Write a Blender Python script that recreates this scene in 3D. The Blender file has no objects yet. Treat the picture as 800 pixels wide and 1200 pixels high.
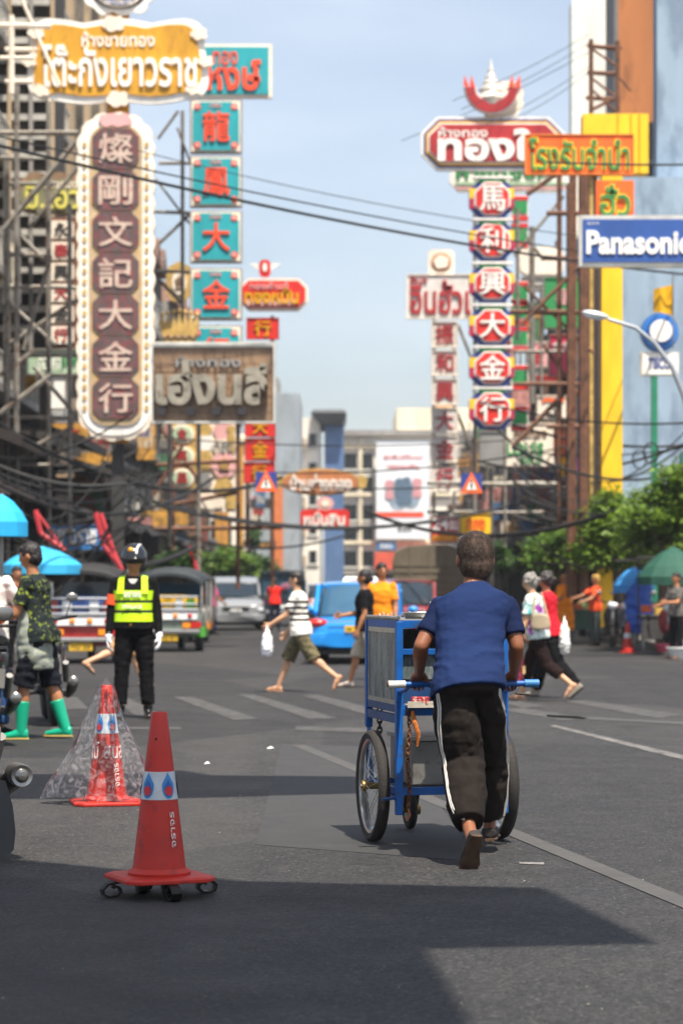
import bpy, bmesh, math, random
import numpy as np
from mathutils import Vector, Matrix, Euler, noise
random.seed(7)
R = math.radians
SC = bpy.context.scene
COL = SC.collection

# ------------------------------------------------------------------ camera, world, sun, exposure
F = 2833.0          # focal length in photo pixels (85 mm on a 36 mm tall frame = 1200 px)
HOR = 688.0         # photo row of the horizon
CZ = 1.33           # camera height
cam = bpy.data.cameras.new('camera'); camo = bpy.data.objects.new('camera', cam); COL.objects.link(camo)
cam.sensor_fit = 'VERTICAL'; cam.sensor_height = 36.0; cam.sensor_width = 24.0; cam.lens = 85.0
cam.shift_y = (HOR - 600) / 1200.0
camo.location = (0, 0, CZ); camo.rotation_euler = (R(90), 0, 0)
cam.clip_start = 0.1; cam.clip_end = 3000
cam.dof.use_dof = True; cam.dof.focus_distance = 11.7; cam.dof.aperture_fstop = 3.3; cam.dof.aperture_blades = 9
SC.camera = camo

SUN = Vector((0.15, -0.37, 0.915)).normalized()     # direction towards the sun
world = bpy.data.worlds.new('World'); SC.world = world; world.use_nodes = True
wn = world.node_tree; wn.nodes.clear()
sky = wn.nodes.new('ShaderNodeTexSky'); sky.sky_type = 'NISHITA'; sky.sun_disc = False
sky.sun_elevation = math.asin(SUN.z); sky.sun_rotation = math.atan2(SUN.x, SUN.y)
sky.air_density = 1.0; sky.dust_density = 2.6; sky.ozone_density = 1.0
bgn = wn.nodes.new('ShaderNodeBackground'); bgn.inputs[1].default_value = 0.095
# thin veil of cloud low in the sky
tc = wn.nodes.new('ShaderNodeTexCoord'); mp = wn.nodes.new('ShaderNodeMapping'); mp.inputs['Scale'].default_value = (3, 3, 11)
cn = wn.nodes.new('ShaderNodeTexNoise'); cn.inputs['Scale'].default_value = 1.6; cn.inputs['Detail'].default_value = 5
cr = wn.nodes.new('ShaderNodeValToRGB'); cr.color_ramp.elements[0].position = .42; cr.color_ramp.elements[1].position = .78
cr.color_ramp.elements[0].color = (.20, .20, .20, 1); cr.color_ramp.elements[1].color = (.42, .42, .42, 1)
mx = wn.nodes.new('ShaderNodeMixRGB'); mx.inputs['Color2'].default_value = (7.0, 7.35, 7.9, 1)
wo = wn.nodes.new('ShaderNodeOutputWorld')
wn.links.new(tc.outputs['Generated'], mp.inputs[0]); wn.links.new(mp.outputs[0], cn.inputs['Vector'])
wn.links.new(cn.outputs[0], cr.inputs[0]); wn.links.new(cr.outputs[0], mx.inputs['Fac'])
wn.links.new(sky.outputs[0], mx.inputs['Color1']); wn.links.new(mx.outputs[0], bgn.inputs[0]); wn.links.new(bgn.outputs[0], wo.inputs[0])
sl = bpy.data.lights.new('sun', 'SUN'); slo = bpy.data.objects.new('sun', sl); COL.objects.link(slo)
sl.energy = 4.6; sl.angle = R(0.5); sl.color = (1, .925, .81)
slo.rotation_euler = SUN.to_track_quat('Z', 'Y').to_euler(); slo.location = (10, -10, 60)
SC.view_settings.view_transform = 'Standard'; SC.view_settings.look = 'None'
SC.view_settings.exposure = 0.88; SC.view_settings.gamma = 1.0

# ------------------------------------------------------------------ helpers
def P(px, py, Y):
    return Vector(((px - 400) / F * Y, Y, CZ + (HOR - py) / F * Y))
def G(px, py, z=0.0):
    Y = (CZ - z) * F / (py - HOR)
    return Vector(((px - 400) / F * Y, Y, z))
def hexc(h):
    h = h.lstrip('#'); o = []
    for i in (0, 2, 4):
        v = int(h[i:i+2], 16) / 255
        o.append(v / 12.92 if v <= .04045 else ((v + .055) / 1.055) ** 2.4)
    return o
_m = {}
def M(name, col='#808080', rough=.6, metal=0, var=.12, scale=3.0, bump=0, bscale=60, col2=None, c2pos=.62, emit=0, alpha=1, coat=0, sheen=0, stretch=(1, 1, 1)):
    """procedural Principled: base colour with noise variation, optional second colour in patches (dirt, rust)"""
    if name in _m: return _m[name]
    m = bpy.data.materials.new(name); m.use_nodes = True; _m[name] = m
    n = m.node_tree; b = n.nodes['Principled BSDF']; L = n.links.new
    c = hexc(col) if isinstance(col, str) else list(col)
    t = n.nodes.new('ShaderNodeTexCoord'); mpn = n.nodes.new('ShaderNodeMapping'); L(t.outputs['Object'], mpn.inputs[0])
    mpn.inputs['Scale'].default_value = stretch
    nz = n.nodes.new('ShaderNodeTexNoise'); nz.inputs['Scale'].default_value = scale; nz.inputs['Detail'].default_value = 6
    L(mpn.outputs[0], nz.inputs['Vector'])
    r = n.nodes.new('ShaderNodeValToRGB'); L(nz.outputs[0], r.inputs[0])
    r.color_ramp.elements[0].position = .3; r.color_ramp.elements[1].position = .7
    r.color_ramp.elements[0].color = [x * (1 - var) for x in c] + [1]; r.color_ramp.elements[1].color = [min(1, x * (1 + var)) for x in c] + [1]
    out = r.outputs[0]
    if col2:
        n2 = n.nodes.new('ShaderNodeTexNoise'); n2.inputs['Scale'].default_value = scale * 2.3; n2.inputs['Detail'].default_value = 8; n2.inputs['Roughness'].default_value = .65
        L(mpn.outputs[0], n2.inputs['Vector'])
        r2 = n.nodes.new('ShaderNodeValToRGB'); r2.color_ramp.elements[0].position = c2pos - .08; r2.color_ramp.elements[1].position = c2pos + .08
        L(n2.outputs[0], r2.inputs[0])
        x = n.nodes.new('ShaderNodeMixRGB'); L(r2.outputs[0], x.inputs[0]); L(out, x.inputs[1]); x.inputs[2].default_value = hexc(col2) + [1]
        out = x.outputs[0]
    L(out, b.inputs['Base Color'])
    b.inputs['Roughness'].default_value = rough; b.inputs['Metallic'].default_value = metal
    if coat: b.inputs['Coat Weight'].default_value = coat; b.inputs['Coat Roughness'].default_value = .05
    if sheen: b.inputs['Sheen Weight'].default_value = sheen
    if alpha < 1: b.inputs['Alpha'].default_value = alpha
    if emit: b.inputs['Emission Color'].default_value = c + [1]; b.inputs['Emission Strength'].default_value = emit
    if bump:
        n3 = n.nodes.new('ShaderNodeTexNoise'); n3.inputs['Scale'].default_value = bscale; n3.inputs['Detail'].default_value = 5
        L(mpn.outputs[0], n3.inputs['Vector'])
        bp = n.nodes.new('ShaderNodeBump'); bp.inputs['Strength'].default_value = bump; bp.inputs['Distance'].default_value = .01
        L(n3.outputs[0], bp.inputs['Height']); L(bp.outputs[0], b.inputs['Normal'])
    return m
def glass(name, col, rough=.06, metal=0):
    m = M(name, col, rough, metal, var=.25, scale=.7)
    m.node_tree.nodes['Principled BSDF'].inputs['Specular IOR Level'].default_value = .8
    return m

class MB:
    def __init__(s): s.v = []; s.f = []; s.sm = False
    def add(s, vs, fs):
        o = len(s.v); s.v += [tuple(v) for v in vs]; s.f += [tuple(i + o for i in f) for f in fs]; return s
    def box(s, c, d, rot=None):
        c = Vector(c); hx, hy, hz = d[0] / 2, d[1] / 2, d[2] / 2
        vs = [Vector((x, y, z)) for x in (-hx, hx) for y in (-hy, hy) for z in (-hz, hz)]
        if rot is not None:
            m = Euler(rot).to_matrix() if not isinstance(rot, Matrix) else rot
            vs = [m @ v for v in vs]
        return s.add([v + c for v in vs], [(0, 1, 3, 2), (4, 6, 7, 5), (0, 4, 5, 1), (2, 3, 7, 6), (0, 2, 6, 4), (1, 5, 7, 3)])
    def bb(s, x0, x1, y0, y1, z0, z1):
        return s.box(((x0 + x1) / 2, (y0 + y1) / 2, (z0 + z1) / 2), (abs(x1 - x0), abs(y1 - y0), abs(z1 - z0)))
    def rings(s, rs, cap=True, closed=True):
        n = len(rs[0]); o = []; fs = []
        for r in rs: o += list(r)
        for i in range(len(rs) - 1):
            for j in range(n if closed else n - 1):
                k = (j + 1) % n
                fs.append((i * n + j, i * n + k, (i + 1) * n + k, (i + 1) * n + j))
        if cap: fs.append(tuple(range(n))[::-1]); fs.append(tuple((len(rs) - 1) * n + j for j in range(n)))
        return s.add(o, fs)
    def tube(s, pts, r, n=8, cap=True):
        """pts: list of points; r: radius or list of radii"""
        pts = [Vector(p) for p in pts]; rr = r if isinstance(r, (list, tuple)) else [r] * len(pts)
        d0 = (pts[1] - pts[0]).normalized(); u = d0.orthogonal().normalized(); rs = []
        for i, p in enumerate(pts):
            d = (pts[min(i + 1, len(pts) - 1)] - pts[max(i - 1, 0)]).normalized()
            u = (u - d * u.dot(d)); u = u.normalized() if u.length > 1e-6 else d.orthogonal().normalized()
            w = d.cross(u)
            rs.append([p + (u * math.cos(a) + w * math.sin(a)) * rr[i] for a in [2 * math.pi * k / n for k in range(n)]])
        return s.rings(rs, cap)
    def ell(s, c, r, rot=None, n=14, m=9):
        c = Vector(c); r = (r, r, r) if not isinstance(r, (tuple, list)) else r
        mm = rot if rot is not None else Matrix.Identity(3); vs = []; fs = []
        for i in range(m + 1):
            ph = math.pi * i / m
            for j in range(n):
                th = 2 * math.pi * j / n
                v = Vector((r[0] * math.sin(ph) * math.cos(th), r[1] * math.sin(ph) * math.sin(th), r[2] * math.cos(ph)))
                if i in (0, m):
                    if j: continue
                vs.append(mm @ v + c)
        def idx(i, j): return 0 if i == 0 else (1 + (m - 1) * n if i == m else 1 + (i - 1) * n + j % n)
        for i in range(m):
            for j in range(n):
                q = [idx(i, j), idx(i + 1, j), idx(i + 1, j + 1), idx(i, j + 1)]
                u = []
                for k in q:
                    if k not in u: u.append(k)
                if len(u) > 2: fs.append(tuple(u))
        return s.add(vs, fs)
    def prism(s, pts, y0, y1):
        """outline in x,z extruded along y"""
        n = len(pts); vs = [(x, y0, z) for x, z in pts] + [(x, y1, z) for x, z in pts]
        fs = [tuple(range(n)), tuple(range(2 * n - 1, n - 1, -1))] + [(i, i + n, (i + 1) % n + n, (i + 1) % n) for i in range(n)]
        return s.add(vs, fs)
    def ring_prism(s, a, b, y0, y1):
        """frame between outer outline a and inner outline b"""
        n = len(a); vs = [(x, y, z) for y in (y0, y1) for o in (a, b) for x, z in o]; fs = []
        for i in range(n):
            k = (i + 1) % n
            fs += [(i, k, n + k, n + i), (2 * n + k, 2 * n + i, 3 * n + i, 3 * n + k), (i, 2 * n + i, 2 * n + k, k), (n + i, n + k, 3 * n + k, 3 * n + i)]
        return s.add(vs, fs)
    def prismx(s, pts, x0, x1):
        """outline in y,z extruded along x"""
        n = len(pts); vs = [(x0, y, z) for y, z in pts] + [(x1, y, z) for y, z in pts]
        fs = [tuple(range(n))[::-1], tuple(range(n, 2 * n))] + [(i, (i + 1) % n, (i + 1) % n + n, i + n) for i in range(n)]
        return s.add(vs, fs)
    def lathe(s, prof, n=24, c=(0, 0, 0), axis='z'):
        rs = []
        for r, h in prof:
            ring = []
            for k in range(n):
                a = 2 * math.pi * k / n; x, y = r * math.cos(a), r * math.sin(a)
                p = (x, y, h) if axis == 'z' else ((h, x, y) if axis == 'x' else (x, h, -y))
                ring.append(Vector(p) + Vector(c))
            rs.append(ring)
        return s.rings(rs, True)
    def tf(s, m):
        s.v = [tuple(m @ Vector(v)) for v in s.v]; return s
    def join(s, o): return s.add(o.v, o.f)
    def mesh(s, name, mat=None, smooth=False):
        me = bpy.data.meshes.new(name); me.from_pydata([tuple(v) for v in s.v], [], s.f)
        bm = bmesh.new(); bm.from_mesh(me); bmesh.ops.recalc_face_normals(bm, faces=bm.faces); bm.to_mesh(me); bm.free()
        if smooth:
            me.polygons.foreach_set('use_smooth', [True] * len(me.polygons))
            try: me.set_sharp_from_angle(angle=R(42))
            except Exception: pass
        if mat: me.materials.append(mat)
        return me
    def build(s, name, mat, parent=None, smooth=False, loc=None, rz=None, bevel=0, label=None):
        me = s.mesh(name, mat, smooth); o = bpy.data.objects.new(name, me); COL.objects.link(o)
        if parent is not None: o.parent = parent
        if loc is not None: o.location = loc
        if rz is not None: o.rotation_euler.z = rz
        if bevel:
            bv = o.modifiers.new('bevel', 'BEVEL'); bv.width = bevel; bv.segments = 2; bv.limit_method = 'ANGLE'; bv.angle_limit = R(40)
        if label: o['label'] = label
        return o
def inst(me, name, parent=None, loc=(0, 0, 0), rot=(0, 0, 0), scl=None):
    o = bpy.data.objects.new(name, me); COL.objects.link(o); o.parent = parent; o.location = loc; o.rotation_euler = rot
    if scl: o.scale = scl
    return o
def tag(o, label=None, cat=None, group=None, kind=None):
    if label: o['label'] = label
    if cat: o['category'] = cat
    if group: o['group'] = group
    if kind: o['kind'] = kind
    return o
def thing(name, label, cat, loc=(0, 0, 0), rz=0, group=None):
    o = bpy.data.objects.new(name, None); COL.objects.link(o); o.location = loc; o.rotation_euler.z = rz
    o.empty_display_size = .2
    return tag(o, label, cat, group)
def dup(root, loc, rz, label, group=None):
    def cp(o, par):
        c = o.copy(); COL.objects.link(c); c.parent = par
        for ch in list(o.children): cp(ch, c)
        return c
    r = cp(root, None); r.location = loc; r.rotation_euler.z = rz; r['label'] = label
    if group: r['group'] = group
    return r
# ---- outlines (x, z) centred on 0
def o_rect(w, h): return [(-w/2, -h/2), (w/2, -h/2), (w/2, h/2), (-w/2, h/2)]
def o_oct(w, h, c=.25):
    k = min(w, h) * c
    return [(-w/2 + k, -h/2), (w/2 - k, -h/2), (w/2, -h/2 + k), (w/2, h/2 - k), (w/2 - k, h/2), (-w/2 + k, h/2), (-w/2, h/2 - k), (-w/2, -h/2 + k)]
def o_oval(w, h, n=36): return [(w/2 * math.cos(2*math.pi*i/n), h/2 * math.sin(2*math.pi*i/n)) for i in range(n)]
def o_round(w, h, r, n=6):
    o = []
    for cx, cz, a0 in ((w/2-r, -h/2+r, -90), (w/2-r, h/2-r, 0), (-w/2+r, h/2-r, 90), (-w/2+r, -h/2+r, 180)):
        for i in range(n + 1):
            a = R(a0 + 90 * i / n); o.append((cx + r * math.cos(a), cz + r * math.sin(a)))
    return o
def o_wavy(w, h, amp, nx, nz, r=.3):
    """rounded rectangle with a scalloped edge"""
    base = o_round(w, h, r * min(w, h), 8); pts = []
    for i in range(len(base)):
        a = Vector(base[i]); b = Vector(base[(i + 1) % len(base)]); k = max(1, int((b - a).length / (min(w, h) * .05)))
        for j in range(k): pts.append(a.lerp(b, j / k))
    out = []; L = 0
    tot = sum((pts[i] - pts[(i + 1) % len(pts)]).length for i in range(len(pts)))
    nn = nx
    for i, p in enumerate(pts):
        q = pts[(i + 1) % len(pts)]; d = (q - p); nrm = Vector((d.y, -d.x)).normalized() if d.length > 0 else Vector((0, 0))
        k = abs(math.sin(math.pi * nn * L / tot)); L += d.length
        out.append(tuple(p + nrm * amp * (k - .5)))
    return out
_tm = {}
def textmesh(s, w, h, mat, depth=.02, off=0.012):
    """word as solid lettering, w x h metres, standing upright and facing -y, back at y=0"""
    off = 0.0 if any(ord(ch) > 0x3000 for ch in s) else off
    key = (s, off)
    if key not in _tm:
        cu = bpy.data.curves.new('lettering', 'FONT'); cu.body = s; cu.extrude = .5; cu.offset = off; cu.resolution_u = 3
        o = bpy.data.objects.new('lettering', cu); COL.objects.link(o)
        dg = bpy.context.evaluated_depsgraph_get(); me = bpy.data.meshes.new_from_object(o.evaluated_get(dg))
        v = np.empty(len(me.vertices) * 3); me.vertices.foreach_get('co', v); v = v.reshape(-1, 3)
        f = [tuple(p.vertices) for p in me.polygons]
        _tm[key] = (v, f); bpy.data.objects.remove(o); bpy.data.curves.remove(cu); bpy.data.meshes.remove(me)
    v, f = _tm[key]
    if any(ord(ch) > 0x3000 for ch in s):      # heavier strokes: the same outline laid five times with tiny shifts
        d = .016; n0 = len(v); vs = []; fs = []
        for i, (dx, dy) in enumerate(((0, 0), (d, 0), (-d, 0), (0, d), (0, -d))):
            w_ = v + np.array([dx, dy, 0]); w_[:, 2] = np.where(w_[:, 2] > 0, .5 - i*.02, -.5); vs.append(w_); fs += [tuple(j + i*n0 for j in q) for q in f]
        v, f = np.concatenate(vs), fs
    lo = v.min(0); hi = v.max(0); c = (lo + hi) / 2; sz = np.maximum(hi - lo, 1e-6)
    q = (v - c) / sz * np.array([w, h, 1])
    me = bpy.data.meshes.new('lettering'); me.from_pydata([(a, -(b2 + .5) * depth, b) for a, b, b2 in q], [], f)
    me.materials.append(mat); return me
def letters(s, x, z, w, h, mat, parent, y=0, depth=.03, off=.012, name='lettering', rot=0):
    me = textmesh(s, w, h, mat, depth, off); o = inst(me, name, parent, (x, y, z), (0, rot, 0)); return o
# ------------------------------------------------------------------ ground, road, markings
def asphalt():
    m = bpy.data.materials.new('asphalt'); m.use_nodes = True; n = m.node_tree; L = n.links.new; b = n.nodes['Principled BSDF']
    t = n.nodes.new('ShaderNodeTexCoord')
    def N(scale, det=6, rough=.6, st=(1, 1, 1)):
        mp = n.nodes.new('ShaderNodeMapping'); mp.inputs['Scale'].default_value = st; L(t.outputs['Object'], mp.inputs[0])
        q = n.nodes.new('ShaderNodeTexNoise'); q.inputs['Scale'].default_value = scale; q.inputs['Detail'].default_value = det; q.inputs['Roughness'].default_value = rough
        L(mp.outputs[0], q.inputs['Vector']); return q.outputs[0]
    def ramp(src, p0, c0, p1, c1):
        r = n.nodes.new('ShaderNodeValToRGB'); L(src, r.inputs[0]); r.color_ramp.elements[0].position = p0; r.color_ramp.elements[1].position = p1
        r.color_ramp.elements[0].color = list(c0) + [1]; r.color_ramp.elements[1].color = list(c1) + [1]; return r.outputs[0]
    def mixc(f, a, bb, typ='MIX'):
        x = n.nodes.new('ShaderNodeMixRGB'); x.blend_type = typ
        if isinstance(f, float): x.inputs[0].default_value = f
        else: L(f, x.inputs[0])
        for i, v in ((1, a), (2, bb)):
            if isinstance(v, tuple): x.inputs[i].default_value = v
            else: L(v, x.inputs[i])
        return x.outputs[0]
    base = ramp(N(.35, 7, .6, (1, .35, 1)), .35, (.016, .0168, .0188), .68, (.033, .032, .0315))
    base = mixc(.55, base, ramp(N(2.3, 8, .7), .3, (.013, .0138, .0158), .75, (.042, .0405, .039)))
    # aggregate: voronoi stones
    vo = n.nodes.new('ShaderNodeTexVoronoi'); vo.inputs['Scale'].default_value = 85; L(t.outputs['Object'], vo.inputs['Vector'])
    st = n.nodes.new('ShaderNodeSeparateColor'); L(vo.outputs['Color'], st.inputs[0])
    stone = ramp(st.outputs[0], .0, (.3, .3, .31), 1.0, (2.15, 2.1, 2.02))
    base = mixc(.8, base, stone, 'MULTIPLY')
    pale = ramp(st.outputs[1], .955, (0, 0, 0), .975, (1, 1, 1))
    base = mixc(mixc(1.0, pale, (.55, .55, .55, 1), 'MULTIPLY'), base, (.13, .122, .11, 1))
    # oil drips and dark patches
    oil = ramp(N(.9, 4, .5, (1.6, .5, 1)), .62, (0, 0, 0), .74, (.55, .55, .55))
    base = mixc(oil, base, (.013, .0133, .0145, 1))
    # long tyre polished tracks, patches and hair cracks
    trk = ramp(N(.55, 3, .5, (1.7, .06, 1)), .52, (0, 0, 0), .66, (.5, .5, .5)); base = mixc(trk, base, (.046, .044, .042, 1))
    pat = n.nodes.new('ShaderNodeTexVoronoi'); pat.feature = 'F1'; pat.inputs['Scale'].default_value = .22; mpp = n.nodes.new('ShaderNodeMapping'); mpp.inputs['Scale'].default_value = (1.4, .6, 1); L(t.outputs['Object'], mpp.inputs[0]); L(mpp.outputs[0], pat.inputs['Vector'])
    sep = n.nodes.new('ShaderNodeSeparateColor'); L(pat.outputs['Color'], sep.inputs[0]); base = mixc(.9, base, ramp(sep.outputs[0], .2, (.76, .76, .78), .8, (1.22, 1.20, 1.17)), 'MULTIPLY')
    ck = n.nodes.new('ShaderNodeTexVoronoi'); ck.feature = 'DISTANCE_TO_EDGE'; ck.inputs['Scale'].default_value = .8
    wv = n.nodes.new('ShaderNodeTexNoise'); wv.inputs['Scale'].default_value = 2.2; wv.inputs['Detail'].default_value = 6; L(t.outputs['Object'], wv.inputs['Vector']); av = n.nodes.new('ShaderNodeMixRGB'); av.blend_type = 'ADD'; av.inputs[0].default_value = .55; L(t.outputs['Object'], av.inputs[1]); L(wv.outputs['Color'], av.inputs[2]); L(av.outputs[0], ck.inputs['Vector'])
    crk = ramp(ck.outputs[0], .0, (.75, .75, .75), .010, (0, 0, 0)); crk = mixc(1.0, crk, ramp(N(.4, 2), .45, (0, 0, 0), .6, (1, 1, 1)), 'MULTIPLY'); base = mixc(crk, base, (.012, .012, .012, 1))
    L(base, b.inputs['Base Color'])
    rr = ramp(N(1.2), .3, (.62, .62, .62), .7, (.82, .82, .82)); L(rr, b.inputs['Roughness'])
    b.inputs['Specular IOR Level'].default_value = .35
    bp = n.nodes.new('ShaderNodeBump'); bp.inputs['Strength'].default_value = .95; bp.inputs['Distance'].default_value = .007
    sub = n.nodes.new('ShaderNodeMath'); sub.operation = 'SUBTRACT'; sub.inputs[0].default_value = 1; L(vo.outputs['Distance'], sub.inputs[1])
    L(sub.outputs[0], bp.inputs['Height'])
    bp2 = n.nodes.new('ShaderNodeBump'); bp2.inputs['Strength'].default_value = .35; bp2.inputs['Distance'].default_value = .03
    L(N(9, 6), bp2.inputs['Height']); L(bp.outputs[0], bp2.inputs['Normal']); L(bp2.outputs[0], b.inputs['Normal'])
    return m
ASP = asphalt()
def worn(name, paint, bare=(.034, .033, .032), cover=.52, scale=5):
    """road paint worn through to the asphalt"""
    m = bpy.data.materials.new(name); m.use_nodes = True; n = m.node_tree; L = n.links.new; b = n.nodes['Principled BSDF']
    t = n.nodes.new('ShaderNodeTexCoord'); q = n.nodes.new('ShaderNodeTexNoise'); q.inputs['Scale'].default_value = scale; q.inputs['Detail'].default_value = 12; q.inputs['Roughness'].default_value = .78
    L(t.outputs['Object'], q.inputs['Vector']); r = n.nodes.new('ShaderNodeValToRGB'); L(q.outputs[0], r.inputs[0])
    r.color_ramp.elements[0].position = cover - .13; r.color_ramp.elements[1].position = cover + .1
    r.color_ramp.elements[0].color = list(bare) + [1]; r.color_ramp.elements[1].color = list(paint) + [1]
    L(r.outputs[0], b.inputs['Base Color']); b.inputs['Roughness'].default_value = .8
    v = n.nodes.new('ShaderNodeTexVoronoi'); v.inputs['Scale'].default_value = 85; L(t.outputs['Object'], v.inputs['Vector'])
    bp = n.nodes.new('ShaderNodeBump'); bp.inputs['Strength'].default_value = .4; bp.inputs['Distance'].default_value = .004; L(v.outputs['Distance'], bp.inputs['Height']); L(bp.outputs[0], b.inputs['Normal'])
    return m
tag(MB().add([(-900, -60, -.03), (900, -60, -.03), (900, 1500, -.03), (-900, 1500, -.03)], [(0, 1, 2, 3)]).build('ground', M('packed_earth', '#6a6660', .9)), kind='structure')
tag(MB().add([(-30, -20, 0), (30, -20, 0), (30, 420, 0), (-30, 420, 0)], [(0, 1, 2, 3)]).build('road', ASP), kind='structure')
WORN = worn('worn_white_paint', (.115, .11, .105), cover=.58); STRIP = worn('worn_concrete_strip', (.066, .063, .06), (.042, .041, .04), .46, 3)
def strip(name, quad, mat, z=.004, label=None):
    vs = [(p.x, p.y, z) for p in quad]; o = MB().add(vs, [(0, 1, 2, 3)]).build(name, mat); tag(o, kind='structure'); return o
def gq(*pp): return [G(*p) for p in pp]
# joint strip that runs past the cart (a straight band on the ground)
a = Vector((-.36, 20.3, 0)); bpt = Vector((2.25, 5.6, 0)); d = (bpt - a).normalized(); nn = Vector((-d.y, d.x, 0)) * .058
strip('lane_strip', [a - nn, bpt - nn, bpt + nn, a + nn], STRIP)
zs = [((202,817),(226,817),(304,843),(273,844)), ((278,814),(296,814),(396,842),(362,843)), ((352,815),(374,815),(470,838),(440,841)),
      ((56,818),(90,817),(104,831),(60,832)), ((126,819),(150,818),(190,838),(160,839)),
      ((585,832),(612,830),(690,842),(660,845)), ((660,822),(686,821),(800,838),(768,842)), ((575,820),(598,820),(640,828),(612,830))]
for z in zs: strip('crossing_stripe', gq(*z), WORN)
strip('stop_line', gq((346,851),(432,854),(432,859),(346,856)), WORN)
strip('stop_line', gq((60,852.5),(212,852.5),(212,855),(60,855)), worn('worn_faint_paint', (.085, .082, .078)))
strip('lane_line', gq((643,851),(650,850),(806,887),(800,891)), worn('worn_lane_paint', (.18, .17, .16), cover=.5))
strip('lane_line', gq((640,838),(830,848),(830,851),(640,840.5)), worn('worn_faint_paint2', (.08, .078, .074)))
strip('lane_line', gq((608,1011),(637,1011.5),(637,1014),(608,1013)), worn('worn_dash', (.22, .21, .20), cover=.45, scale=18))
strip('asphalt_patch', gq((330,872),(470,876),(560,1010),(300,990)), worn('patched_asphalt', (.036, .035, .034), (.026, .026, .027), .5, 4), .002)
# chips of litter and pale grit trodden into the road
lm = MB(); rr = random.Random(3)
for k in range(70):
    p = G(rr.uniform(0, 800), rr.uniform(870, 1190)); s = rr.uniform(.002, .007); a = rr.uniform(0, 6)
    lm.add([(p.x + s*math.cos(a+t), p.y + s*math.sin(a+t), .004 + .004*rr.random()) for t in (0, 1.5, 3, 4.6)], [(0, 1, 2, 3)])
tag(lm.build('litter_grit', M('pale_grit', '#8f877a', .8, var=.4, scale=3)), 'small pale chips of litter and grit scattered over the asphalt', 'litter', kind='stuff')
for px, py, s, lb in ((317, 878, .03, 'small white scrap of paper on the dark asphalt beyond the front cone'), (243, 896, .022, 'crumpled white scrap of paper lying left of centre between the two cones')):
    p = G(px, py); q = MB().add([(-s, -s*.6, .004), (s, -s*.7, .01), (s*.8, s*.7, .005), (0, .4*s, .022), (-s, s*.8, .006)], [(0, 1, 3), (1, 2, 3), (0, 3, 4), (2, 3, 4)])
    tag(q.build('paper_scrap', M('paper_white', '#e8e4da', .8), loc=(p.x, p.y, .002)), lb, 'litter')
# pavements with kerbs
PAVE = M('paving', '#7d7770', .85, var=.2, scale=1.2, bump=.4, bscale=12); KERB = M('kerb_stone', '#8d8a84', .8, var=.2, scale=2)
tag(MB().bb(-40, -6.75, 36, 240, -.02, .13).build('left_pavement', PAVE), kind='structure')
tag(MB().bb(-6.75, -6.6, 36, 240, -.02, .135).build('left_kerb', KERB), kind='structure')
tag(MB().bb(6.9, 40, 40, 240, -.02, .13).build('right_pavement', PAVE), kind='structure')
km = MB()
for k in range(40): km.bb(6.72, 6.9, 40 + k * 5, 44.97 + k * 5, -.02, .137)
tag(km.build('right_kerb', KERB), kind='structure')

# ------------------------------------------------------------------ buildings
WALLM = {k: M(k, c, .85, var=.2, scale=.5, bump=.25, bscale=6, col2=d, c2pos=cp, stretch=(1, 1, .35)) for k, c, d, cp in (
    ('stained_concrete', '#7d7468', '#3d372f', .52), ('grey_render', '#8f8b86', '#55514b', .62), ('cream_render', '#eadcc0', '#b8a88a', .68),
    ('white_render', '#ece4d6', '#bdb6a8', .7), ('brown_render', '#b3703f', '#8a5430', .62), ('blue_grey_render', '#8fa3b5', '#74879a', .55),
    ('dark_render', '#3b352f', '#1f1c18', .55), ('tan_render', '#b09a7d', '#75654f', .6), ('blue_panel', '#4d6a92', '#5c789c', .6), ('corrugated_grey', '#98a0a6', '#7b8388', .6))}
PANE = M('window_pane', '#10151a', .15, var=.4, scale=.6); FRAME = M('window_frame_metal', '#c9c7c0', .5); FRAMED = M('dark_frame_metal', '#4a4640', .6)
SLAT = M('grille_metal', '#b8b5ad', .6, var=.25, scale=2); DARK = M('shaded_interior', '#17130f', .9, var=.4, scale=1.3)  # dark panel colour stands in for the shade inside shops and balcony
_wc = {}
def window_me(w, h, style):
    k = (w, h, style)
    if k not in _wc:
        fr = MB().ring_prism(o_rect(w, h), o_rect(w - .16, h - .16), -.09, 0)
        if style != 'plain':
            fr.bb(-.03, .03, -.07, 0, -h/2 + .08, h/2 - .08)
            if style == 'cross': fr.bb(-w/2 + .08, w/2 - .08, -.065, 0, .1*h, .1*h + .06)
        if style == 'grille':
            for i in range(6): z = -h/2 + h * (i + .5) / 6; fr.bb(-w/2 + .03, w/2 - .03, -.14, -.1, z - .02, z + .02)
        fr.bb(-w/2 - .1, w/2 + .1, -.16, 0, -h/2 - .1, -h/2)
        p = MB().bb(-w/2 + .08, w/2 - .08, -.03, -.002, -h/2 + .08, h/2 - .08)
        _wc[k] = (fr.mesh('window', FRAME), p.mesh('pane', PANE))
    return _wc[k]
def windows(root, face, plane, us, zs, w, h, style='cross'):
    """face 'x' : wall plane x = plane looking at +x ; '-x' ; '-y' """
    fm, pm = window_me(w, h, style)
    for u in us:
        for z in zs:
            if face == '-y': loc, rz = (u, plane, z), 0
            elif face == 'x': loc, rz = (plane, u, z), R(90)
            else: loc, rz = (plane, u, z), R(-90)
            loc = Vector(loc) - Vector(root.location)
            o = inst(fm, 'window', root, loc, (0, 0, rz)); inst(pm, 'pane', o)
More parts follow.
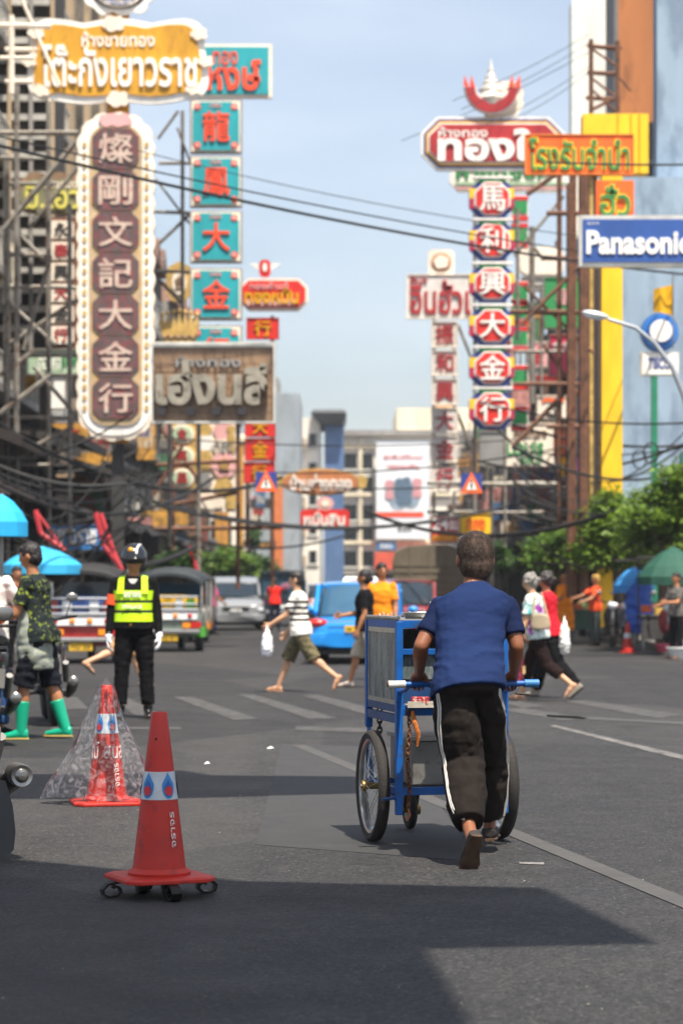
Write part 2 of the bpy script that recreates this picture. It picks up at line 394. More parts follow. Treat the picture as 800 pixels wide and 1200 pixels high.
def ac_units(root, face, plane, spots):
    k = 'ac'
    if k not in _wc:
        a = MB().bb(-.42, .42, -.34, -.02, -.28, .28).mesh('air_conditioner', M('aircon_casing', '#c7c3b8', .6, var=.2)); f = MB().lathe([(.22, -.352), (.22, -.338)], 14, axis='y').mesh('fan_grille', M('aircon_grille', '#3c3c3c', .6)); _wc[k] = (a, f)
    a, f = _wc[k]
    for u, z in spots:
        loc, rz = ((u, plane, z), 0) if face == '-y' else (((plane, u, z), R(90)) if face == 'x' else ((plane, u, z), R(-90)))
        o = inst(a, 'air_conditioner', root, Vector(loc) - Vector(root.location), (0, 0, rz)); inst(f, 'fan_grille', o)
def building(name, label, x0, x1, y0, y1, h, wall, cat='building'):
    b = thing(name, label, cat, (x0 if abs(x0) < abs(x1) else x1, y0, 0))
    w = MB().bb(x0, x1, y0, y1, -.02, h).tf(Matrix.Translation(-Vector(b.location))); w.build('wall', WALLM[wall], b)
    return b
def part(root, name, mb, mat, smooth=False, bevel=0):
    """mb given in world coordinates"""
    return mb.tf(Matrix.Translation(-Vector(root.location))).build(name, mat, root, smooth, bevel=bevel)
def frange(a, b, n): return [a + (b - a) * (i + .5) / n for i in range(n)]
AWN = [M('awning_' + n_, c_, .8, var=.3, scale=.8) for n_, c_ in (('brown', '#2b211b'), ('grey', '#35312d'), ('black', '#191716'), ('blue', '#1f415c'), ('rust', '#4a2f21'))]
def awning(root, side, plane, y0, y1, z, d, mat, drop=.7):
    s = -1 if side == '-x' else 1
    m = MB().add([(plane, y0, z), (plane, y1, z), (plane + s*d, y1, z - drop), (plane + s*d, y0, z - drop), (plane, y0, z - .06), (plane, y1, z - .06), (plane + s*d, y1, z - drop - .25), (plane + s*d, y0, z - drop - .25)],
                 [(0, 1, 2, 3), (7, 6, 5, 4), (3, 2, 6, 7), (0, 3, 7, 4), (1, 5, 6, 2), (0, 4, 5, 1)])
    part(root, 'awning', m, mat)
# left side
XL = -9.5
A = building('tower_block', 'tall stained concrete block with grilled balconies at the left edge of the photo', -24, XL, 50, 95, 30, 'stained_concrete')
windows(A, 'x', XL, frange(52, 76, 8), [8 + 3*i for i in range(8)], 2.2, 1.7, 'grille')
for i in range(8):
    part(A, 'floor_slab', MB().bb(XL, XL + .9, 50, 77, 6.3 + 3*i, 6.5 + 3*i), WALLM['grey_render'])
    rl = MB(); rl.bb(XL + .82, XL + .88, 50, 77, 7.3 + 3*i, 7.36 + 3*i)
    for k in range(54): rl.bb(XL + .83, XL + .87, 50 + k*.5, 50.05 + k*.5, 6.5 + 3*i, 7.3 + 3*i)
    part(A, 'railing', rl, SLAT)
for k in range(7):
    part(A, 'pilaster', MB().bb(XL, XL + .55, 78 + k*2.7, 78.7 + k*2.7, 5, 29.6), WALLM['tan_render' if k % 2 else 'stained_concrete'])
windows(A, 'x', XL, [79.95 + k*2.7 for k in range(5)], [8 + 3*i for i in range(7)], 1.3, 1.8, 'plain')
ac_units(A, 'x', XL + .0, [(80.2 + 2.7*(k % 5), 9.6 + 3*((k*2) % 7)) for k in range(8)])
for k in range(6): awning(A, 'x', XL, 52 + k*7.2, 58.9 + k*7.2, 5.4 + .4*(k % 3), 2.4, AWN[k % 3])
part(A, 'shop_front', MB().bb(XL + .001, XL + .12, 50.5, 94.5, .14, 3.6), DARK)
part(A, 'roof_parapet', MB().bb(-24.1, XL + .3, 49.9, 95.1, 30, 30.6), WALLM['grey_render'])
B = building('shophouse', 'brown shuttered shophouse row behind the large white framed vertical sign', -22, XL, 95.2, 128, 17.5, 'dark_render')
windows(B, 'x', XL, frange(96, 127, 9), [5.9 + 3.1*i for i in range(4)], 2.3, 1.8, 'grille')
C = building('shophouse', 'lower grey shophouse row behind the teal character signs', -22, XL + .3, 128.2, 168, 16.5, 'grey_render')
windows(C, 'x', XL + .3, frange(129, 167, 10), [5.6 + 3*i for i in range(4)], 2.3, 1.7, 'cross')
for b_, y0, y1, xx, hh in ((B, 95.2, 128, XL, 17.5), (C, 128.2, 168, XL + .3, 16.5)):
    for i in range(4): part(b_, 'ledge', MB().bb(xx, xx + .6, y0 + .1, y1 - .1, 4.4 + 3.05*i, 4.6 + 3.05*i), WALLM['grey_render'])
    rf = MB()
    for k in range(int((y1 - y0) / 4)): rf.prismx([(y0 + k*4, hh), (y0 + k*4 + 3.8, hh), (y0 + k*4 + 1.9, hh + 1.3)], -21, xx + .4)
    part(b_, 'roof', rf, M('rusty_roof', '#6a4b3a', .8, var=.3, col2='#7c7670'))
    for k in range(5): awning(b_, 'x', xx, y0 + 1 + k*6.4, y0 + 6.6 + k*6.4, 4.3, 2.6, AWN[(k*2 + 1) % 5])
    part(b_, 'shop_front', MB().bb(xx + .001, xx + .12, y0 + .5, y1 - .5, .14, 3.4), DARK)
ac_units(B, 'x', XL, [(97 + 3.3*k, 4.9 + 3.1*(k % 4)) for k in range(9)])
E = building('corner_house', 'white corner building with gold pilasters low on the left beyond the signs', -14, -6.85, 172, 186, 12.2, 'white_render')
for k, px in enumerate((236, 256, 264, 282)):
    q = P(px, 600, 172); part(E, 'pilaster', MB().bb(q.x - .22, q.x + .22, 171.75, 171.999, 3.0, 11.6), M('gold_paint', '#c08a3a', .5))
windows(E, '-y', 172, [-9.0, -8.1], [5.2, 8.6], .7, 1.9, 'plain')
part(E, 'cornice', MB().bb(-14.1, -6.7, 171.6, 186, 11.7, 12.05), WALLM['cream_render'])
part(E, 'shop_front', MB().bb(-13.5, -7.2, 171.9, 171.99, .14, 2.9), DARK)
awning(E, 'x', -6.85, 173, 185, 3.6, 1.8, AWN[4])
D = building('grey_block', 'grey corrugated block with an orange corner column left of the end of the street', -9, -3.3, 190, 205, 16.6, 'corrugated_grey')
part(D, 'corner_column', MB().bb(-5.5, -4.6, 189.7, 189.998, .14, 9.2), M('orange_column', '#c9703a', .7, var=.15))
rb = MB()
for k in range(27): rb.bb(-8.95 + k*.21, -8.87 + k*.21, 189.94, 190, 9.4, 16.5)
o = part(D, 'cladding_rib', rb, WALLM['corrugated_grey']); o['kind'] = 'stuff'
windows(D, '-y', 190, [-8.1, -6.7], [3.2, 6.6], 1.0, 1.5, 'cross')
part(D, 'roof_plant', MB().bb(-8, -5, 192, 200, 16.6, 18.0), WALLM['grey_render'])
T = building('slim_tower', 'slim white and blue tower with a flaring dark cap at the street end', -4.7, -1.9, 215, 226, 16.4, 'white_render')
part(T, 'blue_wing', MB().bb(-1.5, .2, 214.6, 224, -.02, 15.7), WALLM['blue_panel'])
part(T, 'cap', MB().rings([[(-1.9, 213.6, 15.75), (.1, 213.6, 15.75), (.1, 225, 15.75), (-1.9, 225, 15.75)], [(-2.7, 212.8, 16.7), (.45, 212.8, 16.7), (.45, 226, 16.7), (-2.7, 226, 16.7)], [(-2.5, 213, 17.0), (.2, 213, 17.0), (.2, 226, 17.0), (-2.5, 226, 17.0)]]), M('dark_cap', '#4a4d50', .7))
for k in range(5): part(T, 'balcony', MB().bb(-4.6, -3.2, 213.9, 214.9, 3.2 + 2.6*k, 4.1 + 2.6*k), WALLM['tan_render'])
windows(T, '-y', 215, [-2.55], [4 + 2.6*k for k in range(5)], .8, 1.3, 'plain')
# end building across the view
Z = building('street_end_building', 'wide white building closing the street with a tall billboard on its front', -1.2, 22, 228, 246, 15.6, 'white_render')
part(Z, 'roof_slab', MB().bb(-1.5, 22.3, 227.2, 246, 15.6, 16.1), WALLM['grey_render'])
part(Z, 'roof_slab', MB().bb(5.2, 13, 227.6, 246, 16.1, 18.2), WALLM['cream_render'])
part(Z, 'roof_sign', MB().bb(8.6, 10.8, 227.9, 228.2, 18.2, 19.0), M('tan_sign', '#c59a6c', .7))
windows(Z, '-y', 228, [.85, 2.35], [13.2, 11.0, 8.4, 6.4, 4.0], 1.4, 1.6, 'plain')
windows(Z, '-y', 228, [9.6, 11.4, 13.2, 15, 16.8], [13.0, 10.4, 7.8, 5.2], 1.4, 1.5, 'plain')
for zz in (14.5, 9.9, 5.4): part(Z, 'ledge', MB().bb(-.4, 22, 227.6, 227.998, zz, zz + .3), WALLM['cream_render'])
for k in range(3): part(Z, 'column', MB().bb(-.3 + k*1.95, 0 + k*1.95, 227.7, 227.99, .1, 15.5), WALLM['cream_render'])
part(Z, 'shop_front', MB().bb(-.9, 21, 227.8, 227.95, .1, 2.6), DARK)
part(Z, 'awning', MB().bb(3.1, 9.0, 226.3, 227.6, 3.0, 4.6), M('orange_fascia', '#d0553a', .6, var=.2, scale=.7))
# right side
XR = 9.9
RF = building('shophouse', 'brown grey shophouse row far down the right side behind the small signs', XR + .4, 24, 128, 205, 12.2, 'tan_render')
windows(RF, '-x', XR + .4, frange(129, 204, 16), [5.5, 8.6], 2.6, 1.7, 'grille')
for k in range(11): awning(RF, '-x', XR + .4, 129 + k*6.9, 135 + k*6.9, 4.2, 2.6, AWN[(k*3) % 5])
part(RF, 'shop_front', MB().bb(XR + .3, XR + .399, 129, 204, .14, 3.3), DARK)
RM = building('shophouse', 'shaded shophouse with stacked balconies behind the red octagon signs', XR, 24, 97, 127.8, 13.6, 'dark_render')
windows(RM, '-x', XR, frange(98, 127, 8), [5.6, 8.6, 11.6], 2.6, 1.7, 'grille')
for i in range(3): part(RM, 'balcony', MB().bb(XR - 1.1, XR, 97.2, 127.5, 4.2 + 3*i, 4.9 + 3*i), WALLM['stained_concrete'])
for k in range(4): awning(RM, '-x', XR, 98 + k*7.2, 104.4 + k*7.2, 4.0, 2.8, AWN[(k*3 + 2) % 5])
ac_units(RM, '-x', XR, [(99 + 4*k, 5.6 + 3*(k % 3)) for k in range(7)])
part(RM, 'shop_front', MB().bb(XR - .11, XR - .001, 97.4, 127.4, .14, 3.3), DARK)
W = building('white_tower', 'plain white tower rising behind the rusty lattice mast at top right', 11.65, 14.4, 121, 124, 31, 'white_render')
part(W, 'wall_joint', MB().bb(11.5, 11.75, 120.9, 120.998, 0, 31.1), M('pale_trim', '#dfe6dc', .6))
BR = building('brown_tower', 'plain orange brown tower wall at the top right of the photo', 10.95, 16, 96, 99, 30, 'brown_render')
part(BR, 'corner_pipe', MB().tube([(12.75, 95.9, .2), (12.75, 95.9, 30)], .12), M('green_pipe', '#2f6d5b', .5))
part(BR, 'corner_trim', MB().bb(10.8, 10.95, 95.9, 99, 0, 30.1), M('grey_trim', '#6f6d6a', .7))
part(BR, 'balcony_shade', MB().bb(11.4, 12.9, 95.0, 95.995, 16.2, 19.6), DARK)  # solid dark box stands in for the shaded balcony
rl = MB()
for k in range(8): rl.bb(11.4 + k*.2, 11.44 + k*.2, 94.9, 94.95, 16.2, 18.0)
rl.bb(11.35, 12.95, 94.88, 94.97, 18.0, 18.08); part(BR, 'railing', rl, FRAMED)
BG = building('blue_grey_building', 'pale blue grey wall with thin cracks behind the yellow sign post on the right', 9.15, 22, 80, 94.8, 14.9, 'blue_grey_render')
part(BG, 'upper_wall', MB().bb(10.55, 22, 81, 82, 14.9, 30), WALLM['blue_grey_render'])
for k in range(1): part(BG, 'wall_pier', MB().bb(9.0 + [0, .62, 1.25, 1.9][k], 9.14 + [0, .62, 1.25, 1.9][k], 79.75, 79.99, .1, 14.6 - .5*k), M('pier_paint', '#8a8f94', .8, var=.3, scale=.5))
for k in range(1): part(BG, 'ledge', MB().bb(9.1, 12, 79.6, 79.99, 4.0 + 3.3*k, 4.15 + 3.3*k), M('pier_paint'))
awning(BG, '-x', 9.15, 80.5, 94, 4.0, 2.6, AWN[0])
part(BG, 'shutter', MB().bb(11.2, 12.0, 79.8, 79.995, 4.3, 5.8), M('green_shutter', '#1f6f5c', .6))
# upper lattice screen that faces the street end on, far left
LS = thing('lattice_screen_block', 'narrow dark block with a fine pale lattice screen at the upper left edge', 'building', (-7.6, 63, 0))
part(LS, 'wall', MB().bb(-13, -7.55, 63.3, 66, 7.5, 31), WALLM['dark_render'])
for k in range(46): part(LS, 'screen_slat', MB().bb(-13, -7.5, 63.0, 63.12, 8 + k*.5, 8.16 + k*.5), SLAT)
for k in range(10): part(LS, 'screen_post', MB().bb(-12.6 + k*.56, -12.5 + k*.56, 62.9, 63.0, 7.5, 31), WALLM['tan_render' if k % 2 else 'grey_render'])
for k in range(3): part(LS, 'column', MB().bb(-12.9 + k*2.5, -12.6 + k*2.5, 63.2, 63.5, .13, 7.5), WALLM['dark_render'])
# signboards, pipes, meter boxes and tarpaulins crowding the shop fronts (parts of their buildings)
BRD = [M('board_' + n_, c_, .6, var=.3, scale=2, col2=d_, c2pos=.56) for n_, c_, d_ in (('cream', '#cfc3ac', '#7f725f'), ('red', '#a8322a', '#6d241f'), ('green', '#3f6e4d', '#27402f'), ('ochre', '#c7923a', '#7d5d2c'), ('brown', '#6b4d38', '#3c2d23'), ('blue', '#37608c', '#29415c'), ('grey', '#77736c', '#494641'), ('pink', '#c98d85', '#7f5a55'), ('dark', '#2f2a27', '#1c1917'))]
def clutter(b, side, plane, y0, y1, n, zlo, zhi, seed, txt=True):
    rr = random.Random(seed); s = 1 if side == 'x' else -1; words = ['金行', 'ทอง', '大', 'ยา', '茶', 'ร้าน', '合', 'อาหาร', '金']
    for k in range(n):
        y = y0 + (y1 - y0)*(k + rr.random()*.8)/n; z = rr.uniform(zlo, zhi); w = rr.uniform(.6, 1.9); h = rr.choice((rr.uniform(.5, 1.0), rr.uniform(1.2, 2.8))); xx = plane + s*rr.uniform(.1, .7); m_ = BRD[rr.randrange(9)]
        if h > 1.1: w *= .55
        o = part(b, 'signboard', MB().bb(xx, xx + s*w, y, y + .14, z, z + h), m_)
        if txt and k % 2 == 0: letters(rr.choice(words), (xx + s*w/2) - b.location.x, z + h/2, w*.75, h*.6, BRD[rr.choice((0, 1, 3, 8))], o, y - b.location.y - .001, .03, .02)
        if k % 3 == 0: part(b, 'bracket', MB().tube([(plane, y + .07, z + h), (xx + s*w, y + .07, z + h + .03)], .035, 5), AWN[2])
        if k % 4 == 1: part(b, 'drain_pipe', MB().tube([(plane + s*.12, y, 2.5), (plane + s*.12, y + .1, zhi + 3)], .06, 6), BRD[6])
clutter(A, 'x', XL, 62, 94, 26, 3.6, 9.5, 1); clutter(B, 'x', XL, 96, 127, 26, 3.4, 13, 2); clutter(C, 'x', XL + .3, 129, 167, 26, 3.2, 13.5, 3)
clutter(RM, '-x', XR - 1.0, 97.5, 127, 30, 3.4, 12.5, 4); clutter(RF, '-x', XR + .4, 129, 203, 34, 3.2, 11.5, 5)
clutter(E, 'x', -6.85, 173, 185, 5, 3.2, 8, 6)
# dark tarpaulin roofs and sheets added to stand in for shade over the pavements
def tarp_roof(label, x0, x1, y0, y1, z, back, seed):
    rr = random.Random(seed); t = thing('stall_canopy', label, 'canopy', ((x0 + x1)/2, y0, 0)); nx, ny = 6, 12; vs = []; fs = []
    for i in range(ny + 1):
        for j in range(nx + 1): vs.append((x0 + (x1 - x0)*j/nx, y0 + (y1 - y0)*i/ny, z + .5*math.sin(math.pi*j/nx) - .18*abs(math.sin(math.pi*i/3)) + rr.uniform(-.05, .05)))
    for i in range(ny):
        for j in range(nx): a_ = i*(nx + 1) + j; fs.append((a_, a_ + 1, a_ + nx + 2, a_ + nx + 1))
    o = part(t, 'tarpaulin_sheet', MB().add(vs, fs), AWN[seed % 3], True); sd = o.modifiers.new('solid', 'SOLIDIFY'); sd.thickness = .02
    q = MB(); bx = x0 if back == 'left' else x1
    vs = [(bx + .12*math.sin(k*1.3), y0 + (y1 - y0)*k/24, zz) for zz in (.2, z + .1) for k in range(25)]; q.add(vs, [(k, k + 1, 26 + k, 25 + k) for k in range(24)]); part(t, 'back_sheet', q, AWN[2], True)
    q = MB(); vs = [(x0 + (x1 - x0)*k/12, y1 + .1*math.sin(k*1.7), zz) for zz in (.2, z + .3) for k in range(13)]; q.add(vs, [(k, k + 1, 14 + k, 13 + k) for k in range(12)]); part(t, 'end_sheet', q, AWN[2], True)
    for xx in (x0 + .05, x1 - .05):
        for k in range(4): part(t, 'pole', MB().tube([(xx, y0 + .1 + (y1 - y0 - .2)*k/3, .0), (xx, y0 + .1 + (y1 - y0 - .2)*k/3, z)], .03, 6), AWN[1])
    return t
tarp_roof('added dark tarpaulin roof and sheets for the shade behind the parked scooters on the right', 6.95, 9.9, 60, 77, 3.0, 'right', 1)
tarp_roof('added dark tarpaulin roof and sheets for the far shade beyond the monk', 7.1, 9.8, 80, 104, 3.1, 'right', 2)
tarp_roof('added dark tarpaulin roof and sheets for the shade at the left edge behind the tuk-tuks', -9.4, -6.9, 48, 62, 3.4, 'left', 3)
tarp_roof('added dark tarpaulin roof and sheets for the left pavement shade beyond the traffic officer', -9.4, -6.7, 63, 90, 3.3, 'left', 5)
tarp_roof('added dark tarpaulin roof and sheets for the left pavement shade near the silver car', -9.3, -6.7, 92, 125, 3.3, 'left', 7)
# unseen sheets added above the frame, outlined to cast shade on the near road
def canopy(label, x0, x1, y0, y1, z, pts=None):
    c = thing('added_shade_caster', label, 'canopy', ((x0 + x1) / 2, (y0 + y1) / 2, 0), 0, None)
    off = SUN * (z / SUN.z)
    vs = [(p[0] + off.x, p[1] + off.y) for p in pts]
    n = len(vs); m = MB().add([(a_, b_, z) for a_, b_ in vs] + [(a_, b_, z + .12) for a_, b_ in vs], [tuple(range(n)), tuple(range(n, 2*n))] + [(i, (i+1) % n, (i+1) % n + n, i + n) for i in range(n)])
    part(c, 'shade_sheet', m, M('shade_sheet_metal', '#6d7276', .6, .3))
    pl = MB(); xm = -9.0
    for yy in (vs[0][1], vs[-1][1]): pl.tube([(xm, yy, z + .2), (min(v[0] for v in vs) + .3, yy, z + .18)], .06)
    part(c, 'caster_arm', pl, M('caster_steel', '#5b5b5b', .5, .6))
canopy('added unseen sheet high over the near road, shaped to cast the large foreground shade', 0, 0, 8, 12, 8.5,
       pts=[(p.x, p.y) for p in [G(-420, 1004), G(0, 1006), G(290, 1034), G(640, 1042), G(770, 1106), G(500, 1112), G(548, 1190), G(600, 1330), G(-700, 1330)]])
canopy('added unseen narrow sheet over the road, shaped to cast the thin shade band behind the cones', 0, 0, 15, 18, 10.5,
       pts=[(p.x, p.y) for p in [G(-420, 906), G(140, 908), G(215, 903), G(250, 909), G(425, 911), G(425, 930), G(160, 937), G(-420, 934)]])
# ------------------------------------------------------------------ signs
STEEL = M('sign_steel', '#8a857c', .55, .3, var=.3, scale=3, col2='#6b4630', c2pos=.6); RUST = M('rusty_steel', '#6f4a36', .7, .2, var=.35, scale=4, col2='#3f3430', c2pos=.6)
DSTEEL = M('dark_steel', '#3d3b39', .6, .3, var=.3)
def sm(name, col, var=.12, **k):
    c = hexc(col); k.setdefault('col2', '#%02x%02x%02x' % tuple(int(255*(max(0, .55*x + .02)**(1/2.2))) for x in c)); k.setdefault('c2pos', .7); k.setdefault('stretch', (2.2, 2.2, .7))
    return M('sign_' + name, col, k.pop('rough', .5), var=max(var, .12), scale=k.pop('scale', 1.5), **k)
S_ = dict(yellow=sm('yellow', '#cf9620', .18, col2='#9a6f26', c2pos=.62), cream=sm('cream', '#eee0cd', .1, col2='#c9a98a', c2pos=.66), white=sm('white', '#f0ece4', .06), teal=sm('teal', '#229dA6', .12), orangered=sm('orangered', '#ee4f2c', .08),
          red=sm('red', '#cf2a22', .1), dred=sm('dark_red', '#a8282c', .12, col2='#8d2026'), brown=sm('brown', '#8a6f55', .25, col2='#5d4735', c2pos=.58), silver=M('silver_letters', '#d8d3c8', .3, .3, var=.2, scale=3), bronze=M('bronze_letters', '#aaa08e', .35, .5, var=.3, scale=3, col2='#6a6052', c2pos=.62), worncream=M('worn_cream_letters', '#cdb7a6', .6, var=.2, scale=4, col2='#b98f86', c2pos=.56), plum=sm('plum', '#574b49', .22, scale=3, col2='#8f3a40', c2pos=.56),
          gold=M('gold_letters', '#e6a916', .35, .2), oldgold=M('old_gold', '#c9a760', .5, .2, var=.3, scale=4, col2='#8b6b3b'), orange=sm('orange', '#f4661c', .05), green=sm('green', '#2c8a4c', .1), blue=sm('blue', '#2c5296', .12, scale=1), navy=sm('navy', '#2c3f86', .1),
          palegreen=sm('pale_green', '#a9c0a2', .15), black=sm('black', '#2d2a2a', .2), terracotta=sm('terracotta', '#b57448', .15, col2='#94603f'), grey=sm('grey', '#8c8b88', .15), brightyellow=sm('bright_yellow', '#f0c21c', .1), skyblue=sm('sky_blue', '#3f86c9', .1), pink=sm('pink', '#e0a9a6', .1), ltgreen=sm('light_green', '#8fae3c', .1), magenta=sm('magenta', '#b7284d'), lilac=sm('lilac', '#a78bc4'))
class Sign:
    def __init__(s, name, label, Y, box, cat='sign', group=None):
        s.Y = Y; s.x0, s.y0, s.x1, s.y1 = box; s.k = Y / F
        s.cx = (s.x0 + s.x1) / 2; s.cy = (s.y0 + s.y1) / 2
        s.t = thing(name, label, cat, P(s.cx, s.cy, Y), 0, group); s.d = 0
    def loc(s, x, y): return ((x - s.cx) * s.k, -(y - s.cy) * s.k)
    def plate(s, name, mat, shape='rect', box=None, th=.06, out=None, **kw):
        """one layer of the board; each stands proud of the one before"""
        x0, y0, x1, y1 = box or (s.x0, s.y0, s.x1, s.y1); w, h = (x1 - x0) * s.k, (y1 - y0) * s.k
        o = {'rect': lambda: o_rect(w, h), 'oct': lambda: o_oct(w, h, kw.get('c', .25)), 'oval': lambda: o_oval(w, h), 'round': lambda: o_round(w, h, kw.get('r', .3) * min(w, h)), 'wavy': lambda: o_wavy(w, h, kw.get('amp', .06), kw.get('n', 16), 0, kw.get('r', .3))}[shape]()
        cx, cz = s.loc((x0 + x1) / 2, (y0 + y1) / 2); o = [(a + cx, b + cz) for a, b in o]
        y = s.d if out is None else out
        ob = MB().prism(o, -y - th, -y if y else .02).build(name, mat, s.t)
        if out is None: s.d = y + th
        s.last = y + th; return ob
    def text(s, txt, box, mat, depth=.03, off=.012, name='lettering', parent=None, rot=0):
        x0, y0, x1, y1 = box; cx, cz = s.loc((x0 + x1) / 2, (y0 + y1) / 2)
        return letters(txt, cx, cz, (x1 - x0) * s.k, (y1 - y0) * s.k, mat, parent or s.t, -getattr(s, 'last', s.d) + .002, depth, off, name, rot)
    def frame(s, name, mat, wd=3, th=.05, box=None):
        x0, y0, x1, y1 = box or (s.x0, s.y0, s.x1, s.y1); w, h = (x1 - x0) * s.k, (y1 - y0) * s.k; cx, cz = s.loc((x0 + x1) / 2, (y0 + y1) / 2)
        a = [(p + cx, q + cz) for p, q in o_rect(w, h)]; b = [(p + cx, q + cz) for p, q in o_rect(w - 2*wd*s.k, h - 2*wd*s.k)]
        return MB().ring_prism(a, b, -s.d - th, -s.d + .005).build(name, mat, s.t)
    def mesh(s, name, mat, fn, smooth=False):
        m = MB(); fn(m, s); return m.build(name, mat, s.t, smooth)
    def bar(s, name, a, b, r, mat, dy=.12):
        (x0, z0), (x1, z1) = s.loc(*a), s.loc(*b); return MB().tube([(x0, dy, z0), (x1, dy, z1)], r, 6).build(name, mat, s.t)

# --- left: yellow scalloped sign and the post it shares with the tall one below
s = Sign('shop_sign', 'scalloped yellow sign with white edge and big white lettering at upper left', 55, (36, 26, 242, 120))
s.plate('board', S_['white'], 'wavy', th=.12, amp=.11, n=7, r=.25); s.plate('face', S_['yellow'], 'wavy', (44, 33, 234, 112), .05, amp=.09, n=7, r=.25)
s.text('ห้างขายทอง', (97, 39, 182, 57), S_['white']); s.text('โต๊ะกังเยาวราช', (50, 54, 232, 104), S_['white'], .06, .02)
for x, y, w in ((44, 40, 9), (234, 42, 9), (50, 108, 9), (228, 106, 9), (134, 30, 12), (139, 118, 12), (36, 74, 8), (242, 74, 8)): s.plate('scroll_ornament', S_['cream'], 'wavy', (x - w, y - w*.7, x + w, y + w*.7), .05, out=.165, amp=.05, n=5, r=.45)
s = Sign('shop_emblem', 'round blue emblem with white scroll border above the scalloped yellow sign', 55, (100, -32, 180, 16), 'emblem')
s.plate('scroll_border', S_['white'], 'wavy', th=.08, amp=.09, n=9, r=.5); s.plate('scroll_border_line', S_['black'], 'oval', (108, -30, 172, 12), .02); s.plate('ring', S_['cream'], 'oval', (112, -34, 168, 11), .04); s.plate('disc', S_['navy'], 'oval', (117, -34, 163, 8), .04); s.plate('medallion', S_['gold'], 'oval', (128, -24, 152, 2), .03)
s.text('เยาวราช', (124, 3, 156, 8), S_['white'])
s = Sign('sign_post', 'yellow square post showing above and below the scalloped yellow sign', 55.35, (127, 10, 152, 640), 'post')
s.plate('upper_post', S_['yellow'], 'rect', (128, 8, 152, 30), .2); s.plate('lower_post', S_['yellow'], 'rect', (127, 110, 152, 520), .2, out=0); s.plate('foot_post', DSTEEL, 'rect', (132, 520, 146, 735), .18, out=0)
s = Sign('vertical_sign', 'tall white framed vertical sign with seven dark character tiles, largest on the left', 55, (92, 134, 181, 516))
s.plate('board', S_['cream'], 'wavy', th=.16, amp=.06, n=40, r=.42); s.plate('border', S_['white'], 'round', (95, 138, 178, 511), .03, r=.42); s.plate('face', M('worn_ochre', '#bfa681', .6, var=.2, scale=3, col2='#c79a48', c2pos=.6), 'round', (106, 150, 168, 499), .04, r=.3)
for i, ch in enumerate('燦剛文記大金行'):
    y0 = 153 + i*48.5
    p = s.plate('character_tile', S_['plum'], 'oct', (110, y0, 164, y0 + 47), .04, out=s.d, c=.2); s.text(ch, (117, y0 + 6, 157, y0 + 41), S_['worncream'], .03, .03, 'character')
for i in range(26):
    for x in (100.5, 173): s.plate('bead', S_['oldgold'], 'oval', (x - 2.5, 168 + i*12.3, x + 2.5, 175 + i*12.3), .03, out=.19)
s.plate('top_ornament', S_['pink'], 'wavy', (118, 136, 155, 150), .06, out=.19, amp=.04, n=6, r=.5)
# --- teal column
s = Sign('shop_sign', 'teal sign with orange script and white edge beside the yellow scalloped sign', 60, (212, 53, 319, 116))
s.plate('board', S_['cream'], th=.14); s.plate('face', S_['teal'], 'rect', (215, 57, 315, 112), .04)
s.text('ทอง', (250, 62, 279, 78), S_['orangered']); s.text('หงษ์', (243, 72, 306, 108), S_['orangered'], .05, .03)
tl = ['topmost teal tile, bearing a dragon character in orange', 'second teal tile from the top of the column, with orange phoenix character', 'third teal tile from the top, with a simple orange 大 character', 'fourth teal tile from the top, with orange 金 character', 'lowest teal tile, half hidden behind the brown lettered board']
for i, (ch, y0, y1) in enumerate((('龍', 118, 181), ('鳳', 184, 244), ('大', 248, 309), ('金', 315, 376), ('行', 382, 442))):
    s = Sign('character_tile_sign', tl[i], 60, (223, y0, 284, y1), group='teal character tiles in a column')
    s.plate('board', S_['grey'], th=.14); s.plate('border', S_['cream'], 'rect', (225, y0 + 2, 282, y1 - 2), .03); s.plate('face', S_['teal'], 'oct', (226.5, y0 + 3.5, 280.5, y1 - 3.5), .03, c=.16)
    for cx in (232, 275):
        for cy in (y0 + 9, y1 - 9): s.plate('corner_ornament', S_['orangered'], 'oct', (cx - 3.6, cy - 3.6, cx + 3.6, cy + 3.6), .02, out=s.d); s.plate('corner_inset', S_['pink'], 'oct', (cx - 2, cy - 2, cx + 2, cy + 2), .012, out=s.d + .02)
    s.last = s.d; s.text(ch, (238, y0 + 14, 270, y1 - 13), S_['orangered'], .05, .022, 'character')
    s.text('ทอง', (247, y0 + 5, 260, y0 + 10), S_['pink'])
# --- brown board
s = Sign('shop_sign', 'long brown weathered board with raised silver script, right of the white framed vertical sign', 52, (178, 403, 323, 497))
s.plate('board', S_['brown'], th=.16); s.frame('frame', S_['silver'], 2.5, .1)
s.plate('cap_rail', S_['silver'], 'rect', (176, 402, 324, 408), .24, out=0); s.last = s.d
for i in range(9): s.plate('board_plank', S_['brown'], 'rect', (182, 409 + i*9.4, 320, 417.8 + i*9.4), .02 + .006*(i % 3), out=.16)
s.last = .19
s.text('ห้างทอง', (207, 419, 283, 431), S_['grey'], .06, .02); s.text('เฮ่งนลี', (184, 424, 314, 476), S_['bronze'], .2, .04)
for x in (190, 224, 254, 284): s.plate('lamp_bracket', S_['black'], 'oct', (x - 5, 478, x + 6, 488), .18, out=.18)
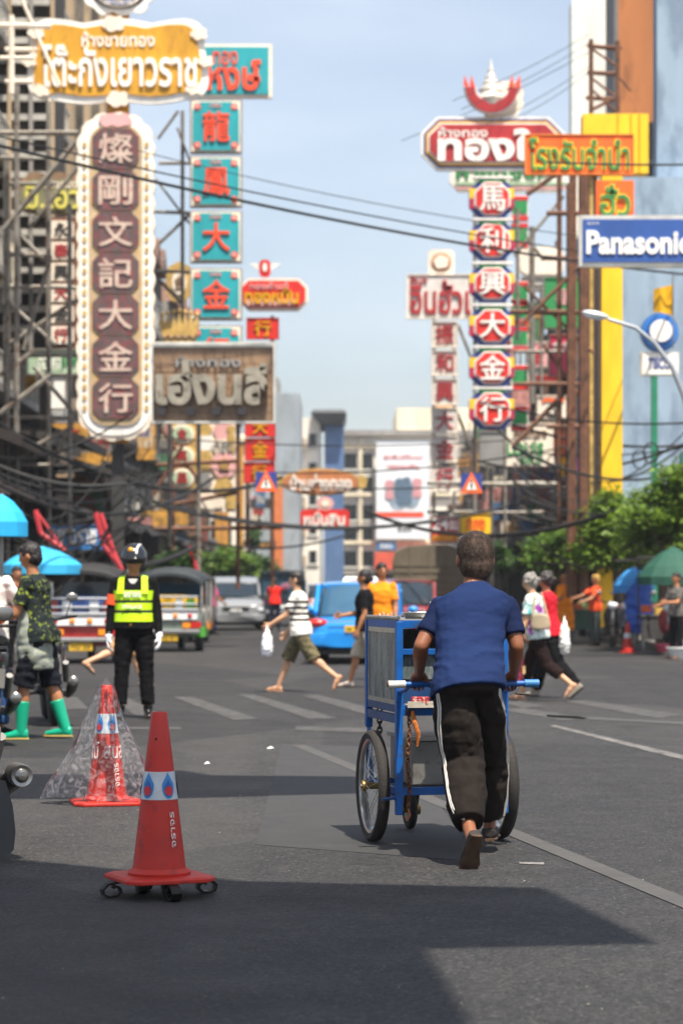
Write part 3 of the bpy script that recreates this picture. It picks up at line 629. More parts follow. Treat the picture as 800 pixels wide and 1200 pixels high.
# --- smaller left signs
s = Sign('shop_sign', 'oval brown sign with pale yellow script behind the steel scaffold at far left', 62, (20, 204, 112, 252))
s.plate('board', S_['brown'], 'wavy', th=.12, amp=.08, n=9, r=.45); s.plate('face', M('olive_brown', '#7c7a5c', .6, var=.3), 'wavy', (26, 212, 106, 249), .04, amp=.05, n=7, r=.45)
s.text('ห้างทอง', (54, 210, 92, 222), S_['cream']); s.text('มิ.เอว', (31, 219, 96, 246), M('pale_yellow', '#d8cf63', .5), .06, .02)
s = Sign('vertical_sign', 'narrow brown vertical sign with six cream tiles, left of the white framed one', 62, (55, 256, 92, 408))
s.plate('board', RUST, th=.16)
for i, ch in enumerate('永泰興大金行'):
    s.plate('character_tile', S_['cream'], 'oct', (58, 260 + i*24.6, 88, 281 + i*24.6), .05, out=.16, c=.15); s.text(ch, (65, 262.5 + i*24.6, 81, 278.5 + i*24.6), S_['dred' if i % 2 else 'black'], .03, .03, 'character')
s = Sign('shop_sign', 'faded pale green signboard low on the scaffold at far left', 60, (30, 409, 96, 440)); s.plate('board', S_['palegreen'], th=.1); s.frame('frame', STEEL, 2, .04)
s.text('ทองคำ', (46, 414, 72, 434), S_['white'], .03); s.text('รูปพรรณ', (73, 416, 94, 433), S_['green'], .03)
s = Sign('blank_sign', 'blank white upright panel hanging under the pale green board', 60, (56, 440, 79, 480)); s.plate('board', S_['white'], th=.08); s.frame('frame', STEEL, 1.5, .03)
s = Sign('crown_emblem', 'gilt crown shaped emblem beside the lowest teal tiles', 57, (187, 360, 234, 403), 'emblem')
s.plate('base', S_['oldgold'], 'round', (190, 388, 231, 403), .16, r=.5)
def crown(m, s):
    for k in range(7):
        x0, x1 = 190 + k*5.9, 196 + k*5.9; xm = (x0 + x1) / 2; xt = 210.5 + (xm - 210.5) * 1.15; top = 366 + abs(k - 3)*1.5
        q = [s.loc(x0, 391), s.loc(x1, 391), s.loc(x1 + (xt - xm), 380), s.loc(xt, top), s.loc(x0 + (xt - xm), 380)]; m.prism(q, -.14, .0)
        a, b = s.loc(xt, top - 1.5); m.ell((a, -.07, b), .055, n=8, m=5)
s.mesh('points', S_['oldgold'], crown); s.mesh('band', S_['brown'], lambda m, s: [m.tube([(s.loc(190 + k*4.1, 394 + (k % 2)*3)[0], -.17, s.loc(0, 394 + (k % 2)*4)[1]), (s.loc(193.5 + k*4.1, 0)[0], -.17, s.loc(0, 397 - (k % 2)*3)[1])], .03, 5) for k in range(10)])
s = Sign('medallion_sign', 'oval gilt medallion hanging above the crown emblem', 64, (196, 308, 225, 354), 'emblem'); s.plate('board', S_['oldgold'], 'wavy', th=.1, amp=.05, n=9, r=.5); s.plate('disc', S_['cream'], 'oval', (202, 317, 219, 346), .04); s.text('金', (205, 323, 216, 340), S_['brown'], .03)
s = Sign('shop_sign', 'red lozenge sign with yellow script and white edge, topped by birds', 66, (281, 327, 361, 365))
s.plate('board', S_['cream'], 'oct', th=.14, c=.28); s.plate('face', S_['red'], 'oct', (283, 330, 358, 361), .05, c=.28); s.plate('band', S_['pink'], 'rect', (286, 352, 346, 359), .02)
s.text('ทองคำแท้', (293, 331, 338, 340), S_['pink']); s.text('ทองหมั้น', (287, 338, 350, 357), S_['gold'], .04, .035)
s = Sign('winged_emblem', 'small white and red winged emblem above the red lozenge sign', 66, (292, 303, 329, 327), 'emblem')
s.mesh('wings', S_['white'], lambda m, s: [m.prism([s.loc(310, 322), s.loc(292, 309), s.loc(300, 309), s.loc(310, 314)], -.08, 0), m.prism([s.loc(311, 322), s.loc(311, 314), s.loc(321, 309), s.loc(329, 309)], -.08, 0)])
s.plate('shield', S_['red'], 'oct', (304, 305, 317, 325), .1, out=.01); s.plate('boss', S_['white'], 'oval', (308, 309, 313, 319), .03, out=.11)
rd = ['small red tile with one gold character just under the red lozenge sign', 'red tile with gold 大 character showing under the brown board', 'red tile with gold 金 character, second under the brown board', 'lowest red tile with gold character, above the warning triangle']
for i, (ch, b) in enumerate((('行', (289, 373, 327, 398)), ('大', (287, 490, 323, 512)), ('金', (287, 514, 323, 540)), ('行', (286, 542, 322, 566)))):
    s = Sign('character_tile_sign', rd[i], 66, b, group='red tiles with gold characters'); s.plate('board', S_['red'], th=.12)
    s.text(ch, (b[0] + 9, b[1] + 3, b[2] - 9, b[3] - 3), S_['gold'], .05, .03, 'character'); s.frame('frame', S_['dred'], 1, .03)
s = Sign('ornate_sign', 'cream ornate vertical sign with gilt scrolls under the brown board', 70, (230, 497, 277, 606))
s.plate('board', S_['cream'], 'rect', (231, 497, 276, 600), .1)
for k, (x, y, w, h, mm) in enumerate(((240, 503, 8, 8, 'oldgold'), (262, 505, 11, 12, 'pink'), (262, 525, 12, 10, 'cream'), (241, 520, 9, 9, 'white'), (240, 540, 9, 12, 'oldgold'), (263, 545, 15, 14, 'pink'), (240, 563, 8, 9, 'grey'), (262, 570, 10, 9, 'oldgold'), (248, 588, 14, 8, 'cream'), (271, 515, 4, 16, 'oldgold'), (271, 585, 5, 12, 'oldgold'))):
    s.plate('scroll_ornament', S_[mm], 'wavy', (x - w, y - h, x + w, y + h), .05, out=.1 + .003*k, amp=.05, n=6, r=.5)
s.text('ทอง', (252, 518, 272, 530), S_['grey']); s.text('金', (256, 536, 270, 552), S_['oldgold'])
for i, yy in enumerate((497, 523, 549)):
    s = Sign('medallion_sign', ['highest of the three round cream medallions, partly under the brown board', 'middle one of three round cream medallions under the brown board', 'lowest of the three round cream medallions under the brown board'][i], 68, (199, yy - 2, 229, yy + 24), 'emblem', 'round cream medallions')
    s.plate('board', S_['oldgold'], 'rect', (198, yy - 1, 230, yy + 24), .08); s.plate('disc', S_['cream'], 'oval', (200, yy, 228, yy + 23), .05); s.plate('ring', S_['palegreen'], 'oval', (203, yy + 3, 225, yy + 20), .03); s.text('金興昌'[i], (208, yy + 5, 220, yy + 18), S_['dred'], .03, .03)
s = Sign('shop_sign', 'terracotta oval sign with white script spanning near the street centre', 92, (329, 549, 422, 581))
s.plate('board', S_['oldgold'], 'oval', th=.12); s.plate('face', S_['terracotta'], 'oval', (331, 551, 420, 579), .05)
for x in (326, 423): s.plate('end_boss', S_['oldgold'], 'wavy', (x - 7, 557, x + 7, 572), .1, out=0, amp=.05, n=5, r=.5)
s.last = s.d; s.text('บ้านช่างทอง', (340, 556, 412, 575), S_['white'], .06, .03)
s = Sign('shop_sign', 'small red signboard with white letters hanging below the terracotta oval', 98, (352, 597, 409, 621)); s.plate('board', S_['red'], 'oct', th=.1, c=.12); s.text('หมั่นสิน', (356, 600, 404, 616), S_['white'], .05, .04)
s = Sign('round_disc_sign', 'small pink disc hanging between the terracotta oval and the red board', 97, (371, 582, 391, 598)); s.plate('disc', S_['pink'], 'oval', th=.08); s.plate('disc_centre', S_['cream'], 'oval', (376, 586, 386, 594), .03)
# warning triangles
for i, (cx, cy, lb) in enumerate(((312, 565, 'triangular orange warning sign on a blue plate, the left one'), (552, 567, 'triangular orange warning sign on a blue plate, the right one beneath the red characters'))):
    s = Sign('warning_sign', lb, 50, (cx - 12, cy - 13, cx + 12, cy + 13), 'traffic sign', 'warning triangles over the road')
    s.plate('plate', S_['navy'], 'rect', (cx - 12.5, cy - 12, cx + 12.5, cy + 10), .04)
    s.mesh('triangle', S_['orange'], lambda m, s: m.prism([s.loc(cx - 13, cy + 11), s.loc(cx + 13, cy + 11), s.loc(cx, cy - 14)], -.07, -.042))
    s.mesh('triangle_centre', S_['white'], lambda m, s: m.prism([s.loc(cx - 6, cy + 7), s.loc(cx + 6, cy + 7), s.loc(cx, cy - 7)], -.085, -.072))
    s.mesh('walking_figure', S_['black'], lambda m, s: [m.prism([(s.loc(cx, 0)[0] + a*.02, s.loc(0, cy + 2)[1] + b*.02) for a, b in o_oval(2.6, 6, 8)], -.095, -.087), m.ell((s.loc(cx, 0)[0], -.09, s.loc(0, cy - 2)[1] + .03), .028, n=6, m=4)])
# --- right column
s = Sign('shop_sign', 'large red eight sided sign with white script and layered coloured border, right of centre', 62, (493, 138, 661, 201))
s.plate('board', S_['white'], 'oct', th=.14, c=.3); s.plate('blue_border', S_['navy'], 'oct', (496, 141, 658, 198), .02, c=.3); s.plate('yellow_border', S_['gold'], 'oct', (498.5, 143.5, 655.5, 195.5), .02, c=.3); s.plate('white_border', S_['white'], 'oct', (501, 146, 653, 193), .02, c=.3); s.plate('face', S_['dred'], 'oct', (503, 148, 651, 191), .04, c=.3)
s.text('ห้างทอง', (513, 151, 570, 163), S_['white']); s.text('ทองใบ', (512, 153, 648, 191), S_['white'], .06, .04)
s = Sign('shop_sign', 'white sign with green script, half hidden under the red eight sided sign', 63.5, (526, 194, 668, 226))
s.plate('board', S_['white'], 'oct', th=.12, c=.35); s.plate('green_rail', S_['palegreen'], 'rect', (533, 214, 662, 218), .04); s.plate('pink_rail', S_['pink'], 'rect', (533, 220, 662, 223), .02, out=.12)
s.last = .12; s.text('ห้างทองคำ', (534, 190, 656, 211), S_['green'], .05, .03)
s = Sign('crown_emblem', 'white tiered crown over a red ribbon on top of the red eight sided sign', 62, (541, 76, 613, 140), 'emblem')
s.mesh('tiered_crown', S_['silver'], lambda m, s: m.lathe([(.36*a, b) for a, b in ((1.0, -.28), (1.15, -.1), (.9, -.05), (.75, .1), (.85, .13), (.55, .28), (.6, .31), (.4, .42), (.43, .45), (.24, .58), (.26, .6), (.12, .72), (.03, .95))], 14, c=(s.loc(575, 0)[0], 0, s.loc(0, 112)[1])), True)
def ribbon(m, s, r0, r1, y0, y1):
    a = [(575 + r1*math.cos(t), 104 + r1*math.sin(t)) for t in [math.pi*(.02 + .96*k/20) for k in range(21)]]; b = [(575 + r0*math.cos(t), 104 + r0*.92*math.sin(t)) for t in [math.pi*(.02 + .96*k/20) for k in range(21)]]
    for k in range(20): m.prism([s.loc(*a[k]), s.loc(*a[k+1]), s.loc(*b[k+1]), s.loc(*b[k])], y0, y1)
s.mesh('ribbon_edge', S_['white'], lambda m, s: ribbon(m, s, 18, 33, -.3, -.2)); s.mesh('ribbon', S_['dred'], lambda m, s: ribbon(m, s, 20.5, 30.5, -.35, -.302))
s.plate('backing_cloud', S_['cream'], 'wavy', (578, 96, 612, 138), .1, out=.0, amp=.05, n=8, r=.5)
s.mesh('ribbon_tips', S_['orangered'], lambda m, s: [m.prism([s.loc(x, 104), s.loc(x + 7, 107), s.loc(x + 1 + d_, 91)], -.36, -.31) for x, d_ in ((542, 0), (549, 1), (594, 4), (601, 6))])
s.plate('stem', S_['gold'], 'rect', (567, 134, 584, 142), .1, out=.02)
oc = ['topmost red octagon, with the horse character', 'second red octagon from the top of the bright column', 'third red octagon from the top, with the most intricate character', 'fourth red octagon from the top, with the simple 大 character', 'fifth red octagon from the top, with the 金 character', 'lowest red octagon of the bright column']
for i, (ch, y0, y1) in enumerate((('馬', 211, 257), ('利', 260, 306), ('興', 311, 355), ('大', 360, 405), ('金', 409, 454), ('行', 457, 503))):
    s = Sign('octagon_sign', oc[i], 62, (549, y0, 602, y1), group='red octagon character signs'); q = (y1 - y0)
    s.plate('board', S_['navy'], 'oct', th=.14, c=.28)
    for x0_, x1_, ya, yb, mm in ((549.5, 562, y0 + .24*q, y0 + .5*q, 'brightyellow'), (549.5, 562, y0 + .5*q, y0 + .76*q, 'magenta'), (589, 601.5, y0 + .24*q, y0 + .5*q, 'brightyellow'), (589, 601.5, y0 + .5*q, y0 + .76*q, 'magenta'), (560, 590, y0, y0 + 4, 'green')):
        s.plate('colour_block', S_[mm], 'rect', (x0_, ya, x1_, yb - .3), .03, out=.14)
    s.plate('white_border', S_['white'], 'oct', (555, y0 + 3.5, 597, y1 - 3), .06, out=.14, c=.3); s.plate('face', S_['red'], 'oct', (557, y0 + 5.5, 595, y1 - 5), .03, out=.2, c=.3)
    s.text(ch, (561, y0 + 8, 591, y1 - 8), S_['white'], .05, .03, 'character')
    s.plate('cap_rail', S_['white'], 'rect', (553, y0 - 3.2, 600, y0 - .6), .2, out=.0)
for i, y0 in enumerate((230, 262, 330, 352, 383, 428, 476)):
    s = Sign('striped_tile_sign', ['uppermost', 'second highest', 'third highest', 'middle', 'third lowest', 'second lowest', 'bottom'][i] + ' of the green and red striped tiles peeking out behind the octagons', 66, (598, y0, 618, y0 + 30), group='green and red striped tiles')
    s.plate('board', S_['white'], 'rect', th=.1); s.plate('green_block', S_['green'], 'rect', (600, y0 + 7, 617, y0 + 21), .04); s.plate('red_bar', S_['red'], 'rect', (599, y0 + 1, 618, y0 + 5), .05, out=.1); s.plate('red_bar', S_['red'], 'rect', (599, y0 + 24, 618, y0 + 29), .05, out=.1)
s = Sign('shop_sign', 'pale grey sign with dark red script left of the red octagons', 84, (476, 322, 552, 374)); s.plate('board', M('haze_white', '#d9d3cc', .6, var=.12), th=.14); s.text('ตั้งเม่ง', (480, 324, 500, 333), S_['dred'], .06); s.text('อินฮั้วเ', (480, 329, 551, 369), S_['dred'], .08, .02); s.frame('frame', S_['cream'], 1.2, .05)
s = Sign('lotus_emblem', 'small white square emblem with red flower ring above the pale grey sign', 84, (501, 293, 532, 323), 'emblem'); s.plate('board', S_['cream'], 'round', th=.1, r=.2); s.plate('ring', S_['terracotta'], 'oval', (505, 297, 528, 318), .04); s.plate('flower', S_['cream'], 'wavy', (508, 300, 525, 315), .04, amp=.04, n=5, r=.5)
pl = ['highest grey plate with red character on the thin column', 'second grey plate down the thin column, with red 和', 'third grey plate down the thin column, with the densest red character', 'fourth grey plate down the thin column, with red 大', 'fifth grey plate down the thin column, with red 金', 'lowest grey plate of the thin column, with red 行']
for i, (ch, y0, y1) in enumerate((('振', 377, 408), ('和', 411, 441), ('興', 444, 475), ('大', 478, 508), ('金', 511, 542), ('行', 545, 576))):
    s = Sign('character_plate_sign', pl[i], 86, (505, y0, 536, y1), group='grey plates with red characters'); s.plate('board', M('plate_grey', '#cfc9c2', .6, var=.12), th=.12); s.frame('frame', S_['cream'], 1.2, .05); s.text(ch, (510, y0 + 4, 531, y1 - 4), S_['dred'], .05, .03, 'character')
s = Sign('shop_sign', 'bright orange sign with green script, left of the tall yellow post', 50, (614, 159, 741, 206)); s.plate('board', S_['orange'], th=.16); s.frame('frame', M('orange_edge', '#e98a3a', .5), 1.2, .03)
s.text('โรงรับจำนำ', (618, 163, 736, 202), S_['brightyellow'], .03, .045); s.last += .012; s.text('โรงรับจำนำ', (618.5, 164, 735.5, 201), S_['green'], .05, .0)
s = Sign('shop_sign', 'small orange square sign with green letters under the long orange one', 50, (697, 213, 741, 262)); s.plate('board', S_['orange'], th=.16); s.text('ฮั่ว', (701, 217, 737, 255), S_['brightyellow'], .03, .045); s.last += .012; s.text('ฮั่ว', (701.5, 218, 736.5, 254), S_['green'], .05, .0)
s = Sign('brand_sign', 'wide royal blue signboard with bold white lettering and silver frame', 44, (677, 254, 830, 314)); s.plate('board', S_['silver'], th=.18); s.plate('face', S_['blue'], 'rect', (681, 259, 826, 309), .03); s.text('Panasonic', (685, 272, 806, 300), S_['white'], .03, .035); s.text('ideas for life', (686, 262, 700, 265), S_['white'], .01, 0)
# tall yellow post sign
s = Sign('tall_sign_post', 'tall bright yellow square sign post with a wide yellow head on the right', 58, (680, 138, 756, 640), 'post')
s.plate('head_box', S_['brightyellow'], 'rect', (680, 138, 756, 207), .5, out=0); s.plate('post', S_['brightyellow'], 'rect', (702, 207, 726, 620), .5, out=0); s.plate('foot', S_['brightyellow'], 'rect', (699, 575, 716, 735), .3, out=.0); s.plate('grey_core', S_['grey'], 'rect', (684, 200, 700, 580), .2, out=-.2); s.plate('side_rail', S_['oldgold'], 'rect', (689, 209, 693, 590), .3, out=0)
for xx in (720, 735, 745): s.plate('head_rib', S_['gold'], 'rect', (xx, 139, xx + 1.6, 206), .03, out=.5)
# far right/behind small signs
def simple(name, lb, Y, box, mats, texts=(), shape='rect', cat='sign'):
    s = Sign(name, lb, Y, box, cat); s.plate('board', S_[mats[0]], shape, th=.12)
    if len(mats) > 1: s.plate('face', S_[mats[1]], shape, (box[0] + 2, box[1] + 2, box[2] - 2, box[3] - 2), .03)
    for t_ in texts: s.text(t_[0], t_[1], S_[t_[2]], .04, .025)
    s.frame('frame', STEEL, 1, .05) if shape == 'rect' else None
    return s
simple('shop_sign', 'red signboard with white 24 and yellow line, left of the small yellow board', 64, (503, 604, 538, 637), ('cream', 'dred'), (('24', (506, 607, 525, 621), 'white'), ('ชม.', (526, 610, 536, 621), 'white'), ('ทองคำ', (507, 625, 535, 634), 'gold')))
simple('shop_sign', 'small plain yellow signboard right of the red 24 board', 64.5, (537, 600, 576, 629), ('oldgold', 'brightyellow'), (('ทอง', (546, 608, 568, 622), 'orange'),))
simple('shop_sign', 'cream sign with green and brown lettering low behind the red octagons', 70, (590, 495, 650, 548), ('cream', 'cream'), (('LOUIS', (593, 519, 636, 534), 'green'), ('ห้างทอง', (601, 501, 640, 513), 'brown'), ('GOLD', (608, 536, 634, 544), 'green')))
simple('blank_sign', 'dark grey blank panel left of the cream sign with green lettering', 72, (560, 505, 592, 547), ('grey', 'grey'))
simple('shop_sign', 'cream square sign with orange and black curl beside the lowest octagon', 69, (627, 463, 664, 492), ('cream', 'cream'), (('G', (638, 475, 655, 488), 'black'), ('~', (634, 467, 660, 473), 'orange')))
simple('shop_sign', 'bright green sign with a red ring behind the steel posts', 72, (636, 325, 680, 386), ('green', 'green'), (('囍', (650, 338, 668, 358), 'pink'),))
simple('shop_sign', 'dark red sign with white flecks under the bright green one', 73, (642, 392, 676, 442), ('dred', 'magenta'), (('金行', (646, 400, 672, 412), 'white'),))
simple('blank_sign', 'round ended beige panel half way up behind the octagons', 78, (607, 290, 660, 324), ('cream', 'cream'), (), 'round')
simple('blank_sign', 'slanting white and grey panel below the beige one', 80, (610, 325, 646, 342), ('grey', 'grey'))
simple('shop_sign', 'small pink and white panel above the trees beyond the octagons', 76, (618, 400, 642, 432), ('cream', 'pink'), (('金', (623, 406, 637, 426), 'dred'),))
simple('shop_sign', 'small red panel low behind the cream green lettered sign', 75, (626, 440, 656, 448), ('red', 'red'))
simple('shop_sign', 'orange upright panel above the hanging lanterns', 60, (648, 503, 661, 536), ('orange', 'orange'))
simple('shop_sign', 'blue street board low between the walkers and the truck', 120, (440, 634, 464, 646), ('skyblue', 'skyblue'), (('ถนน', (445, 637, 459, 643), 'white'),))
simple('shop_sign', 'long blue shop fascia in the shade behind the traffic officer', 60, (56, 614, 124, 646), ('navy', 'skyblue'), (('เยาวราช', (64, 620, 114, 638), 'white'),))
# billboard on the end building
s = Sign('billboard', 'tall white poster billboard with pink lettering and a grey picture on the end building', 226.9, (440, 515, 504, 632), 'billboard')
s.plate('board', M('poster_white', '#e6e8ea', .6, var=.05, scale=.3), th=.25); s.frame('frame', S_['grey'], .8, .1)
s.plate('picture', M('poster_grey', '#8ea0ad', .6, var=.5, scale=.9), 'wavy', (452, 564, 492, 596), .05, out=.25, amp=.3, n=5, r=.5); s.plate('picture_centre', M('poster_slate', '#52687c', .6, var=.3), 'wavy', (463, 560, 482, 592), .05, out=.3, amp=.25, n=6, r=.4)
s.plate('picture_ring', M('poster_rose', '#c98f92', .6), 'wavy', (484, 560, 493, 584), .05, out=.3, amp=.2, n=4, r=.5); s.plate('picture_ring', M('poster_rose'), 'wavy', (452, 562, 460, 586), .05, out=.3, amp=.2, n=4, r=.5)
s.last = .25; s.text('สุขสันต์วันแม่', (449, 532, 495, 540), M('poster_pink', '#c97070', .6), .05, .02); s.text('ทรงพระเจริญ', (453, 544, 491, 551), M('poster_pink'), .05, .02)
s.plate('poster_band', S_['orangered'], 'rect', (441, 600, 496, 606), .05, out=.25); s.text('เยาวราช', (466, 612, 482, 622), S_['black'], .05, .02)
# steel scaffolds that carry the signs (poles as parts)
def scaffold(label, Y, segs, r=.05, mat=None, group=None, deep=.9):
    xs = [q[0] for q in segs]; ys = [max(q[1], q[3]) for q in segs]
    o = P(sum(xs) / len(xs), 688, Y); t = thing('steel_scaffold', label, 'scaffold', (o.x, Y, 0), 0, group)
    for i, q in enumerate(segs):
        a, b = P(q[0], q[1], Y) - t.location, P(q[2], q[3], Y) - t.location; dy = (.0, deep)[i % 2]
        MB().tube([a + Vector((0, dy, 0)), b + Vector((0, dy, 0))], (q[4] if len(q) > 4 else 1) * r, 6).build('pole', mat or STEEL, t, True)
    return t
scaffold('steel pole scaffold between the tower block and the white framed sign', 57, [(0, 156, 92, 156, 1.2), (0, 412, 92, 412), (20, 100, 20, 700, 1.3), (28, 262, 85, 190, 1), (4, 270, 90, 165, 1.4), (0, 402, 92, 342), (28, 410, 60, 300), (0, 330, 90, 332), (0, 485, 60, 440, 1.3), (0, 486, 90, 487), (40, 430, 92, 490), (0, 345, 60, 400), (0, 440, 40, 412), (52, 100, 52, 690, 1.2), (0, 545, 94, 545, .8), (2, 180, 2, 690, 1.6), (0, 185, 40, 186), (0, 208, 60, 208), (8, 540, 86, 500), (0, 250, 48, 300), (82, 240, 82, 640, 1.1), (0, 292, 50, 293), (60, 545, 92, 480)], .055)
scaffold('rusty pole ladder at the very top left corner above the oval brown sign', 54, [(0, 30, 60, 31, 1.3), (0, 48, 44, 48, 1.2), (0, 68, 40, 68), (0, 86, 48, 86), (14, 18, 14, 110, 1.3), (34, 20, 34, 100), (26, 0, 70, 100, .8), (40, 20, 52, 110)], .05, S_['cream'])
scaffold('grey pole scaffold holding the teal tiles and brown board', 61, [(214, 130, 214, 405, 1.1), (183, 184, 224, 184), (180, 248, 224, 250), (182, 155, 206, 122), (208, 150, 240, 235, .7), (180, 312, 226, 314), (186, 286, 224, 250), (196, 405, 196, 640, 1.3), (233, 440, 233, 700, 1.2), (183, 322, 210, 350, 1.2), (183, 210, 222, 262, .7), (253, 376, 253, 405)], .045)
scaffold('brown pole scaffold under the brown board and red tiles', 67, [(279, 497, 279, 690), (318, 366, 318, 690), (180, 620, 330, 618), (200, 500, 200, 700), (183, 545, 280, 540), (200, 590, 280, 575), (290, 566, 290, 640), (186, 500, 230, 560), (180, 580, 215, 520)], .06, RUST)
scaffold('tall rusty posts running up beside the yellow post on the right', 56, [(668, 215, 668, 700, 1.7), (675, 180, 675, 700, 1.5), (683, 200, 683, 700, 2.0), (659, 150, 659, 620, 1), (640, 250, 690, 250), (640, 296, 700, 298), (640, 365, 690, 366, .8), (640, 400, 690, 470, .7), (617, 228, 650, 205), (617, 330, 700, 410, .6), (602, 450, 682, 450, .8), (604, 520, 664, 458), (610, 380, 690, 300, .8), (600, 360, 680, 362), (640, 500, 690, 500)], .06, RUST)
scaffold('pale pole framework behind the octagon column', 65, [(556, 205, 556, 640, 1), (594, 205, 594, 640, 1), (560, 480, 600, 520), (603, 250, 640, 300), (602, 300, 660, 230), (620, 330, 640, 330), (600, 412, 660, 412), (560, 566, 660, 566, 1.4), (606, 245, 606, 400, 1), (626, 260, 626, 470, 1.6), (634, 335, 634, 470, .8), (575, 600, 640, 599)], .05, STEEL)
scaffold('thin pole column carrying the grey plates with red characters', 86.4, [(508, 374, 508, 690), (533, 374, 533, 690), (536, 380, 556, 430), (536, 480, 552, 520), (500, 600, 560, 600)], .06)
scaffold('rusty lattice mast in front of the white tower at top right', 60, [(692, 46, 692, 140, 1.3), (696, 44, 696, 140, 1), (723, 48, 723, 140, 1.3), (692, 44, 729, 48, 1.3), (692, 54, 728, 56), (692, 76, 728, 78, 1.3), (694, 58, 725, 80, .7), (694, 80, 724, 104, .7), (694, 106, 724, 134, .7), (690, 106, 728, 108, 1.2), (694, 128, 714, 118, 1), (726, 78, 744, 98, .6)], .045, RUST)
scaffold('pale gantry arm across the road under the octagons', 68, [(500, 566, 640, 566, 1.1), (545, 640, 545, 690), (575, 548, 575, 690, 1.4)], .05, STEEL)
# ------------------------------------------------------------------ people
def remesh(prims, name, mat, parent, voxel=.012, smooth=4, disp=0, dscale=.12, extra=None, label=None, post=None, disp2=0):
    """fuse closed primitives into one continuous skin"""
    me = prims.mesh(name); o = bpy.data.objects.new(name, me); COL.objects.link(o)
    m = o.modifiers.new('r', 'REMESH'); m.mode = 'VOXEL'; m.voxel_size = voxel
    if smooth: k = o.modifiers.new('s', 'SMOOTH'); k.factor = .5; k.iterations = smooth
    dg = bpy.context.evaluated_depsgraph_get(); dg.update()
    me2 = bpy.data.meshes.new_from_object(o.evaluated_get(dg)); bpy.data.objects.remove(o); bpy.data.meshes.remove(me)
    if disp or post:
        n = len(me2.vertices); v = np.empty(n*3); me2.vertices.foreach_get('co', v); v = v.reshape(-1, 3); nr = np.empty(n*3); me2.vertices.foreach_get('normal', nr); nr = nr.reshape(-1, 3)
        if disp:
            s = 1 / dscale; ds = np.array([noise.noise(Vector((p[0]*s, p[1]*s, p[2]*s*1.9 + 3))) + .5*abs(noise.noise(Vector((p[0]*s*2.1 + 9, p[1]*s*2.1, p[2]*s*3.3)))) for p in v]); v = v + nr * (ds * disp)[:, None]
        if post: v = post(v, nr)
        me2.vertices.foreach_set('co', v.reshape(-1))
    if extra is not None:
        bm = bmesh.new(); bm.from_mesh(me2); t = extra.mesh('t'); bm.from_mesh(t); bmesh.ops.recalc_face_normals(bm, faces=bm.faces); bm.to_mesh(me2); bm.free(); bpy.data.meshes.remove(t)
    me2.name = name; me2.materials.clear(); me2.materials.append(mat); me2.polygons.foreach_set('use_smooth', [True]*len(me2.polygons)); me2.update()
    ob = bpy.data.objects.new(name, me2); COL.objects.link(ob); ob.parent = parent
    if label: ob['label'] = label
    return ob
def skin(n, c):
    m = M('skin_' + n, c, .5, var=.1, scale=12, bump=.12, bscale=90); b = m.node_tree.nodes['Principled BSDF']; b.inputs['Subsurface Weight'].default_value = .08; b.inputs['Subsurface Radius'].default_value = (.01, .004, .002); return m
_M0 = M
def M(name, *a, **k):
    m = _M0(name, *a, **k)
    if name.startswith('cloth_'): m.node_tree.nodes['Principled BSDF'].inputs['Specular IOR Level'].default_value = .15; m.node_tree.nodes['Principled BSDF'].inputs['Roughness'].default_value = .9
    return m
SK = {'tan': skin('tan', '#a8714c'), 'brown': skin('brown', '#855236'), 'fair': skin('fair', '#c99a78')}
def cloth(n, c='#888888', **k): return M('cloth_' + n, c, k.pop('rough', .85), var=k.pop('var', .1), scale=k.pop('scale', 9), bump=k.pop('bump', .2), bscale=k.pop('bscale', 38), sheen=0, **k)
HAIRB = M('hair_black', '#1c1613', .45, var=.35, scale=30, bump=.6, bscale=120, stretch=(1, 1, .3)); HAIRG = M('hair_grey', '#8d8780', .6, var=.35, scale=25, bump=.7, bscale=90, col2='#4b4541', c2pos=.56)
def cone(m, a, b, ra, rb, n=12, mid=None):
    """tapered limb with round ends"""
    a, b = Vector(a), Vector(b); m.ell(a, ra, n=10, m=7); m.ell(b, rb, n=10, m=7)
    if mid: m.tube([a, a.lerp(b, mid[0]), b], [ra, mid[1], rb], n)
    else: m.tube([a, b], [ra, rb], n)
def loft(m, secs, n=20, e=2.3):
    """sections (centre, half-side vector, half-depth vector)"""
    rs = []
    for c, u, w in secs:
        c, u, w = Vector(c), Vector(u), Vector(w); r_ = []
        for k in range(n):
            a = 2*math.pi*k/n; ca, sa = math.cos(a), math.sin(a)
            r_.append(c + u * math.copysign(abs(ca)**(2/e), ca) + w * math.copysign(abs(sa)**(2/e), sa))
        rs.append(r_)
    m.rings(rs)
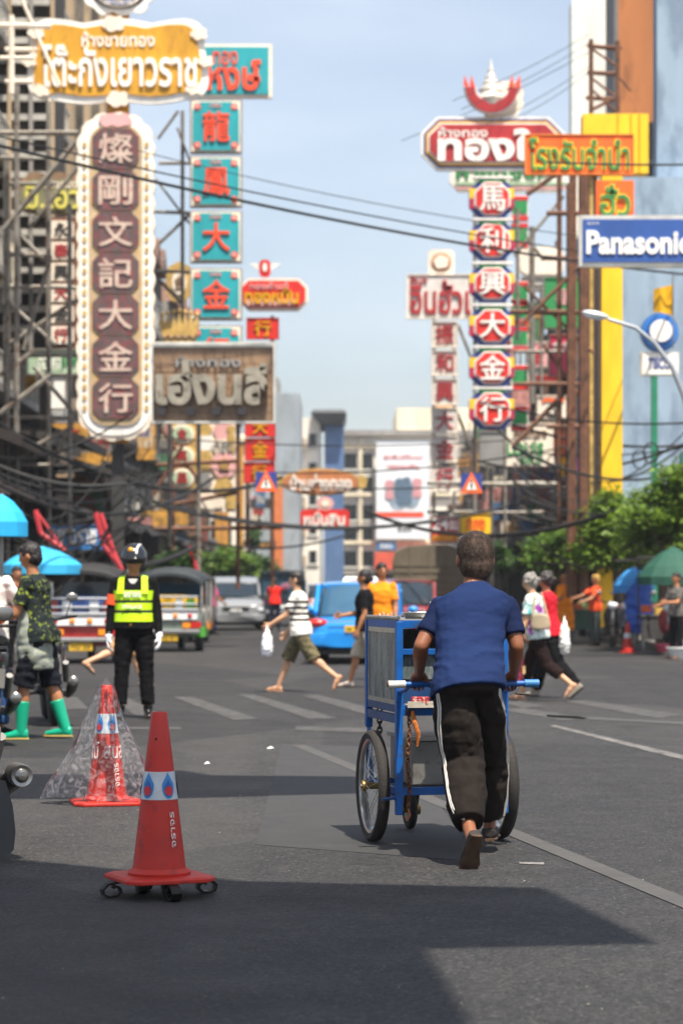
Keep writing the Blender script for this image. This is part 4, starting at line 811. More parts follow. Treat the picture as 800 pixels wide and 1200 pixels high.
def hand_parts(palm, fing, wr, d, n, side, S=1.0, curl=(18, 22, 16), spread=.12, thumb=.9):
    """wr wrist, d direction of the hand, n the way the palm faces, side +1 when the thumb is on across side"""
    d = Vector(d).normalized(); n = Vector(n); n = (n - d*n.dot(d)).normalized(); a = d.cross(n).normalized() * side
    L = .095*S; secs = []
    for t, w_, h_ in ((0, .024, .018), (.25, .034, .017), (.7, .041, .014), (1, .039, .011)): secs.append((wr + d*L*t, a*w_*S, n*h_*S))
    loft(palm, secs, 14)
    for i, (off, ln) in enumerate(((.030, .072), (.0105, .082), (-.0095, .076), (-.028, .06))):
        p = wr + d*L*.93 + a*off*S; dd = (d + a*spread*(off/.03)).normalized(); nn = n.copy(); pts = [p - dd*.012*S, p]; 
        for k, f_ in enumerate((.42, .32, .26)):
            q = Matrix.Rotation(R(curl[k]) , 3, dd.cross(nn).normalized()); dd = (q @ dd).normalized(); nn = (q @ nn).normalized(); p = p + dd*ln*f_*S; pts.append(p.copy())
        fing.tube(pts, [.0095*S, .0093*S, .0088*S, .008*S, .0055*S], 8)
    p = wr + d*L*.28 + a*.026*S; dd = (d*.75 + a*.62 + n*.35).normalized(); pts = [p - dd*.01*S, p]
    for k, f_ in enumerate((.034, .03, .024)):
        dd = (dd + n*.28*thumb*(k > 0) + d*.12).normalized(); p = p + dd*f_*S; pts.append(p.copy())
    fing.tube(pts, [.0125*S, .012*S, .011*S, .0098*S, .006*S], 8)
def person(label, loc, rz, H=1.65, lean=0, legs=((0, 0, 3, 0), (0, 0, 3, 0)), arms=((5, 8, 10, 0), (5, 8, 10, 0)), head=(0, 0), sk='tan', shirt=None, sleeves='short', sleeve_mat=None, pants=None, plen='long', shoes=('shoe', None), hair='short', hair_mat=None, fat=1.0,
           J=None, voxel=.014, curl=(18, 22, 16), group=None, shirt_hem=.02, skirt=None, name='person', palmdir=None, hs_=1.0, pl_=1.0, fold=.010, loose=1.0, face=True, shirt_post=None, pants_post=None, hem_=1.0, sm_i=3, up_=1.0):
    """legs/arms: (left, right); leg (hip flex, knee flex, abduction, foot pitch); arm (shoulder flex, abduction, elbow flex, inward); x right, y forward"""
    t = thing(name, label, 'person', loc, rz, group); k = H / 1.7; X, Z = Vector((1, 0, 0)), Vector((0, 0, 1)); smat = SK[sk]; q = {}
    cl, sl_ = math.cos(R(lean)), math.sin(R(lean)); up = Vector((0, sl_, cl)); fw = Vector((0, cl, -sl_))
    q['pelvis'] = Vector((0, 0, 0)); q['neck'] = up*.50*k; q['chest'] = up*.34*k; q['waist'] = up*.16*k
    for s, nm in ((-1, 'L'), (1, 'R')):
        lg = legs[0 if s < 0 else 1]; ar = arms[0 if s < 0 else 1]
        hip = Vector((s*.088*k, 0, -.03*k)); a, b = R(lg[0]), R(lg[0] - lg[1]); ab = math.tan(R(lg[2]))*s
        kn = hip + Vector((ab, math.sin(a), -math.cos(a))).normalized()*.415*k; an = kn + Vector((ab*.6, math.sin(b), -math.cos(b))).normalized()*.40*k
        ph = R(lg[3]); ff = Vector((s*.12, math.cos(ph), -math.sin(ph))).normalized(); fd = Vector((0, -math.sin(ph), -math.cos(ph)))
        q['hip'+nm], q['kn'+nm], q['an'+nm] = hip, kn, an; q['heel'+nm] = an - ff*.045*k + fd*.062*k; q['toe'+nm] = an + ff*.165*k + fd*.066*k
        sh = q['neck'] - up*.065*k + X*s*.172*k*(.5 + .5*fat); a, b, ab = R(ar[0]) , R(ar[0] + ar[2]), math.tan(R(ar[1]))*s
        el = sh + Vector((ab, math.sin(a), -math.cos(a))).normalized()*.285*k; ind = -s*math.sin(R(ar[3]))
        wr = el + Vector((ab*.5 + ind, math.sin(b), -math.cos(b))).normalized()*.245*k
        q['sh'+nm], q['el'+nm], q['wr'+nm] = sh, el, wr
    if J:
        zoff = 0
        for kk, vv in J.items(): q[kk] = Vector(vv)
    else:
        lo = min(q[i].z for i in ('heelL', 'heelR', 'toeL', 'toeR')) - .012*k
        for kk in q: q[kk] = q[kk] - Vector((0, 0, lo))
    up = (q['neck'] - q['pelvis']).normalized(); sx = (q['shR'] - q['shL']).normalized(); fw = sx.cross(up)*-1; fw = up.cross(sx)
    if fw.y < 0: fw = -fw
    hy, hp = R(head[0]), R(head[1])
    hup = (Vector((0, math.sin(-hp) if J is None else 0, 1)) + up*.6).normalized() if not (J and 'head' in J) else (q['head'] - q['neck']).normalized()
    hc = q['neck'] + hup*.165*k if not (J and 'head' in J) else q['head']
    hf = Matrix.Rotation(hy, 3, 'Z') @ Vector((0, math.cos(hp), math.sin(hp))); hs = hf.cross(Vector((0, 0, 1))).normalized(); hu = hs.cross(hf).normalized(); HM = Matrix((hs, hf, hu)).transposed()
    q['headc'] = hc
    # ---- body skin
    b = MB(); pel = q['pelvis']; px_ = (q['hipR'] - q['hipL']).normalized(); pf = up.cross(px_); pf = pf if pf.y > 0 else -pf
    def tor(t_, w_, d_, off=0): 
        ax = px_.lerp(sx, t_).normalized(); ay = pf.lerp(fw, t_).normalized(); return (pel.lerp(q['neck'], t_) + ay*off*k, ax*w_*k*fat, ay*d_*k*fat)
    T_ = [(-.17, .08, .06, 0), (-.02, .13, .08, 0), (.14, .13, .08, 0), (.34, .125, .084, .005), (.55, .14, .096, .01), (.75, .155, .098, 0), (.88, .145, .078, -.01), (.97, .085, .056, -.01)]
    loft(b, [tor(*x) for x in T_])
    cone(b, q['neck'] - up*.04*k, hc - hu*.05*k, .058*k, .052*k)
    hk = k; k = k*hs_
    b.ell(hc, (.074*k, .092*k, .105*k), HM, 18, 12); b.ell(hc + hf*.03*k - hu*.052*k, (.052*k, .058*k, .06*k), HM); b.ell(hc + hf*.095*k - hu*.02*k, (.013*k, .018*k, .022*k), HM, 8, 6)
    for s in (-1, 1): b.ell(hc + hs*s*.077*k - hf*.006*k - hu*.012*k, (.01*k, .02*k, .032*k), HM, 8, 6)
    b.ell(hc + hf*.086*k - hu*.058*k, (.024*k, .01*k, .009*k), HM, 8, 6)
    k = hk; fing = MB()
    for s, nm in ((-1, 'L'), (1, 'R')):
        cone(b, q['sh'+nm], q['el'+nm], .052*k*fat, .038*k, mid=(.4, .05*k)); cone(b, q['el'+nm], q['wr'+nm], .038*k, .025*k, mid=(.3, .042*k))
        th = .8 if plen == 'long' else 1; cone(b, q['hip'+nm], q['kn'+nm], .083*k*fat*.85, .054*k*th, mid=(.4, .078*k*.9)); kn, an = q['kn'+nm], q['an'+nm]
        cone(b, kn, an, .052*k*th, .034*k); sh_ = (an - kn).normalized(); back = -(Vector((0, 1, 0)) - sh_*sh_.y).normalized(); b.ell(kn.lerp(an, .3) + back*.018*k, (.045*k*th, .045*k*th, .1*k), sh_.to_track_quat('Z', 'Y').to_matrix())
        he, to = q['heel'+nm], q['toe'+nm]; fdir = (to - he).normalized(); fup = (an - he - fdir*(an - he).dot(fdir)).normalized(); fs = fdir.cross(fup)
        b.ell(he + fdir*.02*k + fup*.022*k, .032*k, n=8, m=6); cone(b, an, he + fdir*.05*k + fup*.03*k, .034*k, .03*k)
        loft(b, [(he + fup*.026*k, fs*.026*k, fup*.024*k), (he + fdir*.08*k + fup*.033*k, fs*.032*k, fup*.032*k), (he + fdir*.15*k + fup*.02*k, fs*.042*k, fup*.021*k), (to + fup*.012*k, fs*.034*k, fup*.012*k)], 12)
        for i in range(5): fing.tube([to - fdir*.035*k + fs*(.03 - .015*i)*k*(1 if s > 0 else -1)*-1 + fup*.012*k, to + fdir*(.016 - .006*i)*k + fs*(.03 - .015*i)*k*(1 if s > 0 else -1)*-1 + fup*.009*k], [.0095*k, .0075*k], 6)
        hd = (q['wr'+nm] - q['el'+nm]).normalized(); pd = Vector(palmdir[0 if s < 0 else 1]) if palmdir else Vector((-s, 0, 0)); hdd = Vector(J['hd'+nm]) if J and 'hd'+nm in J else hd
        # the thumb points forward (or inward when the palm faces down)
        aa = hdd.cross(pd); ref = Vector((0, 1, .2)) if abs(pd.x) > .5 else Vector((-s, 0, 0)); sd = 1 if aa.dot(ref) > 0 else -1
        hand_parts(b, fing, q['wr'+nm] - hd*.01*k, hdd, pd, sd, k*1.0, curl)
    remesh(b, 'body', smat, t, voxel*.8, 3, extra=fing)
    # ---- face marks
    k = hk*hs_
    if face:
        fm = MB()
        for s in (-1, 1): fm.ell(hc + hf*.083*k + hs*s*.031*k + hu*.006*k, (.0125*k, .008*k, .006*k), HM, 8, 5)
        fm.build('eyes', M('eye_dark', '#1a1412', .3), t, True)
        em = MB()
        for s in (-1, 1): em.ell(hc + hf*.085*k + hs*s*.031*k + hu*.026*k, (.018*k, .007*k, .0035*k), HM, 8, 5)
        em.build('eyebrows', HAIRB, t, True); MB().ell(hc + hf*.094*k - hu*.058*k, (.022*k, .006*k, .005*k), HM, 8, 5).build('mouth', M('lip', '#8f4f42', .5), t, True)
    # ---- hair
    hm = hair_mat or HAIRB; h = MB()
    if hair in ('short', 'thin', 'long', 'bun', 'curly'):
        h.ell(hc - hf*.012*k + hu*.022*k, (.081*k, .094*k, .098*k), HM, 18, 12); h.ell(hc - hf*.03*k - hu*.025*k, (.076*k, .074*k, .082*k), HM, 16, 10)
        if hair == 'thin': h.ell(hc - hf*.035*k - hu*.05*k, (.064*k, .052*k, .055*k), HM)
        if hair == 'short': h.ell(hc + hf*.035*k + hu*.065*k, (.066*k, .05*k, .04*k), HM)
        if hair == 'long': h.ell(hc - hf*.045*k - hu*.08*k, (.07*k, .05*k, .11*k), HM); h.ell(hc + hf*.03*k + hu*.06*k, (.07*k, .055*k, .04*k), HM)
        if hair == 'bun': h.ell(hc - hf*.1*k - hu*.02*k, .04*k)
        if hair == 'curly':
            rr_ = random.Random(4)
            for i in range(26):
                a_, e_ = rr_.uniform(0, 6.28), rr_.uniform(-.35, 1.4); v_ = hs*math.cos(a_)*math.cos(e_)*.085*k + hf*(math.sin(a_)*math.cos(e_)*.095*k - .025*k) + hu*(math.sin(e_)*.1*k)
                if v_.dot(hf) > .055*k and e_ < .5: continue
                h.ell(hc + v_, .026*k, n=8, m=6)
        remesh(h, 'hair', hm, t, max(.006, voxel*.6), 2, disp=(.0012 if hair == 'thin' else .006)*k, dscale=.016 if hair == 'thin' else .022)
    # ---- clothes
    k = hk
    if shirt:
        sv_ = []; c = MB(); g = .014*k*loose
        TS = [(shirt_hem - .2, .192*hem_, .138*hem_, -.008), (.0, .190*hem_, .136*hem_, -.008), (.15, .176*(.5 + hem_*.5), .124, .0), (.34, .155*up_, .11, .005), (.55, .163*up_, .118, .01), (.75, .178*up_, .12, 0), (.86, .168*up_, .098, -.01), (.94, .11, .075, -.012), (1.0, .07, .066, -.01)]
        loft(c, [tor(a_, b_*(1 + .02*loose) + .004*loose, c_*(1 + .02*loose) + .006*loose, d_) for a_, b_, c_, d_ in TS]); sv = c if sleeve_mat is None else MB()
        for s, nm in ((-1, 'L'), (1, 'R')):
            if sleeve_mat is not None: sv = MB(); sv_.append(sv)
            sh, el, wr = q['sh'+nm], q['el'+nm], q['wr'+nm]; c.ell(sh, .058*k*fat, n=10, m=7)
            if sleeves == 'short': cone2 = sh.lerp(el, .72); sv.ell(sh, .060*k*fat, n=10, m=7); sv.tube([sh, sh.lerp(cone2, .5), cone2], [.060*k*fat, .057*k*fat, .063*k*loose**.5], 14)
            elif sleeves == 'long': sv.ell(sh, .062*k, n=10, m=7); sv.tube([sh, el], [.061*k, .05*k], 14); sv.ell(el, .05*k, n=10, m=7); sv.tube([el, wr], [.05*k, .037*k], 14)
        if shirt_hem < 9:
            remesh(c, 'shirt', shirt, t, voxel*.75, sm_i, disp=fold*k, dscale=.10, post=shirt_post)
            if sleeve_mat is not None:
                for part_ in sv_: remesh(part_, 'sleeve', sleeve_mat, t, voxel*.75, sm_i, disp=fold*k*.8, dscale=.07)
    if pants:
        c = MB(); loft(c, [tor(a_, b_, c_, d_) for a_, b_, c_, d_ in ((-.18, .13, .11, 0), (-.1, .17, .122, -.008), (0, .175, .122, -.012), (.1, .166, .112, -.004), (.19, .158, .104, 0))])
        for nm in 'LR':
            hp_, kn, an = q['hip'+nm], q['kn'+nm], q['an'+nm]; lf = loose
            c.ell(hp_, .094*k*fat, n=12, m=8)
            if plen == 'long': c.tube([hp_, hp_.lerp(kn, .5), kn, kn.lerp(an, .5), kn.lerp(an, .84 if shoes[0] == 'boot' else .93)], [.093*k*fat, .09*k*fat*pl_**.5, .071*k*lf*pl_, .068*k*lf*pl_, .064*k*lf*pl_**.6], 16); c.ell(kn, .071*k*lf*pl_, n=12, m=8)
            elif plen == 'capri': c.tube([hp_, hp_.lerp(kn, .5), kn, kn.lerp(an, .55)], [.094*k, .085*k, .07*k*lf, .068*k*lf], 16)
            else: c.tube([hp_, hp_.lerp(kn, .5), kn.lerp(an, .06)], [.095*k*fat, .095*k*fat, .088*k*lf], 16)
        remesh(c, 'trousers' if plen != 'knee' else 'shorts', pants, t, voxel*.8, sm_i, disp=fold*1.2*k, dscale=.09, post=pants_post)
    kind, smt = shoes
    if kind != 'bare':
        for s, nm in ((-1, 'L'), (1, 'R')):
            he, to, an = q['heel'+nm], q['toe'+nm], q['an'+nm]; fdir = (to - he).normalized(); fup = (an - he - fdir*(an - he).dot(fdir)).normalized(); fs = fdir.cross(fup); c = MB()
            if kind == 'flipflop':
                loft(c, [(he - fdir*.018*k - fup*.006*k, fs*.02*k, fup*.006*k), (he + fdir*.05*k - fup*.006*k, fs*.035*k, fup*.007*k), (he + fdir*.15*k - fup*.006*k, fs*.046*k, fup*.007*k), (to + fdir*.03*k - fup*.005*k, fs*.034*k, fup*.006*k)], 12)
                c.tube([he + fdir*.09*k + fs*.04*k, he + fdir*.12*k + fs*.03*k + fup*.045*k, to - fdir*.03*k + fup*.03*k, he + fdir*.12*k - fs*.03*k + fup*.045*k, he + fdir*.09*k - fs*.04*k], .007*k, 6)
                c.build('sandal', smt, t, True)
            else:
                loft(c, [(he - fdir*.014*k + fup*.03*k, fs*.03*k, fup*.04*k), (he + fdir*.06*k + fup*.036*k, fs*.042*k, fup*.045*k), (he + fdir*.14*k + fup*.022*k, fs*.048*k, fup*.032*k), (to + fdir*.018*k + fup*.012*k, fs*.036*k, fup*.022*k)], 14)
                if kind in ('boot', 'rubber_boot'):
                    hgt = .14 if kind == 'boot' else .62; kn = q['kn'+nm]; w_ = .05 if kind == 'boot' else .062
                    c.tube([he + fdir*.045*k + fup*.03*k, an, an.lerp(kn, hgt)], [.042*k, .046*k, w_*k], 16)
                o_ = remesh(c, 'boot' if kind != 'shoe' else 'shoe', smt, t, voxel*.6, 3)
                so = MB(); loft(so, [(he - fdir*.018*k - fup*.008*k, fs*.028*k, fup*.008*k), (he + fdir*.06*k - fup*.006*k, fs*.041*k, fup*.009*k), (he + fdir*.15*k - fup*.006*k, fs*.049*k, fup*.009*k), (to + fdir*.024*k - fup*.004*k, fs*.036*k, fup*.008*k)], 14)
                so.build('sole', M('sole_tan', '#b79a55', .8) if kind == 'rubber_boot' else M('sole_dark', '#2a2622', .8), o_, True)
    t_q = {kk: vv for kk, vv in q.items()}; t_q.update(up=up, fw=fw, sx=sx, hf=hf, hu=hu, hs=hs, HM=HM, k=k, tor=tor)
    return t, t_q

# ---- the man pushing the cart (local frame: cart heading; pelvis placed over the feet)
HEAD = R(11)
NAVY = cloth('navy_jersey', '#1a2a50', rough=.75, var=.04, scale=5, bump=.05, bscale=160, stretch=(.6, 1, 1.6)); NAVYSHADE = cloth('navy_sleeve_shade', '#121d3c', rough=.65, var=.05, bump=.12)  # sleeve navy is the jersey navy darkened for shade on the arms
TRK = cloth('charcoal_trackpants', '#211c19', rough=.7, var=.08, bump=.15, bscale=50)
mo = Vector((.62, 11.72, 0)); ROT = Matrix.Rotation(-HEAD, 3, 'Z')
def ml(px, py, Y):
    return ROT @ (P(px, py, Y) - mo)
BARZ = .845
MJ = dict(pelvis=ml(548, 800, 11.74), neck=ml(554, 689, 12.0), head=ml(556, 654, 12.06), shL=ml(517, 712, 11.93), shR=ml(594, 712, 12.03), elL=ml(493, 757, 11.83), elR=ml(605, 757, 11.97),
          wrL=ml(491, 789, 12.02), wrR=ml(602, 789, 12.14), hipL=ml(530, 818, 11.70), hipR=ml(566, 818, 11.78), knL=ml(542, 893, 11.75), anL=ml(549, 968, 11.49), heelL=ml(557, 981, 11.345), toeL=ml(548, 1017, 11.44),
          knR=ml(570, 890, 12.06), anR=ml(573, 960, 12.16), heelR=ml(574, 981, 12.10), toeR=ml(575, 975, 12.34), hdL=(0.03, .72, -.42), hdR=(-.03, .72, -.42))
def creases(zlo, zhi, amp, freq, tilt):
    def f(v, nr):
        out = v.copy()
        for i, p in enumerate(v):
            m_ = max(0, min(1, (p[2] - zlo)/.08)) * max(0, min(1, (zhi - p[2])/.1))
            if m_ <= 0: continue
            n1 = noise.noise(Vector((p[0]*5, p[1]*5, p[2]*7))); n2 = noise.noise(Vector((p[0]*9 + 4, p[1]*9, p[2]*12)))
            w_ = math.sin(p[2]*freq + tilt*abs(p[0]) + n1*5); out[i] += nr[i] * (amp*m_*(w_*abs(w_)**.3 if w_ > 0 else w_*.6)*(.45 + .9*abs(n2)*2))
        return out
    return f
def pcre(v, nr):
    out = v.copy()
    for i, p in enumerate(v):
        a = noise.noise(Vector((p[0]*13 + p[2]*4, p[1]*11, p[2]*3.2))); b_ = noise.noise(Vector((p[0]*24 - p[2]*9, p[1]*20, p[2]*9 + 7)))
        out[i] += nr[i] * (.007*(1 - abs(a)*2.4) + .0035*(1 - abs(b_)*2.2)) * (1 if p[2] < .74 else .3)
    return creases(.36, .52, .0028, 95, 12)(out, nr)
man, mq = person('man in a navy T-shirt and black tracksuit trousers pushing the blue cart', mo, HEAD, 1.64, J=MJ, sk='brown', shirt=NAVY, sleeve_mat=NAVYSHADE, pants=TRK, shoes=('flipflop', M('black_rubber_shoe', '#1d1a18', .6)), hair='thin', hair_mat=M('hair_thinning_lit', '#2c211a', .95, var=.3, scale=9, bump=.15, bscale=200, col2='#6a5140', c2pos=.6, stretch=(1, 1, .3)), hs_=1.19, pl_=1.46,  # thinning hair; its brown patches also paint in the sunlit crown
                 shirt_post=creases(.80, 1.16, .0032, 78, -10), pants_post=pcre, voxel=.0085, curl=(48, 62, 40), palmdir=((0, .3, -1), (0, .3, -1)), fold=.006, fat=1.04, shirt_hem=.085, hem_=.97, sm_i=14, up_=1.09)
for ch in list(man.children):
    if ch.name.startswith('sandal'): bpy.data.objects.remove(ch)
# canvas slip-on shoes, trouser stripes, belt of shirt tail
for nm in 'LR':
    he, to, an = mq['heel'+nm], mq['toe'+nm], mq['an'+nm]; fdir = (to - he).normalized(); fup = (an - he - fdir*(an - he).dot(fdir)).normalized(); fs = fdir.cross(fup); c = MB()
    loft(c, [(he - fdir*.01 + fup*.02, fs*.03, fup*.026), (he + fdir*.05 + fup*.02, fs*.038, fup*.03), (he + fdir*.13 + fup*.016, fs*.046, fup*.03), (to + fdir*.02 + fup*.01, fs*.035, fup*.02)], 16)
    o_ = remesh(c, 'shoe', M('worn_black_canvas', '#27211d', .8, var=.3, scale=20), man, .006, 3)
    so = MB(); loft(so, [(he - fdir*.02 - fup*.012, fs*.026, fup*.008), (he + fdir*.03 - fup*.012, fs*.039, fup*.009), (he + fdir*.09 - fup*.012, fs*.036, fup*.009), (he + fdir*.15 - fup*.012, fs*.05, fup*.009), (to + fdir*.028 - fup*.01, fs*.036, fup*.008)], 18)
    so.build('sole', M('worn_brown_sole', '#4a3526', .8, var=.35, scale=18, bump=.5, bscale=70), o_, True)
for nm, s in (('L', -1), ('R', 1)):
    hp_, kn, an = mq['hip'+nm], mq['kn'+nm], mq['an'+nm]; X_ = Vector((s, 0, 0)); pts = [hp_ + Vector((s*.096, -.01, .13)), hp_ + Vector((s*.107, -.02, .02)), hp_.lerp(kn, .5) + X_*.1 + Vector((0, -.015, 0)), kn + X_*.079 + Vector((0, -.01, 0)), kn.lerp(an, .5) + X_*.072 + Vector((0, -.012, 0)), kn.lerp(an, .93) + X_*.069 + Vector((0, -.01, 0))]
    sp = MB()
    def cr(i, t):
        p0, p1, p2, p3 = [pts[max(0, min(len(pts)-1, j))] for j in (i-1, i, i+1, i+2)]
        return .5*((2*p1) + (p2-p0)*t + (2*p0-5*p1+4*p2-p3)*t*t + (3*p1-p0-3*p2+p3)*t**3)
    cv = [cr(i, j/5) for i in range(len(pts)-1) for j in range(5)] + [pts[-1]]
    trs = [o for o in man.children if o.name.startswith('trousers')][0]
    for off in (-.014, .0):
        pp = []
        for c_ in cv:
            dr = Vector((-s, .30 if s < 0 else -.12, 0)).normalized(); st = c_ + Vector((0, off - .03, 0)) - dr*.4; hit, loc_, nrm_, _ = trs.ray_cast(st, dr)
            if hit: pp.append(loc_ - dr*.0015)
        pp = [pp[0]] + [(pp[i-1] + pp[i]*2 + pp[i+1])/4 for i in range(1, len(pp)-1)] + [pp[-1]]
        sp.tube(pp, .0042, 6)
    sp.build('side_stripe', M('stripe_white', '#c9c4bb', .8), man, True)
# loose strands so the crop reads as hair
hs_o = [o for o in man.children if o.name.startswith('hair')][0]; hme = hs_o.data; rr = random.Random(9); sd = MB(); hcw = mq['headc']; crown = hcw + mq['hu']*.11 - mq['hf']*.035; np_ = len(hme.polygons)
for i in range(6500):
    pl = hme.polygons[rr.randrange(np_)]; c_ = pl.center; n_ = pl.normal; away = (c_ - crown); away = away - n_*away.dot(n_)
    if away.length < .03 and rr.random() < .7: continue
    d_ = (away.normalized() + Vector((rr.uniform(-.3, .3), rr.uniform(-.3, .3), rr.uniform(-.3, .3))) + n_*.22).normalized(); l = rr.uniform(.012, .026); s_ = d_.cross(n_).normalized()*.0009; p_ = c_ - n_*.001
    sd.add([p_ - s_, p_ + s_, p_ + d_*l + n_*.002], [(0, 1, 2)])
hso = sd.build('hair_strands', M('hair_strand', '#3a2b20', .7, var=.5, scale=40), hs_o); hso['kind'] = 'stuff'
sm_ = MB(); tor = mq['tor']
for s in (-1, 1):   # raised seams where sleeve and side panel meet the back
    pts = [Vector(tor(tt, 0, 0)[0]) + Vector(tor(tt, 1, 0)[1]).normalized()*s*w_ - Vector(tor(tt, 0, 1)[2]).normalized()*d_ for tt, w_, d_ in ((.9, .118, .088), (.78, .132, .104), (.6, .128, .108))]
    sm_.tube(pts, .0028, 6)
# ---- everyone else
WHT = cloth('white', '#e8e4dc'); BLK = cloth('black', '#101013'); OLV = cloth('olive_camouflage', '#6a6248', var=.3, scale=14, col2='#3c3a2c', c2pos=.55); JEANS = cloth('jeans', '#33507c', var=.2)
SANDAL = M('sandal_brown', '#6b513c', .7)
def stripes(name, base, band, zlo, zhi, period, duty=.5, z1=None):
    m = cloth(name, base); n = m.node_tree; L = n.links.new; bsdf = n.nodes['Principled BSDF']
    t = [x for x in n.nodes if x.type == 'TEX_COORD'][0]; sp = n.nodes.new('ShaderNodeSeparateXYZ'); L(t.outputs['Object'], sp.inputs[0])
    def mth(op, a, b=None):
        k_ = n.nodes.new('ShaderNodeMath'); k_.operation = op
        for i, v in enumerate((a, b)):
            if v is None: continue
            if isinstance(v, (int, float)): k_.inputs[i].default_value = v
            else: L(v, k_.inputs[i])
        return k_.outputs[0]
    z = sp.outputs[2]; fr = mth('FRACT', mth('DIVIDE', z, period)); a = mth('LESS_THAN', fr, duty); b_ = mth('MULTIPLY', mth('LESS_THAN', z, zhi), mth('GREATER_THAN', z, zlo)); f_ = mth('MULTIPLY', a, b_)
    mixn = n.nodes.new('ShaderNodeMixRGB'); old = bsdf.inputs['Base Color'].links[0].from_socket; L(f_, mixn.inputs[0]); L(old, mixn.inputs[1]); mixn.inputs[2].default_value = hexc(band) + [1]; L(mixn.outputs[0], bsdf.inputs['Base Color']); return m
def at(px, py_feet): p = G(px, py_feet); return Vector((p.x, p.y, 0))
# traffic officer
BLKU = cloth('uniform_black', '#0f0e10', var=.15, rough=.75)
off_, oq = person('traffic officer in black uniform, lime reflective vest, helmet and white gloves facing us', at(157, 842), R(180), 1.72, legs=((1, 0, 5, 0), (2, 0, 4, 0)), arms=((2, 11, 12, 0), (2, 9, 10, 0)), head=(-12, -4), sk='tan', shirt=BLKU, sleeves='long', pants=BLKU, shoes=('boot', M('black_leather', '#141212', .25)), hair='none', voxel=.012, fat=1.08, curl=(20, 26, 18), loose=1.05, shirt_hem=.14, hs_=1.1, fold=.006)
k = oq['k']; tor = oq['tor']; LIME = M('lime_reflective', '#c6f312', .45, var=.08, emit=0); VSIL = M('vest_dark_band', '#5a6a2c', .5); GLV = cloth('glove_white', '#eeeef2')
def vest_band(m, t0, t1, grow=.022, n=24, e=2.3):
    loft(m, [(tor(tt, 0, 0)[0], Vector(tor(tt, 1, 0)[1]).normalized()*(w_ + grow)*k, Vector(tor(tt, 0, 1)[2]).normalized()*(d_ + grow)*k) for tt, w_, d_ in ((t0, np.interp(t0, [0, .34, .75], [.188, .17, .19]), np.interp(t0, [0, .34, .75], [.135, .128, .132])), (t1, np.interp(t1, [0, .34, .75], [.188, .17, .19]), np.interp(t1, [0, .34, .75], [.135, .128, .132])))], n, e)
for t0, t1 in ((.10, .27), (.33, .47), (.53, .72)): q_ = MB(); vest_band(q_, t0, t1); q_.build('vest_band', LIME, off_, True)
for t0, t1 in ((.272, .328), (.472, .528)): q_ = MB(); vest_band(q_, t0, t1, .018); q_.build('vest_strap', M('vest_black', '#2f3326', .7), off_, True)
for s in (-1, 1):
    q_ = MB(); c0 = tor(.7, 0, 0)[0]; xx = Vector((1, 0, 0))*s
    q_.rings([[c0 + xx*a_*k + Vector((0, y_*k, z_*k)) for a_, y_, z_ in ring] for ring in ([(.09, .155, -.02), (.155, .145, -.02), (.155, .125, -.02), (.09, .135, -.02)], [(.085, .115, .135), (.145, .10, .12), (.145, .08, .115), (.085, .09, .12)], [(.08, -.02, .168), (.14, -.02, .15), (.14, -.02, .13), (.08, -.02, .14)], [(.085, -.13, .10), (.145, -.12, .10), (.145, -.10, .10), (.085, -.11, .10)])]); q_.build('vest_shoulder', LIME, off_, True)
for txt, tt, w_, h_ in (('จราจร', .64, .17, .055), ('POLICE', .40, .19, .035)):
    c0 = tor(tt, 0, 0)[0]; me_ = textmesh(txt, w_*k, h_*k, M('vest_print', '#f4f6ee' if tt > .5 else '#5b6b33', .5), .012, .015); o = inst(me_, 'vest_lettering', off_, c0 + Vector((0, .158*k, 0)), (0, 0, R(180)))
q_ = MB(); el, sh = oq['elR'], oq['shR']; q_.tube([sh.lerp(el, .42), sh.lerp(el, .78)], .066*k, 14); q_.build('armband', M('armband_orange', '#f0541e', .7), off_, True)
for nm, s in (('L', -1), ('R', 1)):
    pm_, fg = MB(), MB(); hd = (oq['wr'+nm] - oq['el'+nm]).normalized(); hand_parts(pm_, fg, oq['wr'+nm] - hd*.01, hd, (-s, 0, 0), 1 if hd.cross(Vector((-s, 0, 0))).y > 0 else -1, k*1.12, (20, 26, 18)); pm_.tube([oq['wr'+nm] - hd*.035, oq['wr'+nm] + hd*.03], .037, 12)
    remesh(pm_, 'glove', GLV, off_, .007, 2, extra=fg)
k = k*1.12; hm_ = MB(); hc, HM = oq['headc'], oq['HM']; hm_.ell(hc + oq['hu']*.028*k - oq['hf']*.008*k, (.118*k, .132*k, .122*k), HM, 24, 14); hs_ = remesh(hm_, 'helmet', M('helmet_black', '#141416', .12, coat=.8), off_, .007, 3, post=lambda v, n_: np.where((v[:, 2:3] < (hc.z - .035*k)), np.concatenate([v[:, :2], np.full((len(v), 1), hc.z - .035*k)], 1), v))
q_ = MB(); q_.tube([hc + oq['hs']*a_*k + oq['hf']*b_*k + oq['hu']*c_*k for a_, b_, c_ in ((-.118, .02, .02), (-.09, .10, .018), (0, .142, .014), (.09, .10, .018), (.118, .02, .02))], .012*k, 8); q_.build('helmet_peak', M('helmet_black'), hs_, True)
q_ = MB(); q_.ell(hc + oq['hu']*.09*k + oq['hf']*.085*k, (.03*k, .03*k, .03*k)); q_.build('helmet_badge', M('badge_gold', '#e09a2a', .3, .5), hs_, True)
q_ = MB(); q_.tube([hc + oq['hs']*-.055*k + oq['hf']*a_*k + oq['hu']*b_*k for a_, b_ in ((.102, .06), (.07, .11), (0, .136), (-.05, .128))], .009*k, 6); q_.build('helmet_stripe', M('helmet_white', '#f3f1ee', .25), hs_, True)
q_ = MB()
